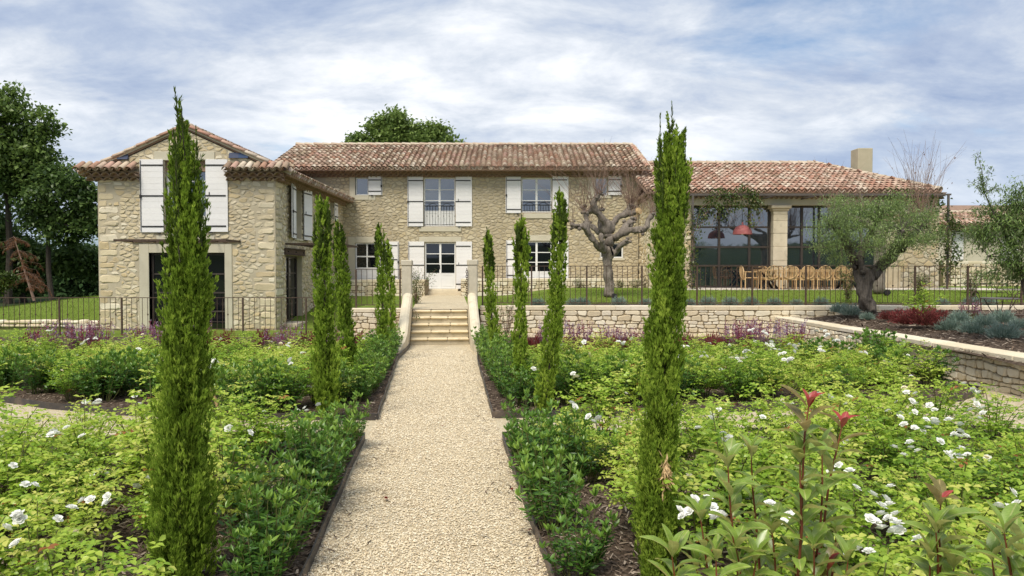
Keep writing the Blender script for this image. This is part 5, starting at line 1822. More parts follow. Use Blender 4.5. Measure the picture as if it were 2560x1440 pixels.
def place_bushes():
    spots = []
    gold = 0
    for key, P in BEDS.items():
        xs = [p[0] for p in P]; ys = [p[1] for p in P]
        st = .54 if key.startswith('front') else .57
        y = min(ys)
        row = 0
        while y < max(ys):
            x = min(xs) + (row % 2) * st / 2
            while x < max(xs):
                px, py = x + rnd.uniform(-.14, .14), y + rnd.uniform(-.14, .14)
                x += st
                if not in_poly(px, py, P) or edge_dist(px, py, P) < .27: continue
                if abs(px - PATH_C(py)) < 1.26 + (.12 if py > 9 else 0): continue
                if py < 2.75 or py > 14.7: continue
                if abs(px) > py * .735 + .5: continue
                if any(math.hypot(px - a, py - b) < .34 for a, b in CYP): continue
                # nothing tall between the viewer and the two nearest cypresses
                if any(py < b + .05 and abs(px - a * py / b) < .34 for a, b in CYP[:2]): continue
                # dark evergreen clumps take the far corners
                if key == 'back left' and px < -4.6 and py < 10.9 and rnd.random() < .5: continue
                if key == 'back right' and px > 6.0 and py < 14.0 and rnd.random() < .45: continue
                if math.hypot(px - .75, py - 2.1) < .55: continue
                if rnd.random() < .09: continue
                spots.append((py, px, key))
            y += st * .9; row += 1
    return spots


# ---- cypresses: profile in pixels (centre x, y, width), top first
def cypress(prof, D, label, plumes, sprays, blades, bl, bw, seed, base_y=None, spire=5, dead=None):
    R = np.random.default_rng(seed)
    pts = [at(x, y, D) for x, y, w in prof]
    rads = [w / 2 / F * D * .82 for x, y, w in prof]
    if pts[-1].z > 0.06:
        pts.append(Vector((pts[-1].x, D, 0.05))); rads.append(rads[-1] * .55)
    zs = np.array([p.z for p in pts])[::-1]; xs = np.array([p.x for p in pts])[::-1]; rs = np.array(rads)[::-1]
    base = Vector((float(xs[0]), D, 0.0))
    CYP.append((base.x, base.y))
    t = empty('cypress', base, 0, label, 'cypress tree', 'young cypresses lining the path')
    fb = FB()
    z0, z1 = zs[0], zs[-1]
    cum = np.linspace(0, 1, 400); zz = z0 + (z1 - z0) * cum
    wgt = np.interp(zz, zs, rs) + .012; wgt = np.cumsum(wgt); wgt /= wgt[-1]
    # fluted body: long vertical streaks of clumps with gaps between
    H_ = (z1 - z0) / 2.9
    lobes = np.arange(14) * 2 * PI / 14 + R.uniform(-.15, .15, 14)
    P, D_, T, S_ = [], [], [], []
    for k in range(plumes):
        z = np.interp(R.random(), wgt, zz)
        if z > z1 - .04 - .12 * (z1 - z0) / 3: continue
        r = np.interp(z, zs, rs); cx = np.interp(z, zs, xs)
        if r < .055 and R.random() < .62: continue
        inner = R.random() < .22
        a = lobes[R.integers(14)] + R.normal(0, .16) + .25 * math.sin(z * 2.1)
        q = R.uniform(.05, .4) if inner else R.uniform(.46, .86)
        rf = min(1.0, max(.12, r / .16))
        q *= 1 + .12 * math.sin(z * 5.3 + a * 3)
        c = np.array([cx + r * q * math.cos(a), D + r * q * math.sin(a), z])
        out = np.array([math.cos(a), math.sin(a), 0])
        d = np.array([0, 0, 1.0]) + out * R.uniform(.0, .26) * rf + R.normal(0, .06, 3); d /= np.linalg.norm(d)
        ln = R.uniform(.14, .30) * (.35 + .65 * rf) * H_ ** .3
        tint = np.clip(R.normal(.5, .22), .05, .95)
        n = sprays
        s = R.random(n)
        q_ = c + d * (s * ln)[:, None] + R.normal(0, 1, (n, 3)) * ((.003 + .017 * np.sin(PI * np.clip(s * .85 + .12, 0, 1))) * rf)[:, None]
        dd = d + R.normal(0, .17, (n, 3)) + out * .05
        P.append(q_); D_.append(dd); T.append(np.clip(tint + R.normal(0, .10, n), 0, 1)); S_.append(R.uniform(.7, 1.15, n) * (.5 + .5 * rf))
    P, D_, T, S_ = np.concatenate(P), unit(np.concatenate(D_)), np.concatenate(T), np.concatenate(S_)
    side = unit(np.cross(D_, R.normal(0, 1, D_.shape)))
    fb.blades(P, D_, bl * 1.25 * S_, bw, T)
    for j in range(1, blades):
        f = .15 + .62 * j / blades
        sg = 1 if j % 2 else -1
        fb.blades(P + D_ * (bl * f * S_)[:, None], D_ + side * sg * R.uniform(.22, .6, len(P))[:, None], bl * (.95 - .4 * f) * S_, bw, np.clip(T + .05 + R.normal(0, .05, len(P)), 0, 1))
    link('foliage', fb.mesh('foliage', [M['cypress_leaf']], base), t)
    # leaders at the top
    fb = FB()
    H = z1 - z0
    for k in range(spire + 4):
        tipz = z1 if k == 0 else z1 - H * abs(R.normal(.035, .05)) - H * .012 * k
        p0z = tipz - H * R.uniform(.08, .2)
        rr = float(np.interp(p0z, zs, rs)) * (.0 if k == 0 else .75)
        a = R.uniform(0, 2 * PI)
        p0 = np.array([np.interp(p0z, zs, xs) + rr * math.cos(a), D + rr * math.sin(a), p0z])
        p1 = np.array([np.interp(tipz, zs, xs) + rr * 1.1 * math.cos(a), D + rr * 1.1 * math.sin(a), tipz])
        fb.tube(np.array([p0, (p0 + p1) / 2 + R.normal(0, .004, 3), p1]), .0045, .0012, 1, 4)
        h = tipz - p0z
        n = int(30 + 190 * h)
        s = R.random(n)
        q = p0 + (p1 - p0) * s[:, None]
        dd = np.array([0, 0, 1.0]) + R.normal(0, .36, (n, 3)) * (1.25 - s)[:, None]
        fb.blades(q, dd, bl * 1.3 * R.uniform(.6, 1.1, n) * (1.2 - .6 * s), bw, R.uniform(0, 1, n))
        for w in range(int(5 + 12 * h)):
            f = R.uniform(.05, .75); b0 = p0 + (p1 - p0) * f
            dv = np.array([R.normal(0, .30), R.normal(0, .30), 1.0]); L = R.uniform(.04, .10) * (1.2 - f) * H / 2.9
            m_ = 14; t_ = R.random(m_)
            fb.blades(b0 + dv * (L * t_)[:, None], dv + R.normal(0, .3, (m_, 3)), bl * .9, bw, R.uniform(0, 1, m_))
    link('leaders', fb.mesh('leaders', [M['cypress_tip'], M['bark_dark']], base), t)
    m = MB(); tp = [(float(np.interp(z, zs, xs)), D, float(z)) for z in np.linspace(0.0, z1 - .25, 10)]
    m.tube(tp, .024, .006, 6); m.build('trunk', M['bark_dark'], t)
    if dead:
        c = at(dead[0], dead[1], D); a = R
        fb = FB(); n = 90
        q = np.array([c.x, D - np.interp(c.z, zs, rs) * .9, c.z]) + R.normal(0, 1, (n, 3)) * np.array([.012, .008, .05])
        fb.blades(q, R.normal(0, .4, (n, 3)) + np.array([0.1, -.2, -.8]), .06, .012, R.random(n))
        link('dead_sprig', fb.mesh('dead_sprig', [M['straw']], base), t)
    return t


cypress([(436, 222, 3), (448, 300, 16), (452, 345, 38), (456, 400, 70), (458, 440, 86), (466, 560, 112), (474, 640, 122), (472, 800, 132), (464, 960, 142), (458, 1100, 152), (456, 1250, 158), (455, 1440, 164), (455, 1490, 160)], 4.4,
        'tall young cypress nearest on the left, before the gabled wing', 640, 36, 6, .040, .0060, 31, spire=7)
cypress([(1680, 258, 3), (1679, 330, 22), (1679, 375, 52), (1681, 420, 80), (1684, 470, 92), (1677, 600, 102), (1668, 800, 106), (1652, 1000, 112), (1643, 1200, 118), (1640, 1440, 128), (1638, 1480, 124)], 4.5,
        'tall young cypress nearest on the right with a dry brown sprig low on its side', 620, 36, 6, .039, .0060, 32, spire=9, dead=(1655, 1165))
cypress([(800, 488, 3), (804, 540, 42), (808, 620, 54), (812, 760, 60), (815, 900, 70), (816, 980, 76), (816, 1052, 66)], 9.2,
        'slender cypress second on the left of the path, widening toward its foot', 420, 10, 5, .062, .015, 33)
cypress([(838, 548, 3), (846, 590, 30), (853, 680, 40), (862, 800, 44), (872, 900, 50), (876, 985, 46)], 11.4,
        'slender cypress third on the left, leaning left just behind the second', 330, 9, 5, .066, .017, 34)
cypress([(946, 560, 3), (950, 600, 26), (954, 680, 36), (957, 780, 38), (956, 860, 42), (955, 900, 34)], 15.4,
        'slim cypress nearest the steps on the left side of the path', 240, 9, 4, .075, .020, 35)
cypress([(968, 600, 3), (972, 640, 22), (976, 720, 28), (978, 800, 30), (978, 858, 24)], 18.0,
        'slim cypress half hidden behind another beside the left steps wall', 160, 8, 4, .08, .022, 36)
cypress([(1398, 470, 3), (1400, 520, 34), (1400, 600, 46), (1394, 720, 50), (1384, 850, 56), (1368, 960, 60), (1356, 1044, 52)], 9.7,
        'slender cypress second on the right of the path, leaning right', 380, 10, 5, .062, .015, 37)
cypress([(1304, 540, 3), (1304, 580, 32), (1304, 650, 46), (1302, 750, 40), (1300, 880, 44), (1298, 1000, 38)], 11.0,
        'cypress third on the right of the path with a narrow waist and bushy top', 320, 9, 5, .066, .017, 38)
cypress([(1217, 572, 3), (1220, 610, 24), (1224, 700, 32), (1230, 800, 36), (1238, 880, 40), (1240, 905, 34)], 15.3,
        'slim dark cypress nearest the steps on the right side of the path', 230, 9, 4, .075, .020, 39)

SPOTS = sorted(place_bushes())
print('rose spots', len(SPOTS))
CYN = ('nearest left cypress', 'nearest right cypress', 'second left cypress', 'third left cypress', 'left cypress by the steps', 'half hidden left cypress', 'second right cypress', 'third right cypress', 'right cypress by the steps')
PLACE_WORDS = {'front left': 'in near left bed', 'back left': 'in far left bed', 'front right': 'in near right bed', 'back right': 'in far right bed'}
flowers_at = []
for (px, py, n) in FL_PX:
    g = onz(px, py, .66)
    for k in range(n):
        flowers_at.append((g.x + rnd.gauss(0, .045), g.y + rnd.gauss(0, .06), .67 + rnd.gauss(0, .03)))
near_spots = SPOTS[:298]
owner = {}
for f in flowers_at:
    if not near_spots: break
    k = min(range(len(near_spots)), key=lambda i: (near_spots[i][1] - f[0]) ** 2 + (near_spots[i][0] - f[1]) ** 2)
    if math.hypot(near_spots[k][1] - f[0], near_spots[k][0] - f[1]) < .6: owner.setdefault(k, []).append(f)
for k, (y, x, key) in enumerate(near_spots):
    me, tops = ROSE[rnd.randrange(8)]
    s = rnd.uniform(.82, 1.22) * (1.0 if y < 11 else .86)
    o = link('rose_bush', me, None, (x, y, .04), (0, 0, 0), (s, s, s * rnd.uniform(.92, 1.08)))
    fl = owner.get(k, [])
    extra = rnd.random()
    ne = 0
    if not fl and extra < (.85 if 'right' in key else .6): ne = rnd.choice((1, 2, 3, 4))
    what = 'with several white blooms' if len(fl) > 3 else 'with small bloom cluster' if len(fl) > 1 else 'with one white bloom' if len(fl) + ne == 1 else 'with scattered small blooms' if ne else 'without blooms'
    off = abs(x - PATH_C(y))
    row = 'beside the path shrubs' if off < 2.0 else 'at the outer side' if off > 5.6 else 'toward the outer side' if off > 3.8 else 'in the middle rows'
    nc = min(range(len(CYP)), key=lambda i: math.hypot(x - CYP[i][0], y - CYP[i][1]))
    if math.hypot(x - CYP[nc][0], y - CYP[nc][1]) < .8: row = 'near ' + CYN[nc]
    tag(o, 'rose bush %s, %s, %s' % (what, PLACE_WORDS[key], row), 'rose bush', 'rose bushes in the flower beds')
    tone = rnd.uniform(0, 2 * PI)
    for (fx, fy, fz) in fl:
        q = link('flower', FLOWER[rnd.randrange(4)], o, ((fx - x) / s, (fy - y) / s, (fz + .02 - .04) / o.scale.z))
        e = rnd.uniform(.85, 1.15) * (.92 if y < 5.5 else 1.0 if y < 8 else 1.25)
        q.scale = (e / s, e / s, e / o.scale.z)
        q.rotation_euler = (rnd.uniform(.0, .9), rnd.uniform(-.5, .5), rnd.uniform(0, 6.28))
    t0 = tops[rnd.randrange(len(tops))]
    for _ in range(ne):
        tp = t0 + np.array([rnd.gauss(0, .05), rnd.gauss(0, .05), rnd.gauss(0, .02)])
        q = link('flower', FLOWER[4] if rnd.random() < .3 else FLOWER[rnd.randrange(4)], o, (tp[0], tp[1], tp[2] + .015))
        q.rotation_euler = (rnd.uniform(.0, .9), rnd.uniform(-.5, .5), rnd.uniform(0, 6.28)); q.scale = (.85,) * 3 if y < 8 else (1.1,) * 3
if len(SPOTS) > 298:
    fb = FB()
    for (y, x, key) in SPOTS[298:]:
        me, tops = ROSE[rnd.randrange(8)]
        V = np.empty(len(me.vertices) * 3, np.float32); me.vertices.foreach_get('co', V); V = V.reshape(-1, 3)
        Fq = np.empty(len(me.loops), np.int32); me.loops.foreach_get('vertex_index', Fq); Fq = Fq.reshape(-1, 3)
        T = np.empty(len(Fq), np.float32); me.attributes['tint'].data.foreach_get('value', T)
        a = rnd.uniform(0, 6.28); ca, sa = math.cos(a), math.sin(a)
        V2 = V @ np.array([[ca, sa, 0], [-sa, ca, 0], [0, 0, 1]]) * rnd.uniform(.9, 1.15) + np.array([x, y, .04])
        keep = rng.random(len(Fq)) < .75
        fb.put(V2, Fq[keep], np.clip(T[keep] + rnd.uniform(-.12, .12), 0, 1), 0)
    o = link('distant_rose_foliage', fb.mesh('distant_rose_foliage', [M['rose_leaf'], M['cane']]), None)
    tag(o, 'far rows of rose foliage at the back of the flower beds', 'rose foliage', None, 'stuff')


# ---- glossy evergreen shrubs along the path and in the corners
def ever_proto(seed, stems=17, h0=.40, rad=.26, L=.062, W=.021, dark=0.0):
    R = np.random.default_rng(seed)
    fb = FB()
    for c in range(stems):
        a = R.uniform(0, 2 * PI); rr = rad * math.sqrt(R.random())
        h = h0 * R.uniform(.6, 1.1) * (1.1 - .3 * rr / rad)
        p0 = np.array([rr * .4 * math.cos(a), rr * .4 * math.sin(a), 0]); p1 = np.array([rr * math.cos(a), rr * math.sin(a), h])
        pts = bez(p0, (p0 + p1) / 2 + R.normal(0, .02, 3), p1, 5)
        fb.tube(pts, .004, .002, 1, 4)
        n = 26
        t = np.sort(R.uniform(.22, 1.0, n)); t[-6:] = 1.0
        q = p0 + (p1 - p0) * t[:, None]
        az = np.arange(n) * 2.4 + R.uniform(0, 6)
        el = np.where(t > .93, R.uniform(.45, 1.3, n), R.uniform(-.1, .65, n))
        D = np.stack([np.cos(az) * np.cos(el), np.sin(az) * np.cos(el), np.sin(el)], 1)
        tip = (t > .93)
        T = np.clip(np.where(tip, R.normal(.72, .14, n), R.normal(.36, .13, n)) - dark, 0.02, .98)
        fb.leaves(q, D, L * R.uniform(.7, 1.2, n), W * R.uniform(.85, 1.2, n), T, fold=.35, bend=-.06, fine=True)
    return fb.mesh('evergreen_shrub', [M['ever_leaf'], M['cane']])


EVER = [ever_proto(200 + k, 26 + k, (.40, .46, .43, .50)[k], (.27, .29, .26, .30)[k], .062, .021, -.03) for k in range(4)]
EVERD = [ever_proto(210 + k, 34, .52, .36, .07, .028, .06) for k in range(2)]
sh = []
for side in (-1, 1):
    y = 2.95
    while y < 18.2:
        skip = 8.15 < y < 9.9
        if not skip:
            for lane in (0, 1):
                off = (.97 + .10 * (y > 9.4) + lane * .36) + rnd.uniform(-.06, .06)
                x = PATH_C(y) + side * off
                yy = y + rnd.uniform(-.1, .1)
                P = BEDS[('front ' if y < 9 else 'back ') + ('left' if side < 0 else 'right')]
                if in_poly(x, yy, P) and edge_dist(x, yy, P) > .06 and not any(math.hypot(x - a, yy - b) < .2 for a, b in CYP) and not any(yy < b and abs(x - a * yy / b) < .3 for a, b in CYP[:2]) and rnd.random() < (.86 if lane == 0 else .28):
                    sh.append((x, yy, 'left' if side < 0 else 'right', 0))
        y += .40
for k in range(10):                                # darker clumps in the outer corners
    x, y = rnd.uniform(-8.5, -4.3), rnd.uniform(10.6, 11.9)
    if in_poly(x, y, BEDS['back left']) and edge_dist(x, y, BEDS['back left']) > .2: sh.append((x, y, 'left', 1))
for k in range(15):
    x, y = rnd.uniform(5.6, 7.4), rnd.uniform(11.4, 14.6)
    if in_poly(x, y, BEDS['back right']) and edge_dist(x, y, BEDS['back right']) > .1: sh.append((x, y, 'right', 1))
for px, py in sorted(((640, 1020), (690, 1010), (600, 1015), (1480, 985), (1520, 990), (1560, 985), (1700, 985), (1850, 985), (1900, 975), (1420, 990), (2090, 985), (430, 985), (380, 975), (250, 985))):
    g = onz(px, py, .15); sh.append((g.x, g.y, 'left' if px < 1000 else 'right', 2))
EVN = {}
NUMW = 'first second third fourth fifth sixth seventh eighth ninth tenth eleventh twelfth thirteenth fourteenth fifteenth sixteenth seventeenth eighteenth nineteenth twentieth twenty-first twenty-second twenty-third twenty-fourth twenty-fifth twenty-sixth twenty-seventh twenty-eighth twenty-ninth thirtieth thirty-first thirty-second thirty-third thirty-fourth thirty-fifth thirty-sixth'.split()
for x, y, side, dk in sorted(sh, key=lambda q: q[1]):
    s = rnd.uniform(.8, 1.2)
    me = EVERD[rnd.randrange(2)] if dk else EVER[rnd.randrange(4)]
    o = link('evergreen_shrub', me, None, (x, y, .04), (0, 0, rnd.uniform(0, 6.28)), (s, s, s * rnd.uniform(.9, 1.15)))
    where = 'deeper green corner clump in the far %s bed' % side if dk else ('along the near %s edge of the gravel path' % side if y < 9 else 'along the far %s edge of the gravel path' % side)
    if dk == 2: where = 'along the front of the far %s bed' % side
    EVN[where] = EVN.get(where, -1) + 1
    i = EVN[where]
    if dk == 2: tag(o, '%s dark evergreen shrub from the left %s' % (NUMW[sum(1 for q in sh if q[3] == 2 and q[2] == side and q[0] < x)], where), 'shrub', 'dark evergreen shrubs at the bed fronts')
    elif dk: tag(o, 'dark evergreen shrub in the ' + where, 'shrub', 'dark evergreen clumps in the %s bed' % side)
    else: tag(o, '%s low evergreen shrub from the viewer %s' % (NUMW[min(i, 35)], where), 'shrub', 'evergreen shrubs edging the path')


# ---- tufts: lavender, sage spikes, red shrub
def tuft_proto(name, seed, n, rad, h, bl, bw, mat, flat=.8, spread=.9, extra=None):
    R = np.random.default_rng(seed)
    fb = FB()
    a = R.uniform(0, 2 * PI, n); q = R.random(n) ** .6
    el = np.arccos(np.clip(R.random(n) * .95, 0, 1))       # angle off the vertical
    D = np.stack([np.cos(a) * np.sin(el), np.sin(a) * np.sin(el), np.cos(el) * 1.0 + .1], 1)
    P = D * (q * .8)[:, None] * np.array([rad, rad, h]) * R.uniform(.85, 1.1, n)[:, None]
    fb.blades(P, D * spread + np.array([0, 0, .45]) + R.normal(0, .25, (n, 3)), bl * R.uniform(.7, 1.2, n), bw, np.clip(.3 + .5 * q + R.normal(0, .15, n), 0, 1))
    if extra:
        m, k, hh = extra
        a = R.uniform(0, 2 * PI, k); rr = rad * np.sqrt(R.random(k)) * .8
        for i in range(k):
            p = np.array([rr[i] * math.cos(a[i]), rr[i] * math.sin(a[i]), h * .4]); d = np.array([math.cos(a[i]) * .2, math.sin(a[i]) * .2, 1.0]) + R.normal(0, .1, 3)
            L = hh * R.uniform(.6, 1.1)
            fb.tube(np.array([p, p + d * L]), .003, .002, 1, 3)
            w = 12
            t = R.uniform(.45, 1, w)
            fb.blades(p + d * (L * t)[:, None], R.normal(0, 1, (w, 3)) * np.array([1, 1, .5]) + np.array([0, 0, .6]), .030, .014, np.full(w, R.random()), 1)
    return fb.mesh(name, [M[mat]] + ([M[extra[0]]] if extra else []))


LAV = [tuft_proto('lavender_tuft', 300 + k, 900, .27, .27, .085, .013, 'lav_leaf') for k in range(3)]
SPK = [tuft_proto('flowering_sage', 310 + k, 340, .22, .24, .07, .016, 'sage_leaf', extra=('spike', 34, .30)) for k in range(2)]
REDT = [tuft_proto('red_leaved_shrub', 320 + k, 900, .24, .36, .06, .014, 'red_leaf') for k in range(2)]
GRN = [tuft_proto('sage_bush', 330, 900, .26, .38, .06, .014, 'sage_leaf')]


def lav(px, py, z, s, label):
    g = onz(px, py, z)
    k = s * rnd.uniform(.95, 1.05)
    o = link('lavender_tuft', LAV[rnd.randrange(3)], None, g, (0, 0, rnd.uniform(0, 6)), (k, k, k))
    return tag(o, label, 'lavender', 'lavender tufts')


for i, (px, s) in enumerate(((1345, 1.0), (1432, .9), (1456, 1.0), (1546, 1.05), (1613, .85), (1722, .85), (1768, 1.1), (1823, 1.05), (1875, 1.05), (1932, .95), (1988, .8), (2050, 1.0), (2425, 1.1), (2465, 1.0), (2350, .9))):
    g = at(px, 756, 21.85)
    o = link('lavender_tuft', LAV[i % 3], None, (g.x, 21.75, float(TZ(np.array(g.x), np.array(21.75)))), (0, 0, i), (s, s, s))
    tag(o, 'blue grey lavender tuft on the terrace strip just behind the long railing', 'lavender', 'lavender tufts')
for px, py, s, w in ((2000, 783, 1.0, 'at the wall corner left of the olive trunk'), (2036, 784, .85, 'second from the wall corner, left of the olive trunk'), (2075, 778, .9, 'behind two larger tufts left of the olive trunk'), (2100, 783, 1.15, 'large one close left of the olive trunk'), (2128, 790, 1.35, 'largest one touching the foot of the olive trunk'), (2168, 800, .8, 'small greenish one before the olive trunk'),
                     (2372, 828, 1.15, 'right of the red shrub, at the front of the mulched bed'), (2398, 806, 1.0, 'right of the red shrub, behind another tuft'), (2432, 836, 1.15, 'in the middle of the row right of the red shrub'), (2462, 815, 1.0, 'small one behind the middle of the right row'), (2508, 848, 1.3, 'biggest and nearest one at the right edge'), (2505, 808, 1.2, 'below the bistro table at the right edge'), (2550, 822, .9, 'cut by the right edge of the view')):
    z = float(SOIL(np.array(onz(px, py, .62).x), np.array(onz(px, py, .62).y)))
    lav(px, py, z, s, 'blue grey lavender tuft, ' + w)
for (px, py, s, lab) in ((2262, 812, 1.5, 'large dark red leaved shrub in the mulched bed right of the olive trunk, left half'), (2308, 815, 1.75, 'large dark red leaved shrub in the mulched bed, highest and widest'), (2348, 808, 1.3, 'dark red leaved shrub at the right end of the red clump in the mulched bed'), (2218, 800, .95, 'small dark red leaved shrub beside the foot of the olive trunk')):
    g = onz(px, py, .68)
    o = link('red_leaved_shrub', REDT[0], None, g, (0, 0, rnd.uniform(0, 6)), (s * 1.1, s * 1.1, s * .82)); tag(o, lab, 'red shrub', 'red leaved shrubs')
g = onz(2345, 806, .72)
o = link('rose_bush', ROSE[4][0], None, g + Vector((.1, .8, 0)), None, (1.2, 1.2, 1.35)); tag(o, 'yellow green shrub rising behind the dark red shrub on the right', 'shrub')
o = link('flowering_sage', SPK[0], None, onz(2445, 808, .66) + Vector((0, .3, 0)), None, (1.3, 1.3, 1.2)); tag(o, 'pale violet flowering sage in front of the bistro chair', 'sage', 'flowering sages')
o = link('sage_bush', GRN[0], None, onz(2415, 812, .66), None, (1.0, 1.0, .8)); tag(o, 'small grey green bush between lavender tufts before the bistro chair', 'shrub')

R = random.Random(77)
for side, x0, x1 in (('left', -13.2, -3.3), ('right', .1, 6.6)):
    x = x0
    k = 0
    while x < x1:
        y = 16.0 + R.uniform(-.6, .8)
        kind = R.choice(('spk', 'spk', 'red', 'spk', 'grn', 'red', 'red'))
        s = R.uniform(.85, 1.25)
        if kind == 'spk':
            o = link('flowering_sage', SPK[k % 2], None, (x, y, .04), (0, 0, R.uniform(0, 6)), (s, s, s)); o.scale *= 1.15; o.scale.z *= 1.35; tag(o, 'purple red flowering sage in the back row of the %s bed' % side, 'sage', 'flowering sages')
        elif kind == 'red':
            o = link('red_leaved_shrub', REDT[k % 2], None, (x, y - .15, .04), (0, 0, R.uniform(0, 6)), (s * 1.0, s * 1.0, s * 1.45)); tag(o, 'small dark red shrub in the back row of the %s bed' % side, 'red shrub', 'red leaved shrubs')
        else:
            o = link('sage_bush', GRN[0], None, (x, y - .1, .04), (0, 0, R.uniform(0, 6)), (s, s, s)); tag(o, 'rounded olive green bush in the back row of the %s bed' % side, 'shrub', 'rounded green bushes')
        x += R.uniform(.15, .25); k += 1


# ---- loose twiggy shrubs and climbers
def climber(name, label, cat, stems, leaf_n, mat='ivy_leaf', L=.06, W=.042, spread=.09, stem='twig', r=.008, group=None):
    """stems: lists of points the stems follow; leaves gather along them."""
    base = Vector(stems[0][0])
    t = empty(name, base, 0, label, cat, group)
    m = MB(); fb = FB()
    for st in stems:
        P = [Vector(p) for p in st]
        pts = []
        for a, b in zip(P[:-1], P[1:]):
            for i in range(4): pts.append(a.lerp(b, i / 4) + Vector((rnd.gauss(0, .012), rnd.gauss(0, .012), rnd.gauss(0, .008))))
        pts.append(P[-1])
        m.tube(pts, r, r * .4, 4)
        A = np.array(pts); n = leaf_n
        i = rng.integers(0, len(A) - 1, n); f = rng.random(n)[:, None]
        q = A[i] * (1 - f) + A[i + 1] * f + rng.normal(0, spread, (n, 3))
        fb.leaves(q, rng.normal(0, 1, (n, 3)) + np.array([0, -.2, -.1]), L * rng.uniform(.7, 1.3, n), W, np.clip(rng.normal(.5, .2, n), 0, 1))
    m.build('stem', M[stem], t)
    link('foliage', fb.mesh('foliage', [M[mat]], base), t)
    return t


def fan(c, n, h, w, R, lean=0.0):
    out = []
    for k in range(n):
        a = R.uniform(0, 6.28); rr = w * math.sqrt(R.random())
        p0 = Vector(c); p2 = p0 + Vector((rr * math.cos(a) + lean, rr * math.sin(a) * .7, h * R.uniform(.6, 1.05)))
        p1 = p0.lerp(p2, .5) + Vector((0, 0, h * .12))
        out.append([p0, p1, p2])
    return out


R = random.Random(5)
c = onz(920, 870, .05); climber('twiggy_shrub', 'sparse brown twiggy shrub before the small wall left of the steps', 'shrub', fan((c.x, 19.9, .04), 12, 1.1, .42, R), 28, 'ivy_leaf', .045, .028, .05, group='sparse twiggy shrubs')
climber('twiggy_shrub', 'sparse reddish twiggy shrub close to the left wall of the steps', 'shrub', fan((-3.25, 19.6, .04), 10, .95, .35, R), 24, 'dead_leaf', .04, .025, .05, group='sparse twiggy shrubs')
climber('twiggy_shrub', 'sparse brown twiggy shrub before the wall right of the steps', 'shrub', fan((-.15, 19.9, .04), 13, 1.25, .42, R), 26, 'ivy_leaf', .045, .028, .05, group='sparse twiggy shrubs')
c0 = at(1050, 735, 25); climber('twiggy_shrub', 'leafy rambling rose left of the terrace path before the entrance door', 'shrub', fan((at(1040, 740, 24).x, 24, .82), 16, 1.25, .55, R, .1), 60, 'ivy_leaf', .05, .034, .06)
b = [at(1022, 752, 20.3), at(1012, 800, 19.4), at(1002, 850, 18.4), at(998, 880, 17.2)]
climber('creeping_rose', 'thin leafy shoots trailing down the left side wall of the steps', 'climber', [[v + Vector((0, 0, .10)) for v in b], [at(1020, 760, 20.2), at(1040, 790, 19.6) + Vector((0, 0, .1)), at(1043, 805, 19.2)]], 22, 'ivy_leaf', .06, .035, .03)
for px, lab in ((2120, 'loose leafy shrub on the lawn behind the railing beside the olive trunk'), (2300, 'loose leafy shrub on the lawn behind the railing right of the thicker post'), (2432, 'loose dark shrub on the lawn at the foot of the right pergola post')):
    climber('lawn_shrub', lab, 'shrub', fan((at(px, 740, 23.0).x, 23.0, 1.0), 14, 1.0, .36, R), 70, 'ivy_leaf', .05, .032, .05, group='loose shrubs behind the railing')
for px, lab in ((1450, 'thin plant against the plinth wall left of the pollarded tree'), (1548, 'thin plant against the plinth wall just right of the pollarded tree'), (1590, 'thin plant against the plinth wall near its right end')):
    climber('wall_plant', lab, 'plant', fan((at(px, 730, 31.2).x, 31.2, 1.0), 9, .6, .35, R), 40, 'sage_leaf', .06, .03, .06, group='thin plants at the plinth wall')
# pergola climbers
yv = 29.0
x = PX0
st = [[(x - .02, yv - .04, 1.2), (x - .08, yv - .06, 2.2), (x + .03, yv - .05, 3.3), (x + .3, yv - .05, 4.3), (x + 1.0, yv - .03, PZT + .02), (x + 2.6, yv, PZT + .08)],
      [(x + .15, yv - .03, 1.2), (x + .05, yv - .03, 2.0), (x + .06, yv - .05, 3.2), (x + .5, yv - .08, 4.1), (x + 1.3, yv + .3, PZT + .1)], [(x - .2, yv, 1.2), (x - .1, yv, 2.0), (x - .05, yv, 3.4), (x - .1, yv, 4.2)]]
climber('climbing_vine', 'green climber twining up the left pergola post', 'climber', st, 230, 'ivy_leaf', .11, .075, .13, r=.018)
def vine_clump(label, cpx, wpx, hpx, D, n):
    fb = FB()
    c = at(*cpx, D); w, h = wpx / F * D / 2, hpx / F * D / 2
    base = c
    n1 = n
    a = rng.uniform(0, 2 * PI, n1); q = np.sqrt(rng.random(n1))
    P = np.stack([c.x + w * q * np.cos(a), c.y + rng.normal(0, .28, n1), c.z + h * q * np.sin(a) + .12 * np.sin(6 * np.cos(a) * q * w)], 1)
    keep = rng.random(n1) < .55 + .45 * np.sin(P[:, 0] * 7 + P[:, 2] * 5)
    P = P[keep]; n1 = len(P)
    fb.leaves(P, rng.normal(0, 1, (n1, 3)) + np.array([0, -.3, -.5]), .11 * rng.uniform(.7, 1.2, n1), .08, np.clip(rng.normal(.5, .2, n1), 0, 1))
    t = empty('vine_clump', base, 0, label, 'climber', 'leafy climber masses on the pergola')
    link('foliage', fb.mesh('foliage', [M['ivy_leaf']], base), t)
    m = MB()
    for k in range(7):
        p = Vector((c.x + rnd.uniform(-w, w) * .8, c.y + rnd.uniform(-.2, .2), c.z + h * .5)); m.tube([p, p + Vector((rnd.uniform(-.3, .3), 0, -h * rnd.uniform(.8, 1.5))), p + Vector((rnd.uniform(-.5, .5), 0, -h * rnd.uniform(1.5, 2.0)))], .009, .004, 4)
    m.build('stem', M['twig'], t)
vine_clump('leafy climber mass on the pergola above the red lamp', (1835, 500), 140, 60, 29.0, 1500)
vine_clump('thin leafy end of the climber hanging right of the red lamp', (1885, 520), 40, 90, 29.0, 420)
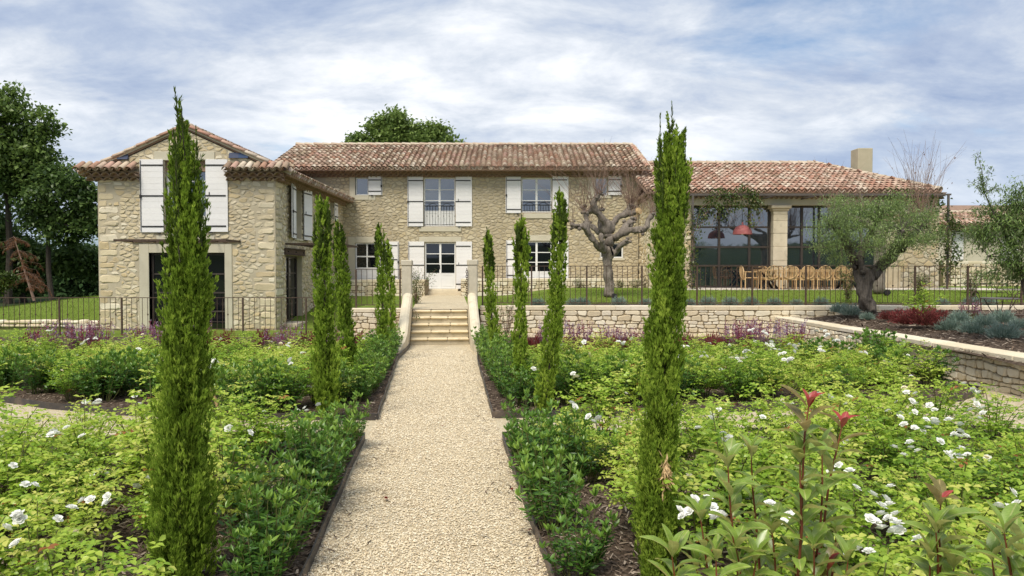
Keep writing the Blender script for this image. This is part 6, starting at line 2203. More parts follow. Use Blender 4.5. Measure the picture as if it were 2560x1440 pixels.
vine_clump('thin reddish climber strand under the pergola left of the lamp', (1785, 535), 90, 50, 29.0, 260)
vine_clump('dark ivy mass on the pergola behind the olive crown', (2265, 520), 190, 80, 29.2, 1700)
vine_clump('ivy column on the right pergola post', (2372, 610), 70, 150, 29.0, 1300)
vine_clump('loose leaves at the top of the right pergola post', (2350, 555), 90, 60, 29.0, 500)
climber('climbing_vine', 'green climber at the foot of the right pergola post', 'climber', [[(PX1, 28.95, 1.2), (PX1 + .1, 28.95, 2.2), (PX1 - .05, 28.95, 3.6)]], 260, 'ivy_leaf', .10, .07, .15, r=.018)


# ------------------------------------------------------------------ trees
def skin_tree(verts, edges, radii, name, mat, parent, rough=.04, nscale=3.0, sub=1, zs_=1.0):
    """One continuous limb surface grown over a skeleton of joints."""
    me = bpy.data.meshes.new(name + '_skeleton')
    pw = WL[parent.name]
    me.from_pydata([tuple(Vector(v) - pw) for v in verts], edges, [])
    o = bpy.data.objects.new(name + '_skeleton', me)
    COL.objects.link(o)
    sk = o.modifiers.new('skin', 'SKIN')
    for i, r in enumerate(radii):
        sv = me.skin_vertices[0].data[i]
        sv.radius = (r, r)
        sv.use_root = (i == 0)
    s = o.modifiers.new('sub', 'SUBSURF'); s.levels = sub + 1; s.render_levels = sub + 1
    dg = bpy.context.evaluated_depsgraph_get()
    ev = bpy.data.meshes.new_from_object(o.evaluated_get(dg), depsgraph=dg)
    bpy.data.objects.remove(o); bpy.data.meshes.remove(me)
    ev.name = name
    from mathutils import noise as mn
    for v in ev.vertices:
        q = Vector((v.co.x, v.co.y, v.co.z * zs_)); n = mn.noise(q * nscale) * rough + mn.noise(q * nscale * 3.1) * rough * .5
        v.co += v.normal * n
    ev.materials.clear(); ev.materials.append(M[mat])
    ev.polygons.foreach_set('use_smooth', np.ones(len(ev.polygons), dtype=bool))
    return link(name, ev, parent)


def crownmesh(blobs, n_clump, per, L, W, sig, mat, base, seed, shell=.5, tmean=.5, squash=.8):
    R = np.random.default_rng(seed)
    fb = FB()
    B = np.array(blobs, float)
    vol = B[:, 3] ** 2
    idx = R.choice(len(B), n_clump, p=vol / vol.sum())
    d = unit(R.normal(0, 1, (n_clump, 3)))
    q = B[idx, 3] * (shell + (1 - shell) * R.random(n_clump)) * (1 + .16 * np.sin(d[:, 0] * 6 + d[:, 2] * 5 + idx))
    C = B[idx, :3] + d * q[:, None] * np.array([1, 1, squash])
    ct = np.clip(R.normal(tmean, .17, n_clump), 0, 1)
    P = np.repeat(C, per, 0) + R.normal(0, 1, (n_clump * per, 3)) * np.array([sig, sig, sig * .6])
    n = len(P)
    fb.leaves(P, R.normal(0, 1, (n, 3)) + np.array([0, 0, -.15]), L * R.uniform(.6, 1.25, n), W * R.uniform(.7, 1.2, n), np.clip(np.repeat(ct, per) + R.normal(0, .1, n), 0, 1), fold=.2, bend=.05)
    return fb.mesh('crown', [M[mat]], base), C


def limbs(mb, root, heads, r0, R, k=None):
    heads = [Vector(h) for h in heads]
    for h in heads[:k]:
        m = root.lerp(h, .5) + Vector((R.uniform(-.3, .3), R.uniform(-.3, .3), (h - root).length * .12))
        mb.tube([root, root.lerp(m, .6) + Vector((0, 0, .05)), m, h], r0, r0 * .18, 5)


def broad_tree(name, label, px_blobs, D, px_trunk, zbase, clumps, per, L, mat, seed, group, r_trunk=.25, tmean=.5, depth=1.0, cat='tree', bark='bark_dark', sig=.38, shell=.5):
    R = random.Random(seed)
    bl = []
    for (x, y, r) in px_blobs:
        p = at(x, y, D); rr = r / F * D
        bl.append((p.x, D + R.uniform(-.5, .5) * rr * depth, p.z, rr))
    tb = at(px_trunk, 700, D); base = Vector((tb.x, D, zbase))
    t = empty(name, base, 0, label, cat, group)
    me, C = crownmesh(bl, clumps, per, L, L * .62, sig, mat, base, seed, shell, tmean)
    link('crown', me, t)
    m = MB()
    low = min(b[2] - b[3] * .5 for b in bl)
    fork = Vector((base.x + R.uniform(-.2, .2), D, max(zbase + 1.0, low)))
    m.tube([base, base.lerp(fork, .5) + Vector((R.uniform(-.15, .15), 0, 0)), fork], r_trunk, r_trunk * .7, 8)
    limbs(m, fork, [b[:3] for b in bl], r_trunk * .55, R)
    for k in range(min(40, len(C))):
        h = Vector(C[k]); b = Vector(min(bl, key=lambda q: (Vector(q[:3]) - h).length)[:3])
        m.tube([b, b.lerp(h, .5) + Vector((0, 0, .1)), h], r_trunk * .14, .012, 4)
    m.build('trunk', M[bark], t)
    return t


FG = 'trees of the wood on the left'
broad_tree('oak_tree', 'tall dark oak at the left edge with ragged branches against the sky', [(15, 265, 50), (-60, 300, 90), (65, 285, 42), (30, 350, 70), (110, 300, 34), (118, 335, 30), (85, 390, 52), (-20, 420, 90), (35, 470, 60), (95, 450, 36), (60, 400, 50)], 42, 20, 0, 500, 36, .29, 'oak_leaf', 41, FG, .20, shell=.5, sig=.32)
broad_tree('oak_tree', 'dark oak branch crown reaching right toward the gabled wing', [(150, 445, 42), (190, 470, 40), (222, 500, 38), (120, 500, 44), (200, 545, 44), (150, 570, 52), (85, 540, 44), (235, 560, 34), (225, 465, 24)], 41, 130, 0, 330, 30, .28, 'oak_leaf', 42, FG, .15, tmean=.42, shell=.5, sig=.3)
broad_tree('oak_tree', 'mid green tree in the middle of the left wood', [(50, 630, 55), (130, 650, 45), (0, 610, 70), (40, 690, 50), (190, 640, 40), (222, 660, 40), (-70, 570, 90)], 44, 60, 0, 520, 60, .32, 'oak_leaf', 43, FG, .18, tmean=.36, shell=.3)
for i, (px, top, D, w) in enumerate(((-40, 520, 56, 90), (25, 560, 58, 70), (95, 585, 54, 70), (150, 600, 57, 60), (195, 575, 52, 62), (235, 590, 55, 60), (270, 570, 60, 70), (-110, 500, 58, 110), (120, 560, 64, 80), (60, 575, 66, 90), (210, 560, 66, 80), (0, 540, 68, 100))):
    rr = w * .5
    top += 55 if px > 30 else 25
    bl = [(px + random.Random(i).uniform(-8, 8), top + 20 + k * 26, rr * (.45 + .16 * k)) for k in range(5)]
    broad_tree('pine_tree', 'dark pine standing in the shaded wood on the left', bl, D, px, 0.1, 320, 28, .40, 'pine_leaf', 60 + i, FG, .13, tmean=.4, bark='bark_dark', sig=.5, shell=.3)
broad_tree('oak_tree', 'round dark tree crown rising behind the long roof', [(905, 350, 22), (950, 322, 30), (998, 306, 28), (1038, 332, 28), (1082, 334, 28), (1120, 356, 20), (980, 350, 44), (1056, 362, 44), (930, 366, 34), (992, 286, 15), (958, 296, 12), (882, 350, 13), (1100, 326, 12), (1142, 364, 12), (1020, 370, 50)], 54, 1000, 0.8, 430, 38, .30, 'oak_leaf', 45, None, .4, tmean=.62, shell=.5, sig=.32)
# dead conifer and a young tree at the edge of the lawn
D = 38
b0, b1 = at(86, 752, D), at(34, 590, D)
t = empty('dead_conifer', b0, 0, 'leaning dead conifer with hanging brown twigs before the dark wood', 'tree', None)
m = MB(); m.tube([b0, b0.lerp(b1, .5), b1], .075, .015, 6)
fb = FB()
for k in range(60):
    p = b0.lerp(b1, .22 + .78 * rnd.random()); s = rnd.choice((-1, 1)); ln = rnd.uniform(.2, 1.0) * (1.1 - .5 * (p - b0).length / (b1 - b0).length)
    q = p + Vector((s * ln, rnd.uniform(-.5, .5), -.25 * ln)); e = q + Vector((s * .15, 0, -.3 * ln))
    m.tube([p, q, e], .007, .003, 3)
    A = np.array([p, q, e]); n = 46
    i = rng.integers(0, 2, n); f = rng.random(n)[:, None]
    P = A[i] * (1 - f) + A[i + 1] * f
    fb.blades(P, rng.normal(0, .3, (n, 3)) + np.array([0, 0, -1]), rng.uniform(.08, .26, n), .014, rng.random(n))
m.build('trunk', M['twig'], t); link('foliage', fb.mesh('foliage', [M['dead_leaf']], b0), t)
broad_tree('young_tree', 'young tree with a thin stem and reddish leaves on the lawn at the left edge', [(8, 700, 22), (22, 690, 16), (-10, 715, 22)], 31, 8, 0.0, 70, 30, .12, 'ivy_leaf', 48, None, .035, sig=.13, tmean=.45)


# ---- pollarded tree before the long house
def shoots(parent, heads, n, lmin, lmax, R, r=.011, lean=.35, seg=5):
    m = MB()
    for k in range(n):
        h = Vector(R.choice(heads))
        d = Vector((R.gauss(0, lean), R.gauss(0, lean), 1)).normalized()
        L = R.uniform(lmin, lmax)
        bend = Vector((R.gauss(0, .22), R.gauss(0, .22), 0))
        p0 = h + Vector((R.gauss(0, .05), R.gauss(0, .05), 0))
        pts = [p0 + d * L * f + bend * (f * f) * L * .6 for f in (0, .3, .65, 1)]
        m.tube(pts, r * R.uniform(.7, 1.1), r * .25, 4, cap=False)
        if R.random() < .5:
            a = pts[2]; m.tube([a, a + (d + Vector((R.gauss(0, .6), R.gauss(0, .6), 0))) * L * .25], r * .4, r * .2, 3, cap=False)
    return m.build('shoots', M['twig'], parent)


def pollard():
    D = 24.5
    zb = float(TZ(np.array(3.2), np.array(24.5)))
    s = 1.0
    P = lambda x, y, dy=0.0: at(1220 + x / 3.789, 400 + y / 3.789, D) + Vector((0, dy, 0))
    base = P(1150, 1290); base.z = zb
    t = empty('pollarded_tree', base, 0, 'old pollarded tree with knobbly bare limbs on the terrace lawn before the long house', 'tree', 'pollarded trees')
    k = 1 / 3.789 / F * D
    V, E, Rr = [], [], []
    def add(x, y, w, parent=None, dy=0.0):
        p = P(x, y, dy)
        V.append(p); Rr.append(w * k / 2 * (.86 if parent is not None else 1))
        if parent is not None: E.append((parent, len(V) - 1))
        return len(V) - 1
    b = add(1152, 1300, 128); V[0].z = zb - .05
    a1 = add(1148, 1200, 112, b); a2 = add(1136, 1060, 108, a1); a3 = add(1128, 940, 112, a2); a4 = add(1132, 850, 128, a3); a5 = add(1146, 760, 130, a4); a6 = add(1140, 670, 122, a5)
    # centre stem
    c1 = add(1108, 590, 96, a6, -.1); c2 = add(1050, 525, 62, c1, -.2); c3 = add(1000, 475, 58, c2, -.25); c4 = add(975, 420, 74, c3, -.3); c5 = add(1010, 370, 76, c4, -.3); c6 = add(1048, 345, 58, c5, -.3)
    c7 = add(925, 500, 48, c3, -.1); c8 = add(905, 470, 58, c7, -.1)
    # left low limb
    l1 = add(1075, 850, 92, a4, -.15); l2 = add(1025, 800, 78, l1, -.3); l3 = add(975, 745, 66, l2, -.4); l4 = add(935, 690, 70, l3, -.45); l5 = add(915, 640, 72, l4, -.5); l6 = add(860, 640, 48, l5, -.6); l7 = add(805, 640, 60, l6, -.7); l8 = add(765, 610, 58, l7, -.7)
    l9 = add(925, 570, 44, l5, -.4); l10 = add(905, 510, 48, l9, -.4)
    # left back limb
    k1 = add(1070, 690, 70, a6, .35); k2 = add(1010, 620, 56, k1, .6); k3 = add(960, 595, 66, k2, .75)
    k4 = add(1065, 640, 54, a6, .2); k5 = add(1075, 520, 50, k4, .3); k6 = add(1080, 480, 62, k5, .35)
    # right upper limb
    r1 = add(1190, 590, 74, a6, .1); r2 = add(1235, 545, 68, r1, .2); r3 = add(1300, 510, 72, r2, .3); r4 = add(1350, 470, 66, r3, .35); r5 = add(1372, 410, 72, r4, .35); r6 = add(1408, 495, 52, r3, .1)
    # right low limb
    s1 = add(1215, 730, 84, a5, -.2); s2 = add(1270, 685, 78, s1, -.35); s3 = add(1350, 670, 72, s2, -.45); s4 = add(1430, 675, 76, s3, -.5); s5 = add(1480, 640, 62, s4, -.5); s6 = add(1490, 580, 56, s5, -.45); s7 = add(1540, 525, 62, s6, -.4)
    s8 = add(1310, 610, 74, s2, -.2); s9 = add(1370, 585, 84, s8, -.1)
    # small low right stub
    q1 = add(1195, 880, 66, a4, -.25); q2 = add(1235, 820, 70, q1, -.4); q3 = add(1290, 770, 62, q2, -.5)
    q4 = add(1060, 780, 58, l1, -.45); q5 = add(1058, 700, 56, q4, -.45)
    skin_tree(V, E, Rr, 'trunk', 'bark', t, rough=.05, nscale=7.0, sub=1, zs_=.5)
    # knots at the heads
    m = MB()
    heads = [c6, c8, l8, l10, k3, k6, r5, r6, s7, s9, q3, c5, l7, s4, r4, s8, c1]
    for h in heads:
        for j in range(6):
            c = V[h] + Vector((rnd.gauss(0, .07), rnd.gauss(0, .06) - .04, rnd.gauss(0, .06))); r = rnd.uniform(.03, .075)
            pr_ = [(r * .25, -r * .9), (r * .8, -r * .5), (r, 0), (r * .8, r * .5), (r * .3, r * .85)]
            m.lathe(c, pr_, 7)
    m.build('knots', M['bark'], t, True)['kind'] = 'stuff'
    hd = [V[h] for h in (c6, c5, c8, l8, l10, k3, k6, r5, r5, r5, r6, s7, s7, s9, r4, c4)]
    shoots(t, hd, 260, .7, 2.2, random.Random(4), .0075, .5)
    m = MB(); c = V[r6] + Vector((.04, -.14, .02)); m.tube([c, c + Vector((.05, -.06, .02))], .12, .115, 12)
    m.build('cut_face', M['straw'], t)
    return t


pollard()


def second_pollard():
    D = 25.5
    zb = 1.03
    P = lambda x, y, dy=0.0: at(x, y, D) + Vector((0, dy, 0))
    base = P(2196, 740); base.z = zb
    t = empty('pollarded_tree', base, 0, 'second bare pollarded tree behind the olive, its long shoots rising above the right roof', 'tree', 'pollarded trees')
    V = [base, P(2198, 680), P(2200, 620), P(2190, 560), P(2130, 545), P(2090, 530), P(2240, 565), P(2285, 555), P(2300, 530), P(2200, 540), P(2160, 525), P(2325, 550), P(2070, 520)]
    E = [(0, 1), (1, 2), (2, 3), (3, 4), (4, 5), (3, 6), (6, 7), (7, 8), (3, 9), (9, 10), (7, 11), (5, 12)]
    r = [.24, .2, .2, .2, .10, .07, .10, .06, .06, .08, .06, .05, .06]
    skin_tree(V, E, r, 'trunk', 'bark', t, rough=.03, nscale=5)
    shoots(t, [V[8], V[8], V[11], V[7]], 70, 1.6, 2.8, random.Random(14), .009, .2)
    shoots(t, [V[5], V[12], V[10], V[4]], 60, .9, 1.9, random.Random(15), .008, .5)
    fb = FB(); n = 20
    q = np.array(at(2310, 440, D)) + rng.normal(0, 1, (n, 3)) * np.array([.75, .3, .6])
    fb.leaves(q, rng.normal(0, 1, (n, 3)) + np.array([0, 0, -1]), .09, .05, np.full(n, .1))
    link('withered_leaves', fb.mesh('withered_leaves', [M['dead_leaf']], base), t)


second_pollard()


# ---- olive trees
def olive():
    D = 19.3
    base = at(2171, 782, D)
    t = empty('olive_tree', base, 0, 'old olive tree with gnarled trunk and silvery crown in the mulched bed', 'olive tree', 'olive trees')
    P = lambda x, y, dy=0.0: at(x, y, D) + Vector((0, dy, 0))
    V = [P(2178, 786), P(2170, 755), P(2160, 725), P(2156, 695), P(2142, 660), P(2112, 622, -.2), P(2085, 585, -.3), P(2060, 560, -.4),
         P(2195, 680, .1), P(2232, 645, .1), P(2262, 610, .0), P(2300, 575, .1), P(2160, 640, .3), P(2190, 590, .4), P(2210, 555, .4), P(2120, 580, .1), P(2330, 560, .3), P(2240, 580, -.3)]
    E = [(0, 1), (1, 2), (2, 3), (3, 4), (4, 5), (5, 6), (6, 7), (3, 8), (8, 9), (9, 10), (10, 11), (4, 12), (12, 13), (13, 14), (5, 15), (11, 16), (9, 17)]
    r = [.30, .255, .22, .215, .17, .12, .085, .05, .16, .13, .10, .06, .11, .08, .05, .06, .04, .06]
    skin_tree(V, E, [q * .8 for q in r], 'trunk', 'bark_olive', t, rough=.12, nscale=5.0, sub=2, zs_=.3)
    bl = []
    for (x, y, w, dy) in ((2060, 560, 52, -.3), (2045, 610, 40, -.4), (2100, 530, 58, 0), (2150, 545, 58, .2), (2095, 590, 52, -.3), (2200, 530, 58, .2), (2190, 590, 58, -.2), (2150, 610, 46, -.4), (2250, 545, 60, .1), (2250, 600, 48, -.3), (2300, 550, 52, .1), (2330, 585, 42, .1), (2290, 600, 44, -.2), (2120, 500, 34, .2), (2195, 630, 34, -.3), (2345, 540, 30, .2), (2030, 585, 28, -.2), (2075, 640, 30, -.3), (2210, 660, 22, -.2), (2260, 500, 34, .2)):
        p = P(x, y, dy * 1.6); bl.append((p.x, p.y, p.z, w / F * D))
    me, C = crownmesh(bl, 820, 32, .075, .018, .11, 'olive_leaf', base, 51, .25, .5)
    link('crown', me, t)
    m = MB()
    R = random.Random(3)
    for k in range(170):
        h = Vector(C[k]); b = min(V[5:], key=lambda q: (q - h).length)
        mm = b.lerp(h, .5) + Vector((0, 0, .08)); m.tube([b, mm, h], .014, .003, 4, cap=False)
    m.build('twigs', M['bark_olive'], t)


olive()


def young_olive():
    D = 13.6
    base = Vector((at(2575, 700, D).x, D, .62))
    t = empty('olive_tree', base, 0, 'younger olive tree cut by the right edge, one tall sprig rising above its crown', 'olive tree', 'olive trees')
    P = lambda x, y, dy=0.0: at(x, y, D) + Vector((0, dy, 0))
    V = [base, P(2572, 760), P(2560, 700), P(2535, 620), P(2500, 560), P(2460, 480), P(2442, 380), P(2600, 600), P(2540, 520), P(2470, 640)]
    m = MB()
    for a, b, r0, r1 in ((0, 1, .085, .075), (1, 2, .075, .06), (2, 3, .05, .04), (3, 4, .036, .022), (4, 5, .02, .009), (5, 6, .009, .003), (2, 7, .045, .025), (3, 8, .03, .014), (3, 9, .02, .008)):
        m.tube([V[a], V[a].lerp(V[b], .5) + Vector((rnd.gauss(0, .02), rnd.gauss(0, .02), 0)), V[b]], r0, r1, 6)
    bl = []
    for (x, y, w) in ((2500, 560, 48), (2540, 520, 52), (2480, 600, 40), (2530, 600, 55), (2560, 560, 60), (2500, 650, 40), (2550, 670, 45), (2470, 530, 30), (2455, 580, 24), (2590, 620, 60), (2600, 520, 50), (2530, 480, 34), (2480, 690, 22), (2560, 700, 26)):
        p = P(x, y, rnd.uniform(-.3, .3)); bl.append((p.x, p.y, p.z, w / F * D))
    me, C = crownmesh(bl, 560, 26, .085, .022, .09, 'olive_leaf', base, 52, .25, .42)
    fb = FB()
    A = np.array([V[4], V[5], (V[5] + V[6]) / 2, V[6]]); n = 260
    i = rng.integers(0, 3, n); f = rng.random(n)[:, None]
    fb.leaves(A[i] * (1 - f) + A[i + 1] * f + rng.normal(0, .035, (n, 3)), rng.normal(0, .8, (n, 3)) + np.array([0, 0, .5]), .07, .019, np.clip(rng.normal(.45, .15, n), 0, 1))
    for bx, by in ((2478, 415), (2428, 455), (2500, 470), (2450, 440)):
        a, b = np.array(V[5]), np.array(P(bx, by)); m.tube([V[5], Vector((a + b) / 2), Vector(b)], .006, .002, 4)
        n = 80; f = rng.random(n)[:, None]
        fb.leaves(a * (1 - f) + b * f + rng.normal(0, .03, (n, 3)), rng.normal(0, .8, (n, 3)) + (b - a) * .8, .07, .019, np.clip(rng.normal(.45, .15, n), 0, 1))
    link('crown', me, t)
    link('sprig', fb.mesh('sprig', [M['olive_leaf']], base), t)['kind'] = 'stuff'
    for k in range(90):
        h = Vector(C[k]); b = min(V[2:], key=lambda q: (q - h).length); m.tube([b, b.lerp(h, .5) + Vector((0, 0, .05)), h], .008, .002, 4, cap=False)
    m.build('trunk', M['bark_olive'], t)


young_olive()


# ------------------------------------------------------------------ furniture on the patio
def teak_chair():
    t = empty('teak_chair', (0, 0, 0), 0, None, 'chair', 'teak armchairs round the long table')
    def part(n, m, sm=False): return link(n, m.mesh(n, M['teak'], sm), t)
    w, d, hs = .27, .25, .44
    m = MB(); m.box(-w, w, hs - .02, hs + .012, -d, d, None, .01); part('seat', m)
    for sx in (-1, 1):
        m = MB(); m.tube([(sx * (w - .01), -d, 0), (sx * (w - .01), -d, hs), (sx * (w - .005), -d + .01, .66)], .021, .019, 6); part('leg', m)      # at the back of the chair
        m = MB(); m.tube([(sx * (w - .01), d, 0), (sx * (w - .01), d, hs), (sx * w, d - .02, .655)], .021, .019, 6); part('leg', m)
        m = MB(); m.box(sx * w - .03, sx * w + .03, .655, .685, -d - .0, d + .02, None, .01); part('armrest', m)
    for y in (-d, d):
        m = MB(); m.box(-w + .012, w - .012, hs - .085, hs - .021, y - .012, y + .012); part('apron', m)
    # oval back, upright slats inside its ring
    yb, zc, rx, rz = -d - .03, .66, .255, .245
    ring = [(rx * math.cos(a), yb - .05 * (math.sin(a) + 1) * .6, zc + rz * math.sin(a)) for a in np.linspace(0, 2 * PI, 21)]
    m = MB(); m.tube(ring, .021, .021, 6, cap=False); part('back_frame', m, True)
    for k in range(7):
        x = -.18 + .06 * k
        hh = rz * math.sqrt(1 - (x / rx) ** 2)
        m = MB(); m.tube([(x, yb - .05 * (1 - hh / rz) * .6, zc - hh), (x, yb - .045, zc), (x, yb - .05 * (1 + hh / rz) * .6, zc + hh)], .013, .013, 4, cap=False); part('slat', m)
    return t


ch0 = teak_chair()
ZP = 1.176
near_px = (1925, 1969, 2011, 2053, 2092, 2132)
far_px = (1911, 1951, 1991, 2031, 2071, 2111)
seats = [(at(1874, 700, 29.3).x, 29.3, -PI / 2, 'teak armchair at the left end of the long table, seen from the side')]
ordn = ('first', 'second', 'third', 'fourth', 'fifth', 'sixth')
for i, p in enumerate(near_px): seats.append((at(p, 700, 28.55).x, 28.55 + rnd.uniform(-.04, .04), rnd.uniform(-.08, .08), '%s teak armchair from the left, its slatted oval back toward the garden' % ordn[i]))
for i, p in enumerate(far_px): seats.append((at(p, 700, 30.05).x, 30.05, PI + rnd.uniform(-.08, .08), '%s teak armchair from the left on the glazing side of the table' % ordn[i]))
for i, (x, y, rz, lab) in enumerate(seats):
    o = ch0 if i == 0 else copy_tree(ch0)
    o.location = (x, y, ZP); o.rotation_euler = (0, 0, rz); o['label'] = lab
tx0, tx1 = at(1888, 700, 29.3).x, at(2150, 700, 29.3).x
t = empty('dining_table', ((tx0 + tx1) / 2, 29.3, ZP), 0, 'long teak dining table with dark crossed feet, ringed by armchairs', 'table')
n = 5
for k in range(n):
    m = MB(); y0 = 28.86 + .88 * k / n; m.box(tx0, tx1, ZP + .72, ZP + .755, y0 + .003, y0 + .88 / n - .003, None, .006); m.build('plank', M['teak'], t)
for x in (tx0 + .5, tx1 - .5):
    m = MB()
    for s in (-1, 1):
        for q in (-.3, .3):
            m.tube([(x - s * .28, 29.3 + q, ZP), (x - s * .05, 29.3 + q * .7, ZP + .36), (x + s * .2, 29.3 + q, ZP + .719)], .05, .035, 6)
    m.build('leg', M['black'], t)
for px, lab in ((1896, 'dark dish on the left part of the long table'),):
    c = at(px, 672, 29.2); t2 = empty('table_dish', (c.x, 29.2, ZP + .756), 0, lab, 'dish')
    m = MB(); m.lathe((0, 0, 0), [(.05, 0), (.14, .05), (.17, .10), (.16, .10), (.05, .02)], 12); link('bowl', m.mesh('bowl', M['bronze'], True), t2)
    m = MB(); m.lathe((0, 0, -.001), [(.08, 0), (.08, .008), (.05, .01)], 12); link('foot', m.mesh('foot', M['bronze'], True), t2)


# ---- bistro table and chairs on the right
def bistro_table(loc, r, h, lab, square=False):
    t = empty('bistro_table', loc, 0, lab, 'table', 'dark iron garden tables')
    m = MB()
    if square: m.box(-r, r, h - .02, h, -r * .7, r * .7, None, .006)
    else: m.lathe((0, 0, h - .022), [(r, 0), (r, .022), (r * .5, .024)], 28)
    link('table_top', m.mesh('table_top', M['pergola']), t)
    for k in range(4):
        a = PI / 4 + k * PI / 2
        c, s = math.cos(a), math.sin(a)
        m = MB(); m.tube([(c * r * .8, s * r * .55 if square else s * r * .8, h - .022), (c * r * .38, s * r * .38, h * .55), (c * r * .2, s * r * .2, h * .36), (c * r * .35, s * r * .35, h * .14), (c * r * .62, s * r * .62, 0)], .010, n=5)
        link('leg', m.mesh('leg', M['rust']), t)
    m = MB(); m.tube([(r * .22 * math.cos(a), r * .22 * math.sin(a), h * .36) for a in np.linspace(0, 2 * PI, 17)], .008, n=5, cap=False); link('ring', m.mesh('ring', M['rust']), t)
    return t


def bistro_chair(loc, rz, lab):
    t = empty('bistro_chair', loc, rz, lab, 'chair', 'dark iron garden chairs')
    m = MB(); m.lathe((0, 0, .43), [(.20, 0), (.205, .012), (.19, .02)], 20); link('seat', m.mesh('seat', M['rust']), t)
    for sx in (-1, 1):
        for sy in (-1, 1):
            m = MB(); m.tube([(sx * .14, sy * .14, .43), (sx * .16, sy * .17, .2), (sx * .20, sy * .21, 0)], .010, n=5); link('leg', m.mesh('leg', M['rust']), t)
    m = MB(); m.tube([(.20 * math.cos(a) * (1.0 if a < PI else 1.0), -.19, .45 + .46 * math.sin(a)) for a in np.linspace(0, PI, 14)], .011, n=5, cap=False); link('back_hoop', m.mesh('back_hoop', M['rust']), t)
    m = MB(); m.tube([(.12 * math.cos(a), -.19, .66 + .13 * math.sin(a)) for a in np.linspace(0, 2 * PI, 17)], .008, n=5, cap=False)
    m.tube([(0, -.19, .45), (0, -.19, .53)], .008, n=5); m.tube([(0, -.19, .79), (0, -.19, .91)], .008, n=5)
    link('back_scroll', m.mesh('back_scroll', M['rust']), t)
    return t


sl = lambda x, y: float(SOIL(np.array(x), np.array(y)))
c = at(2500, 745, 17.0)
bistro_table((c.x, 17.0, c.z - .74), .40, .74, 'round dark iron bistro table at the right edge in front of the railing')
c2 = at(2418, 780, 17.2)
bistro_chair((c2.x, 17.2, c.z - .74), .35, 'dark iron bistro chair with a hooped back left of the round table')
c3 = at(2555, 790, 16.2)
bistro_chair((c3.x, 16.2, c.z - .78), PI - .4, 'dark iron bistro chair right of the round table, cut by the edge')
struct(link('bistro_gravel', grid_mesh('bistro_gravel', np.linspace(10.0, 15, 12), np.linspace(15.6, 20.9, 12), lambda X, Y: SOIL(X, Y) * 0 + c.z - .745 + .0 * X, M['gravel'])))
for px, py, lab in ((2430, 708, 'small dark garden table on the lawn behind the railing, left one of three'), (2492, 707, 'small dark garden table on the lawn behind the railing, middle one of three'), (2530, 722, 'larger dark garden table on the lawn behind the railing, nearest of three')):
    D = 26.0 if py < 715 else 24.2
    c = at(px, py, D); zg = float(TZ(np.array(c.x), np.array(D)))
    bistro_table((c.x, D, zg), .36, c.z - zg, lab, True)
for px, py, lab in ((1536, 742, 'small black garden spotlight at the foot of the pollarded tree'), (2216, 732, 'small black garden spotlight on the lawn right of the olive trunk')):
    D = 24.0 if px < 2000 else 25.0
    c = at(px, py, D)
    t = empty('garden_spotlight', (c.x, D, float(TZ(np.array(c.x), np.array(D)))), 0, lab, 'spotlight', 'garden spotlights')
    hz_ = c.z - t.location.z
    m = MB(); m.tube([(0, 0, -.02), (0, 0, hz_)], .012, n=6); link('stake', m.mesh('stake', M['black']), t)
    m = MB(); m.tube([(-.02, -.12, hz_ + .02), (0, 0, hz_), (.03, .1, hz_ - .02)], .09, rs=[.10, .10, .05], n=12); link('housing', m.mesh('housing', M['black']), t)


# ---- small things: chain, fallen leaves, dry stalk, stone border on the lawn
y = 20.55
a = at(1167, 674, y)
t = empty('iron_chain', a, 0, 'rusty iron chain hanging beside the right pier at the head of the steps', 'chain')
for k in range(13):
    m = MB()
    m.tube([((.026 * math.cos(q)) if k % 2 else 0, 0 if k % 2 else .026 * math.cos(q), -.062 * k + .042 * math.sin(q)) for q in np.linspace(0, 2 * PI, 11)], .010, n=4, cap=False)
    link('chain_link', m.mesh('chain_link', M['rust']), t)
for px, py, lab, s in ((969, 1249, 'crumpled red fallen leaf lying in the middle of the gravel path', 1.0), (1283, 1226, 'red fallen leaf by the right edging of the gravel path, farther one', .8), (1322, 1328, 'red fallen leaf by the right edging of the gravel path, nearer one', .7), (1107, 1066, 'small brown fallen leaf on the path at the crossing', .6), (792, 1135 + 160, 'red fallen leaf by the left edging of the gravel path', .7)):
    g = onz(px, py, .012)
    fb = FB()
    n = 5
    a = np.linspace(-1.1, 1.1, n)
    fb.leaves(np.tile(np.array([0, 0, .008]), (n, 1)), np.stack([np.sin(a), np.cos(a), rng.uniform(.1, .5, n)], 1), .038 * s, .022 * s, rng.random(n), fold=.6)
    t = link('fallen_leaf', fb.mesh('fallen_leaf', [M['dryleaf']]), None, g, (0, 0, rnd.uniform(0, 6)))
    tag(t, lab, 'leaf', 'fallen leaves on the path')
g0, g1 = at(512, 945, 8.9), at(546, 1022, 9.0)
t = empty('straw_stalk', g1, 0, 'dry straw coloured stalk leaning behind the nearest left cypress', 'dry stalk')
m = MB(); m.tube([g1, g1.lerp(g0, .4) + Vector((.01, 0, .02)), g0], .022, .010, 6); m.build('stalk', M['straw'], t)
m = MB()
for k in range(7):
    p = g0.lerp(g1, rnd.random() * .5); m.tube([p, p + Vector((rnd.uniform(-.06, .03), 0, rnd.uniform(.03, .09)))], .004, .001, 4)
m.build('husk', M['straw'], t)
t = empty('stone_border', (-17.5, 24.6, 0), 0, 'low border of loose pale stones at the foot of the left lawn', 'stone border')
R = random.Random(9)
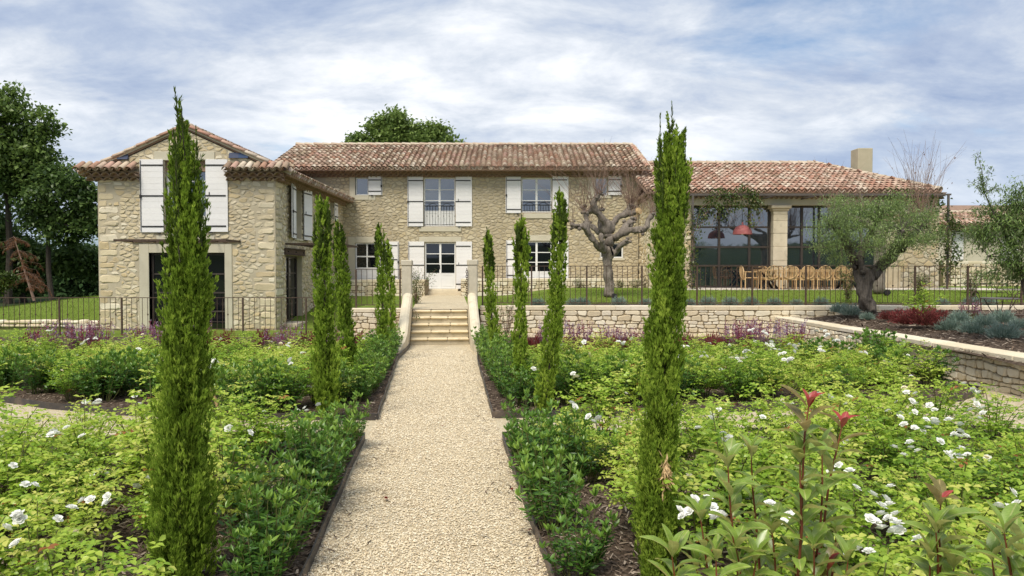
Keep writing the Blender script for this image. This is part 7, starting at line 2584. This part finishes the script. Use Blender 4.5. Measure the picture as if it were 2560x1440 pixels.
for row in (0, 1):
    x = -21.5
    while x < -13.95:
        w = R.uniform(.22, .5)
        m = MB(); st = Fr((x, 24.5, .02 + row * .12), (1, 0, 0), (0, -1, 0))
        m.box(0, w - .02, 0, .115 + R.uniform(-.015, .02), -.2, .05 + R.uniform(-.03, .03), st, .035)
        m.build('stone', M['drystone'], t, False, st.p(w / 2, 0, 0)); x += w
for k, (px0, px1, py) in enumerate(((205, 252, 808), (200, 254, 815), (196, 256, 823))):
    a, b = at(px0, py, 24.6 - k * .35), at(px1, py, 24.6 - k * .35)
    m = MB(); m.box(a.x, min(b.x, -13.5), a.z - .12, a.z, a.y - .3, a.y, None, .01)
    o = m.build('lawn_step', M['pier'], None, False, a)
    tag(o, '%s grey step on the lawn beside the corner of the gabled wing' % ('highest', 'middle', 'lowest')[k], 'step', 'grey steps on the left lawn')


# ------------------------------------------------------------------ photinia in the foreground
def phot_leaf_mesh(mat, bend, seed, L=1.0, W=.35):
    """One oval leaf, folded along its midrib and curving over: 8 stations, two strips."""
    mb = MB()
    st = [0, .08, .2, .36, .55, .74, .88, .96, 1.0]
    wd = [.04, .10, .30, .45, .50, .45, .30, .15, .0]
    vs = []
    for s, w in zip(st, wd):
        y = s - bend * .12 * s * s
        z = .10 * s * (1 - s) * 2 - bend * .55 * s * s
        vs += [(-w * W, y, z + w * .16 + .01 * math.sin(s * 17 + seed)), (0, y, z), (w * W, y, z + w * .16 + .01 * math.sin(s * 15 + seed + 2))]
    fs = []
    for i in range(len(st) - 1):
        fs += [(i * 3, i * 3 + 1, i * 3 + 4, i * 3 + 3), (i * 3 + 1, i * 3 + 2, i * 3 + 5, i * 3 + 4)]
    mb.add(vs, fs)
    me = mb.mesh('leaf', M[mat], True)
    a = me.attributes.new('tint', 'FLOAT', 'FACE'); a.data.foreach_set('value', np.full(len(me.polygons), .5, np.float32))
    return me


PLF = {k: [phot_leaf_mesh(k, b, i) for i, b in enumerate((.25, .5, .8, .1))] for k in ('phot_leaf', 'phot_red', 'phot_bronze')}


def photinia(label, D, stems, base, low=0):
    t = empty('photinia_shrub', base, 0, label, 'photinia', 'photinia shrubs in the foreground')
    R = random.Random(int(D * 100) + len(stems))
    ob = Vector(base)
    for (tx, ty, bx, by, red, n) in stems:
        d = D + R.uniform(-.10, .10)
        top, mid = at(tx, ty, d), at(bx, by, d + R.uniform(-.03, .03))
        foot = ob + Vector((R.uniform(-.06, .06), R.uniform(-.06, .06), 0))
        m = MB()
        p1 = mid.lerp(foot, .45) + Vector((0, 0, .1))
        m.tube([foot, p1, mid, mid.lerp(top, .5) + Vector((R.uniform(-.006, .006), 0, 0)), top], .009, rs=[.006, .0046, .0034, .0027, .0017], n=6)
        m.build('stem', M['redstem'], t)
        for k in range(n):
            f = 1 - (k / n) ** 1.15 * 1.35 if k > 4 else 1 - .015 * k
            if f >= 0: p = mid.lerp(top, f)
            else: p = mid.lerp(p1, min(1, -f * 1.2))
            az = k * 2.4 + R.uniform(-.3, .3)
            crown = k < 5
            el = R.uniform(1.0, 1.4) if k < 2 else R.uniform(.7, 1.15) if crown else R.uniform(.3, .95)
            kind = 'phot_leaf'
            if red and k < red: kind = 'phot_red'
            elif red and k < red + 4: kind = 'phot_bronze'
            L = R.uniform(.076, .108) * (.62 if kind == 'phot_red' else .85 if k < 3 else 1.0)
            me = PLF[kind][R.randrange(4)]
            dv = Vector((math.cos(az) * math.cos(el), math.sin(az) * math.cos(el), math.sin(el)))
            sd = dv.cross(Vector((0, 0, 1))).normalized(); nv = sd.cross(dv)
            Bm = Matrix((sd, dv, nv)).transposed() @ Matrix.Rotation(R.uniform(-.4, .4), 3, 'Y')
            o = link('leaf', me, t, p - ob)
            o.rotation_euler = Bm.to_euler(); o.scale = (L, L, L)
    return t


photinia('large photinia shrub in the right foreground with two red leaf tips', 2.0,
         [(2022, 1015, 2008, 1160, 4, 18), (2105, 1065, 2072, 1210, 4, 18), (1820, 1165, 1832, 1330, 0, 17), (1878, 1140, 1890, 1310, 0, 17), (2000, 1150, 2005, 1320, 0, 17), (2055, 1130, 2050, 1330, 0, 18), (1752, 1300, 1768, 1420, 0, 14), (1680, 1390, 1690, 1480, 0, 13), (1930, 1330, 1940, 1440, 0, 14), (1840, 1370, 1850, 1470, 0, 13), (2090, 1330, 2080, 1440, 0, 14), (1985, 1390, 1985, 1490, 0, 13), (2070, 1425, 2060, 1510, 3, 12), (1890, 1400, 1880, 1490, 0, 12), (2120, 1400, 2100, 1500, 0, 11), (1740, 1420, 1760, 1500, 0, 11), (2035, 1370, 2030, 1480, 0, 13), (1790, 1400, 1800, 1500, 0, 12)], (.72, 2.05, .02))
photinia('smaller photinia shrub with one upright shoot right of the large foreground one', 1.95,
         [(2352, 1260, 2352, 1400, 1, 17), (2340, 1330, 2345, 1450, 0, 13), (2325, 1400, 2335, 1500, 0, 12), (2385, 1420, 2380, 1510, 0, 11)], (1.14, 2.0, .02))
photinia('photinia shrub cut by the lower right corner of the view', 1.75,
         [(2510, 1330, 2530, 1450, 0, 15), (2545, 1360, 2555, 1470, 0, 14), (2480, 1400, 2500, 1500, 0, 12), (2570, 1400, 2570, 1500, 0, 11), (2540, 1420, 2540, 1520, 0, 11)], (1.22, 1.85, .02))


# ------------------------------------------------------------------ loose ground: bark chips and pebbles
def chips(name, pts, zs, mat, L, W, tilt, kind='stuff', label=None):
    n = len(pts)
    P = np.column_stack([pts, zs])
    a = rng.uniform(0, 2 * PI, n); e = rng.normal(0, tilt, n)
    D = np.stack([np.cos(a) * np.cos(e), np.sin(a) * np.cos(e), np.sin(e)], 1)
    up = unit(np.array([0, 0, 1.0]) + rng.normal(0, tilt, (n, 3)))
    S = unit(np.cross(D, up))
    l = (L * rng.uniform(.4, 1.5, n))[:, None] / 2; w = (W * rng.uniform(.5, 1.5, n))[:, None] / 2
    taper = rng.uniform(.4, 1, n)[:, None]
    N = np.cross(S, D) * (W * .28)
    V = np.stack([P - D * l - S * w, P - D * l + S * w, P + D * l + S * w * taper, P + D * l - S * w * taper, P + N], 1).reshape(-1, 3)
    k = np.arange(n)[:, None] * 5
    Fq = np.concatenate([k + np.array([0, 1, 4]), k + np.array([1, 2, 4]), k + np.array([2, 3, 4]), k + np.array([3, 0, 4])])
    t = np.tile(rng.random(n), 4)
    o = link(name, np_mesh(name, V, Fq, mat, t), None)
    tag(o, label, None, None, kind)
    return o


def scatter(P, n, ymin, ymax, bias=1.6):
    xs = [p[0] for p in P]; ys = [p[1] for p in P]
    y = max(min(ys), ymin) + (min(max(ys), ymax) - max(min(ys), ymin)) * rng.random(n) ** bias
    x = rng.uniform(min(xs), max(xs), n)
    keep = [in_poly(a, b, P) and abs(a) < b * .75 + .4 for a, b in zip(x, y)]
    return np.stack([x, y], 1)[keep]


for key, P in BEDS.items():
    front = key.startswith('front')
    q = scatter(P, 26000 if front else 16000, 2.7, 19.5, 1.2)
    chips('bark_mulch', q, .05 + rng.random(len(q)) * .022, M['chip'], .060, .013, .22, label='loose bark chips on the %s flower bed' % key)
n = 15000
q = np.stack([rng.uniform(7.6, 17, n), 5 + 15.6 * rng.random(n)], 1)
q = q[(q[:, 0] < q[:, 1] * .74 + .3)]
chips('bark_mulch', q, SOIL(q[:, 0], q[:, 1]) + .008 + rng.random(len(q)) * .03, M['chip'], .11, .022, .25, label='loose bark chips on the raised bed on the right')


def pebbles(n, ymin, ymax):
    y = ymin + (ymax - ymin) * rng.random(n) ** 2.2
    x = PATH_C(y) + rng.uniform(-.76, .76, n)
    r = rng.uniform(.0035, .0085, n) * (1 + .05 * (y - 3.4))
    o8 = np.array([[1, 0, 0], [-1, 0, 0], [0, 1, 0], [0, -1, 0], [0, 0, 1], [0, 0, -1]], float)
    V = o8[None] * rng.uniform(.6, 1.25, (n, 6, 1)) * r[:, None, None] * np.array([1.1, 1.0, .75])
    a = rng.uniform(0, 6.28, n); ca, sa = np.cos(a)[:, None], np.sin(a)[:, None]
    X = V[:, :, 0] * ca - V[:, :, 1] * sa; Y = V[:, :, 0] * sa + V[:, :, 1] * ca
    V = np.stack([X + x[:, None], Y + y[:, None], V[:, :, 2] + (.002 + .4 * r)[:, None]], 2).reshape(-1, 3)
    f = np.array([[0, 2, 4], [2, 1, 4], [1, 3, 4], [3, 0, 4]])
    Fq = (np.arange(n)[:, None, None] * 6 + f[None]).reshape(-1, 3)
    o = link('path_gravel', np_mesh('path_gravel', V, Fq, M['pebble'], np.repeat(rng.random(n), 4)), None)
    tag(o, 'loose pale gravel stones on the path', None, None, 'stuff')


pebbles(80000, 3.4, 17.5)
n = 620
y = 3.6 + 14 * rng.random(n) ** 1.4
side = np.where(rng.random(n) < .5, -1, 1)
x = PATH_C(y) + side * (.76 - np.abs(rng.normal(0, .17, n)))
chips('path_litter', np.stack([x, y], 1), np.full(n, .014), M['chip'], .05, .009, .12, label='dark twigs and bark bits blown onto the gravel path')


# short grass blades on the two lawns, so that their edges and surface are not a plain sheet
def lawn_blades(name, n, xr, yr, zf, h, label):
    x = rng.uniform(*xr, n); y = yr[0] + (yr[1] - yr[0]) * rng.random(n) ** 1.5
    z = zf(x, y)
    fb = FB()
    fb.blades(np.stack([x, y, z], 1), rng.normal(0, .35, (n, 3)) + np.array([0, 0, 1.0]), h * rng.uniform(.6, 1.3, n), .012, rng.random(n))
    o = link(name, fb.mesh(name, [M['lawn_blade']]), None)
    tag(o, label, None, None, 'stuff')


M['lawn_blade'] = leafm('grass blade', [(0.10, 0.15, 0.022), (0.15, 0.22, 0.03), (0.21, 0.27, 0.05)], trans=.3, gloss=0.0)
lawn_blades('grass', 26000, (-1.0, 17), (22.2, 27.8), TZ, .05, 'short grass of the terrace lawn')
lawn_blades('grass', 24000, (-27, -13.6), (24.7, 40), MOUND, .07, 'short grass of the lawn on the left')
